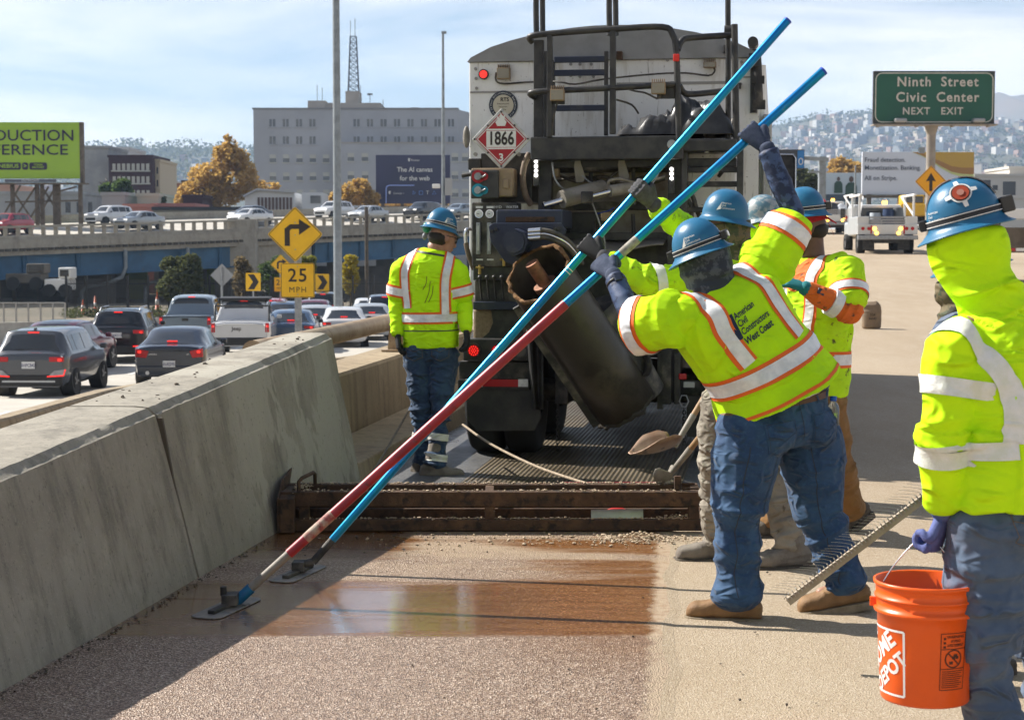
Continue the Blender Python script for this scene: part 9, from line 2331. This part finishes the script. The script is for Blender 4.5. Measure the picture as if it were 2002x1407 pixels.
for k in range(900):
 cx,cy,sx,sy =((0.70,9.42,0.16,0.06)if k<520 else(0.4,9.35,0.5,0.12))
 x,y = rng.normal(cx,sx),rng.normal(cy,sy)
 if y<9.63:pts.append((x,y,0.008+max(0,0.035*math.exp(-((x-0.72)/0.1)**2-((y-9.45)/0.06)**2))*rng.random()))
stones('spilled_mortar',pts,0.003,0.013,m_agg,'spilled pile of tan mortar crumbs in front of the box right end','mortar',seed=9)
tw = empty('plastering_trowel',U(1206,1015,9.7),0,'pale steel trowel with red handle stood inside the spreader box','trowel')
a_,b2 = U(1156,1018,9.705),U(1258,998,9.705)
mb = MB(); mb.prism([(a_.x,9.712,a_.z),(b2.x,9.712,a_.z+0.006),(b2.x,9.735,b2.z+0.006),(a_.x,9.735,b2.z)],(0,0.002,0)); mb.build('blade',M_('pale_blade',(0.5,0.52,0.5),0.35,0.5,c2=(0.4,0.42,0.4),vs=10),tw)
mb = MB(); c = U(1206,998,9.76); mb.tube([c+V3(-0.06,0,-0.01),c+V3(-0.03,0,0.004),c+V3(0.03,0,0.004),c+V3(0.06,0,-0.01)],0.014,10); mb.build('grip',M_('red_grip',(0.5,0.03,0.025),0.5),tw)
# the two long-handled floats
def bar_along(name,m,pole,u0,u1,r,parent,n=18,r1=None):
 a,b = on_line(*pole,u0),on_line(*pole,u1)
 mb = MB(); mb.cyl(a,b,r,r1,n=n); return mb.build(name,m,parent)
def float_blade(root,c,d,L,W,z):
 d = Vector(d).normalized(); s = Vector((d.y,-d.x,0)); c = Vector(c)
 mb = MB(); ring =[]
 for(a,b)in((-1,1),(1,1),(1,-1),(-1,-1)):
  for t in(0,30,60,90):
   an = R({(-1,1):180,(1,1):90,(1,-1):0,(-1,-1):-90}[(a,b)]-t)
   ring.append(c+d*(a*(L/2-0.045)+0.045*math.cos(an))+s*(b*(W/2-0.045)+0.045*math.sin(an))+Vector((0,0,z)))
 ring2 =[p+Vector((0,0,0.006))for p in ring]
 for p in ring2:
  e = abs((p-c).dot(d))/(L/2); p.z+=0.012*max(0,e-0.7)/0.3
 mb.prism(ring,(0,0,0.006)); o = mb.build('float_blade',M_('magnesium_blade',(0.17,0.165,0.16),0.5,0.5,c2=(0.28,0.24,0.2),vs=14,c3=(0.08,0.07,0.06),v3=20),root,bevel=0.002)
 mb = MB(); mb.bar(c-d*L*0.34+Vector((0,0,z+0.014)),c+d*L*0.34+Vector((0,0,z+0.014)),0.035,0.018); mb.build('spine',m_blackdirt,o,bevel=0.004)
 return o
f2_ = empty('bull_float',POLE2[0],0,'float on a long pole, blue above and red below, nearest the camera','float','long-handled floats')
c2_ = U(444,1200,7.6); c2_.z = 0
float_blade(f2_,(c2_.x,c2_.y,0),(0.30,1.0,0),0.47,0.15,0.008)
mb = MB(); q = POLE2[0]; mb.box((c2_.x+0.012,c2_.y+0.03,0.045),(0.07,0.10,0.05)); mb.cyl(Vector((c2_.x,c2_.y+0.03,0.05)),q,0.018); mb.cyl(Vector((c2_.x-0.02,c2_.y+0.03,0.06)),Vector((c2_.x-0.02,c2_.y+0.03,0.10)),0.015); mb.build('pivot_bracket',m_blackdirt,f2_,bevel=0.004)
bar_along('tape_collar',M_('blue_tape',(0.01,0.15,0.30),0.5,c2=(0.01,0.10,0.22),vs=30),POLE2,452,491,0.0250,f2_)
bar_along('bare_steel_tube',m_cylgrey,POLE2,488,572,0.0195,f2_)
bar_along('red_tube',m_redpole,POLE2,565,1106,0.0235,f2_); bar_along('worn_label',M_('torn_label',(0.42,0.34,0.26),0.7,c2=(0.28,0.05,0.05),vs=24,c3=(0.08,0.05,0.04),v3=40),POLE2,598,651,0.0240,f2_)
bar_along('blue_tube',m_bluepole,POLE2,1100,1611,0.0208,f2_); bar_along('worn_label',M_('torn_grey_label',(0.33,0.31,0.26),0.7,c2=(0.2,0.18,0.14),vs=30),POLE2,1214,1246,0.0212,f2_); bar_along('end_cap',M_('blue_cap_plastic',(0.01,0.06,0.42),0.4),POLE2,1607.5,1612,0.0218,f2_)
f1_ = empty('bull_float',POLE1[0],0,'float on an all-blue pole, the farther of the two','float','long-handled floats')
c1_ = U(583,1126,8.4); c1_.z = 0
float_blade(f1_,(c1_.x,c1_.y,0),(0.30,1.0,0),0.46,0.14,0.008)
mb = MB(); mb.box((c1_.x,c1_.y+0.02,0.045),(0.06,0.09,0.05)); mb.cyl(Vector((c1_.x,c1_.y+0.02,0.05)),POLE1[0],0.02); mb.build('pivot_bracket',m_blackdirt,f1_,bevel=0.004)
bar_along('black_tube',m_blackdirt,POLE1,608,656,0.0195,f1_); bar_along('blue_tube',m_bluepole,POLE1,650,1541,0.0208,f1_); bar_along('end_cap',M_('blue_cap_plastic2',(0.01,0.06,0.42),0.4),POLE1,1538.5,1542,0.0218,f1_)
for u in(1108,1113):bar_along('tube_button',m_white,POLE1,u,u+1.2,0.0214,f1_)
# shovels
m_wood = M_('worn_wood_handle',(0.34,0.21,0.10),0.6,c2=(0.25,0.145,0.065),vs=9,streak=(1,1,0.3))
def shovel(lab,tip,sock,top,wide,m_bl,sag=0.0):
 """blade from tip to the socket, then a handle to the top"""
 tip,sock,top = Vector(tip),Vector(sock),Vector(top)
 o = empty('shovel',tip,0,lab,'shovel','shovels beside the spreader box')
 d =(top-sock).normalized()
 mb = MB(); mb.cyl(sock+d*0.16,top,0.0185,n=14); mb.build('handle',m_wood,o)
 mb = MB(); mb.cyl(sock-d*0.02,sock+d*0.22,0.017,0.0215,n=14); mb.build('socket',m_cylgrey,o)
 e =(tip-sock); L = e.length; e.normalize(); s = e.cross(Vector((0,0,1))).normalized()if abs(e.z)<0.9 else Vector((1,0,0)); nn = s.cross(e).normalized()
 def fn(a,b):
  w = wide*(1-0.75*max(0,a-0.45)**1.6/0.55**1.6)*min(1,0.82+a)
  x =(b-0.5)*w
  return sock+e*L*a+s*x+nn*(0.9*x*x/wide*1.6-0.02*math.sin(a*3.1)-0.012*math.exp(-(x/0.02)**2)*(1-a))
 mb = MB(); mb.grid(fn,12,10); q = mb.build('blade',m_bl,o); q.modifiers.new('thick','SOLIDIFY').thickness = 0.004
m_shrust = M_('brown_shovel_blade',(0.20,0.115,0.07),0.45,0.4,c2=(0.28,0.19,0.13),vs=9,c3=(0.08,0.05,0.035),v3=16)
shovel('shovel with rusty blade held level above the dark lane behind the box',U(1232,888,10.35),U(1322,868,10.45),U(1452,650,10.75),0.27,m_shrust)
shovel('shovel resting its mortar-covered blade on the box right corner',U(1292,950,10.02),U(1314,922,9.98),U(1492,700,9.45),0.2,m_cylgrey)
mb = MB(); me = None
stones('mortar_on_shovel',[(U(1300,944,10.0).x+rng.normal(0,0.025),10.0+rng.normal(0,0.02),ZT+0.02*rng.random())for k in range(90)],0.004,0.012,M_('pale_mortar',(0.48,0.44,0.37),0.9),'lump of pale mortar at the tip of the resting shovel','mortar',seed=12)
# ropes
def rope(lab,pts,r,m):
 P =[Vector(q)for q in catmull([list(p)for p in pts],6)]
 mb = MB(); mb.tube(P,r,8); return tag(mb.build('rope',m),lab,'rope')
m_rope = M_('pale_rope',(0.42,0.34,0.25),0.9,c2=(0.25,0.19,0.13),vs=60,bump=0.6,bs=120)
m_ropedk = M_('dirty_rope',(0.20,0.17,0.13),0.9,c2=(0.10,0.085,0.065),vs=40)
rope('pale pull rope slanting from the truck mud flap down to the spreader box',[U(905,830,12.6),U(960,868,11.8),U(1050,912,10.9),U(1150,946,10.0)],0.009,m_rope)
rope('dark pull rope hanging beside the kerb at the barrier end',[U(800,800,12.9),U(772,850,12.2),U(740,905,11.3),U(712,946,10.5)],0.008,m_ropedk)
k_ = stones('brick_chock',[(U(888,924,11.9).x,11.9,0.01)],0.06,0.061,m_bootdark,'dark stone lying beside the left worker boot','stone',kind='thing',seed=2)if False else None
# tined texturing rake
rk = empty('tined_rake',U(1660,1085,6.5),0,'texturing rake with a row of steel wire tines hanging behind the orange bucket','rake')
ra,rb = U(1541,1176,6.55),U(1868,926,6.42)
rd =(rb-ra).normalized(); rs,ru,_ = frame_of(rd)
mb = MB(); mb.bar(ra,rb,0.028,0.030); mb.build('rake_bar',M_('grey_wood_bar',(0.40,0.34,0.26),0.75,c2=(0.30,0.25,0.19),vs=14),rk,bevel=0.003)
m_tine = M_('spring_steel_tine',(0.42,0.40,0.36),0.4,0.8)
nt_ = 46; L_ =(rb-ra).length
for k in range(nt_):
 q = ra+rd*(0.008+(L_-0.02)*k/nt_)+ru*0.017
 pts =[q+rs*0.012,q-rs*0.012+ru*0.002,q-rs*0.016+ru*0.02]
 mb = MB(); mb.bar(q+Vector((0.004,-0.016,-0.013)),q+Vector((-0.010,-0.016,0.008)),0.004,0.014,up=(0,1,0))
 w = Vector((-1,0.05,0.16+0.05*math.sin(k))).normalized(); t0 = q+Vector((-0.008,-0.012,0.01))
 mb.tube([t0,t0+w*0.03,t0+w*0.055+Vector((0,0,-0.002)),t0+w*0.08+Vector((0,0,-0.005))],[0.0008,0.0007,0.0006,0.0006],4)
 mb.build('tine',m_tine,rk)
mb = MB(); mb.cyl(rb-rd*0.05,rb+Vector((0.25,0.05,0.12)),0.014); mb.build('handle',m_wood,rk)
# orange bucket
BC = Vector((GRIP_E.x+0.002,GRIP_E.y,0)); bz0 = U(1810,1363,GRIP_E.y).z; bh = U(1810,1132,GRIP_E.y).z-bz0
bk_ = empty('bucket',(BC.x,BC.y,bz0),0,'bright orange plastic bucket with white print carried by the foreground worker','bucket')
m_buck = M_('orange_plastic',(0.86,0.115,0.008),0.36,c2=(0.78,0.10,0.008),vs=3,spec=0.5,bump=0.05,bs=20)
r0_,r1_ = 0.136,0.156
prof =[(0.001,0.012),(r0_-0.01,0.012),(r0_-0.004,0.0),(r0_,0.006)]
def rad_at(z):return r0_+(r1_-r0_)*z/bh
for z,dr in((bh*0.5,0),(bh*0.735,0),(bh*0.74,0.009),(bh*0.755,0.0105),(bh*0.775,0.009),(bh*0.78,0.001),(bh*0.855,0.001),(bh*0.86,0.006),(bh*0.875,0.006),(bh*0.88,0.001),(bh*0.965,0.001),(bh*0.97,0.007),(bh,0.007),(bh*1.002,0.001)):prof.append((rad_at(z)+dr,z))
prof+=[(rad_at(bh)-0.003,bh*0.99),(rad_at(bh*0.5)-0.003,bh*0.5),(r0_-0.004,0.016),(0.001,0.016)]
mb = MB(); mb.lathe(prof,56,(BC.x,BC.y,bz0)); mb.build('shell',m_buck,bk_)
def on_cone(ang,z,off=0.0015):
 a = R(ang); r = rad_at(z)+off
 return Vector((BC.x+r*math.sin(a),BC.y-r*math.cos(a),bz0+z))
def cone_text(mb,txt,ang,z,size,rot=0.0,off=0.0015,**kw):
 vs,fs = text_geo(txt,size,**kw); out =[]
 for x,y in vs:
  X,Y = x*math.cos(rot)-y*math.sin(rot),x*math.sin(rot)+y*math.cos(rot)
  out.append(on_cone(ang+math.degrees(X/0.14),z+Y,off))
 mb.add(out,fs)
def cone_line(mb,a0,z0,a1,z1,w,off=0.0015,n=10):
 vs =[]
 for k in range(n+1):
  t = k/n; a,z = a0+(a1-a0)*t,z0+(z1-z0)*t
  da,dz =(a1-a0)*0.14*R(1),z1-z0; ln = math.hypot(da,dz); nx,nz = -dz/ln,da/ln
  for s in(-1,1):vs.append(on_cone(a+math.degrees(nx*s*w/2/0.14),z+nz*s*w/2,off))
 mb.add(vs,[(2*k,2*k+1,2*k+3,2*k+2)for k in range(n)])
mb = MB()
la,lb_,lz0,lz1 = -122,-40,bh*0.08,bh*0.62
for(a0,z0,a1,z1)in((la,lz0,lb_,lz0),(lb_,lz0,lb_,lz1),(lb_,lz1,la,lz1),(la,lz1,la,lz0)):cone_line(mb,a0,z0,a1,z1,0.007)
rt_ = R(42)
cone_text(mb,'THE',-106,bh*0.52,0.026,rt_,bold=0.03); cone_text(mb,'HOME',-84,bh*0.40,0.050,rt_,bold=0.035,sx=0.9); cone_text(mb,'DEPOT',-66,bh*0.255,0.044,rt_,bold=0.035,sx=0.88)
mb.build('printed_logo',m_white,bk_,fix=False)
mb = MB(); wa,wb,wz0,wz1 = 4,38,bh*0.16,bh*0.63
for(a0,z0,a1,z1)in((wa,wz0,wb,wz0),(wb,wz0,wb,wz1),(wb,wz1,wa,wz1),(wa,wz1,wa,wz0),(wa,bh*0.50,wb,bh*0.50),(wa,bh*0.335,wb,bh*0.335)):cone_line(mb,a0,z0,a1,z1,0.0022)
for k,t in enumerate(('WARNING','AVISO','AVERTISSEMENT')):cone_text(mb,t,23,bh*(0.60-0.035*k),0.0085,0,bold=0.02,sx=1.0 if k<2 else 0.62)
for k in range(3):cone_line(mb,7,bh*(0.60-0.035*k)-0.004,10,bh*(0.60-0.035*k)-0.004,0.007)
ca,cz,cr = 21,bh*0.418,0.027
for k in range(24):
 a0,a1 = 6.2832*k/24,6.2832*(k+1)/24; f_ = math.degrees(1/0.14)
 cone_line(mb,ca+cr*math.cos(a0)*f_,cz+cr*math.sin(a0),ca+cr*math.cos(a1)*f_,cz+cr*math.sin(a1),0.004,n=1)
cone_line(mb,ca-0.019*f_,cz+0.019,ca+0.019*f_,cz-0.019,0.004)
for(x,y,w)in((0.006,0.010,0.013),(0.0,0.004,0.012),(0.012,0.004,0.010),(-0.008,-0.012,0.012)):cone_line(mb,ca+(x-w/2)*f_,cz+y,ca+(x+w/2)*f_,cz+y,0.009,n=2)
for k in range(9):
 z = bh*0.315-k*0.0062; cone_line(mb,wa+2,z,wb-2-(k*37%11)*0.6,z,0.0022)
mb.build('printed_warning',M_('black_print',(0.08,0.02,0.008),0.5),bk_,fix=False)
mb = MB()
for a in(78,-102):
 q = on_cone(a,bh*0.80,0.006); mb.box(q,(0.014,0.03,0.03),rz=R(a))
mb.build('handle_lug',m_buck,bk_,bevel=0.003)
e0,e1 = on_cone(-102,bh*0.80,0.012),on_cone(50,bh*0.80,0.012)
mb = MB(); pk = GRIP_E
P =[Vector(q)for q in catmull([list(e0),list(e0.lerp(pk,0.45)+Vector((-0.012,0,0.02))),list(pk+(e0-pk).normalized()*0.05+Vector((0,0,0.03))),list(pk),list(pk+(e1-pk).normalized()*0.05+Vector((0,0,0.03))),list(e1.lerp(pk,0.45)+Vector((0.012,0,0.02))),list(e1)],5)]
mb.tube(P,0.0026,6); mb.build('wire_handle',m_chrome,bk_)
# sandbag standing on the deck
s0 = U(1704,624,29.0); s0.z = zd(29.0)
mb = MB(); sections(mb,[(s0+V3(0,0,0.01),V3(1,0,0),V3(0,1,0),0.15,0.1),(s0+V3(0,0,0.06),V3(1,0,0),V3(0,1,0),0.165,0.12),(s0+V3(0,0,0.25),V3(1,0,0),V3(0,1,0),0.16,0.115),(s0+V3(0,0,0.38),V3(1,0,0),V3(0,1,0),0.155,0.09),(s0+V3(0.0,0,0.44),V3(1,0,0),V3(0,1,0),0.12,0.04),(s0+V3(0,0,0.46),V3(1,0,0),V3(0,1,0),0.07,0.015)],4,20)
me = union(mb,0.012,1); folds(me,[(s0,s0+V3(0,0,0.46),0.004,0.004,0.012,10,6)],4)
for pp in me.polygons:pp.use_smooth = True
me.materials.append(M_('brown_paper_sack',(0.23,0.165,0.105),0.85,c2=(0.18,0.13,0.085),vs=6))
me.transform(Matrix.Translation(-s0)); sk = link('sandbag',me); sk.location = s0
tag(sk,'upright brown paper sack standing alone on the open deck','sack')
mb = MB()
for k,t in enumerate(('TOP','SAND')):text_on(mb,t,s0+V3(-0.01,-0.128,0.24-0.06*k),V3(1,0,0),V3(0,0,1),0.035,bold=0.02)
mb.build('sack_print',m_signblk,sk,fix=False)
bpy.data.scenes.remove(tmp_scene)
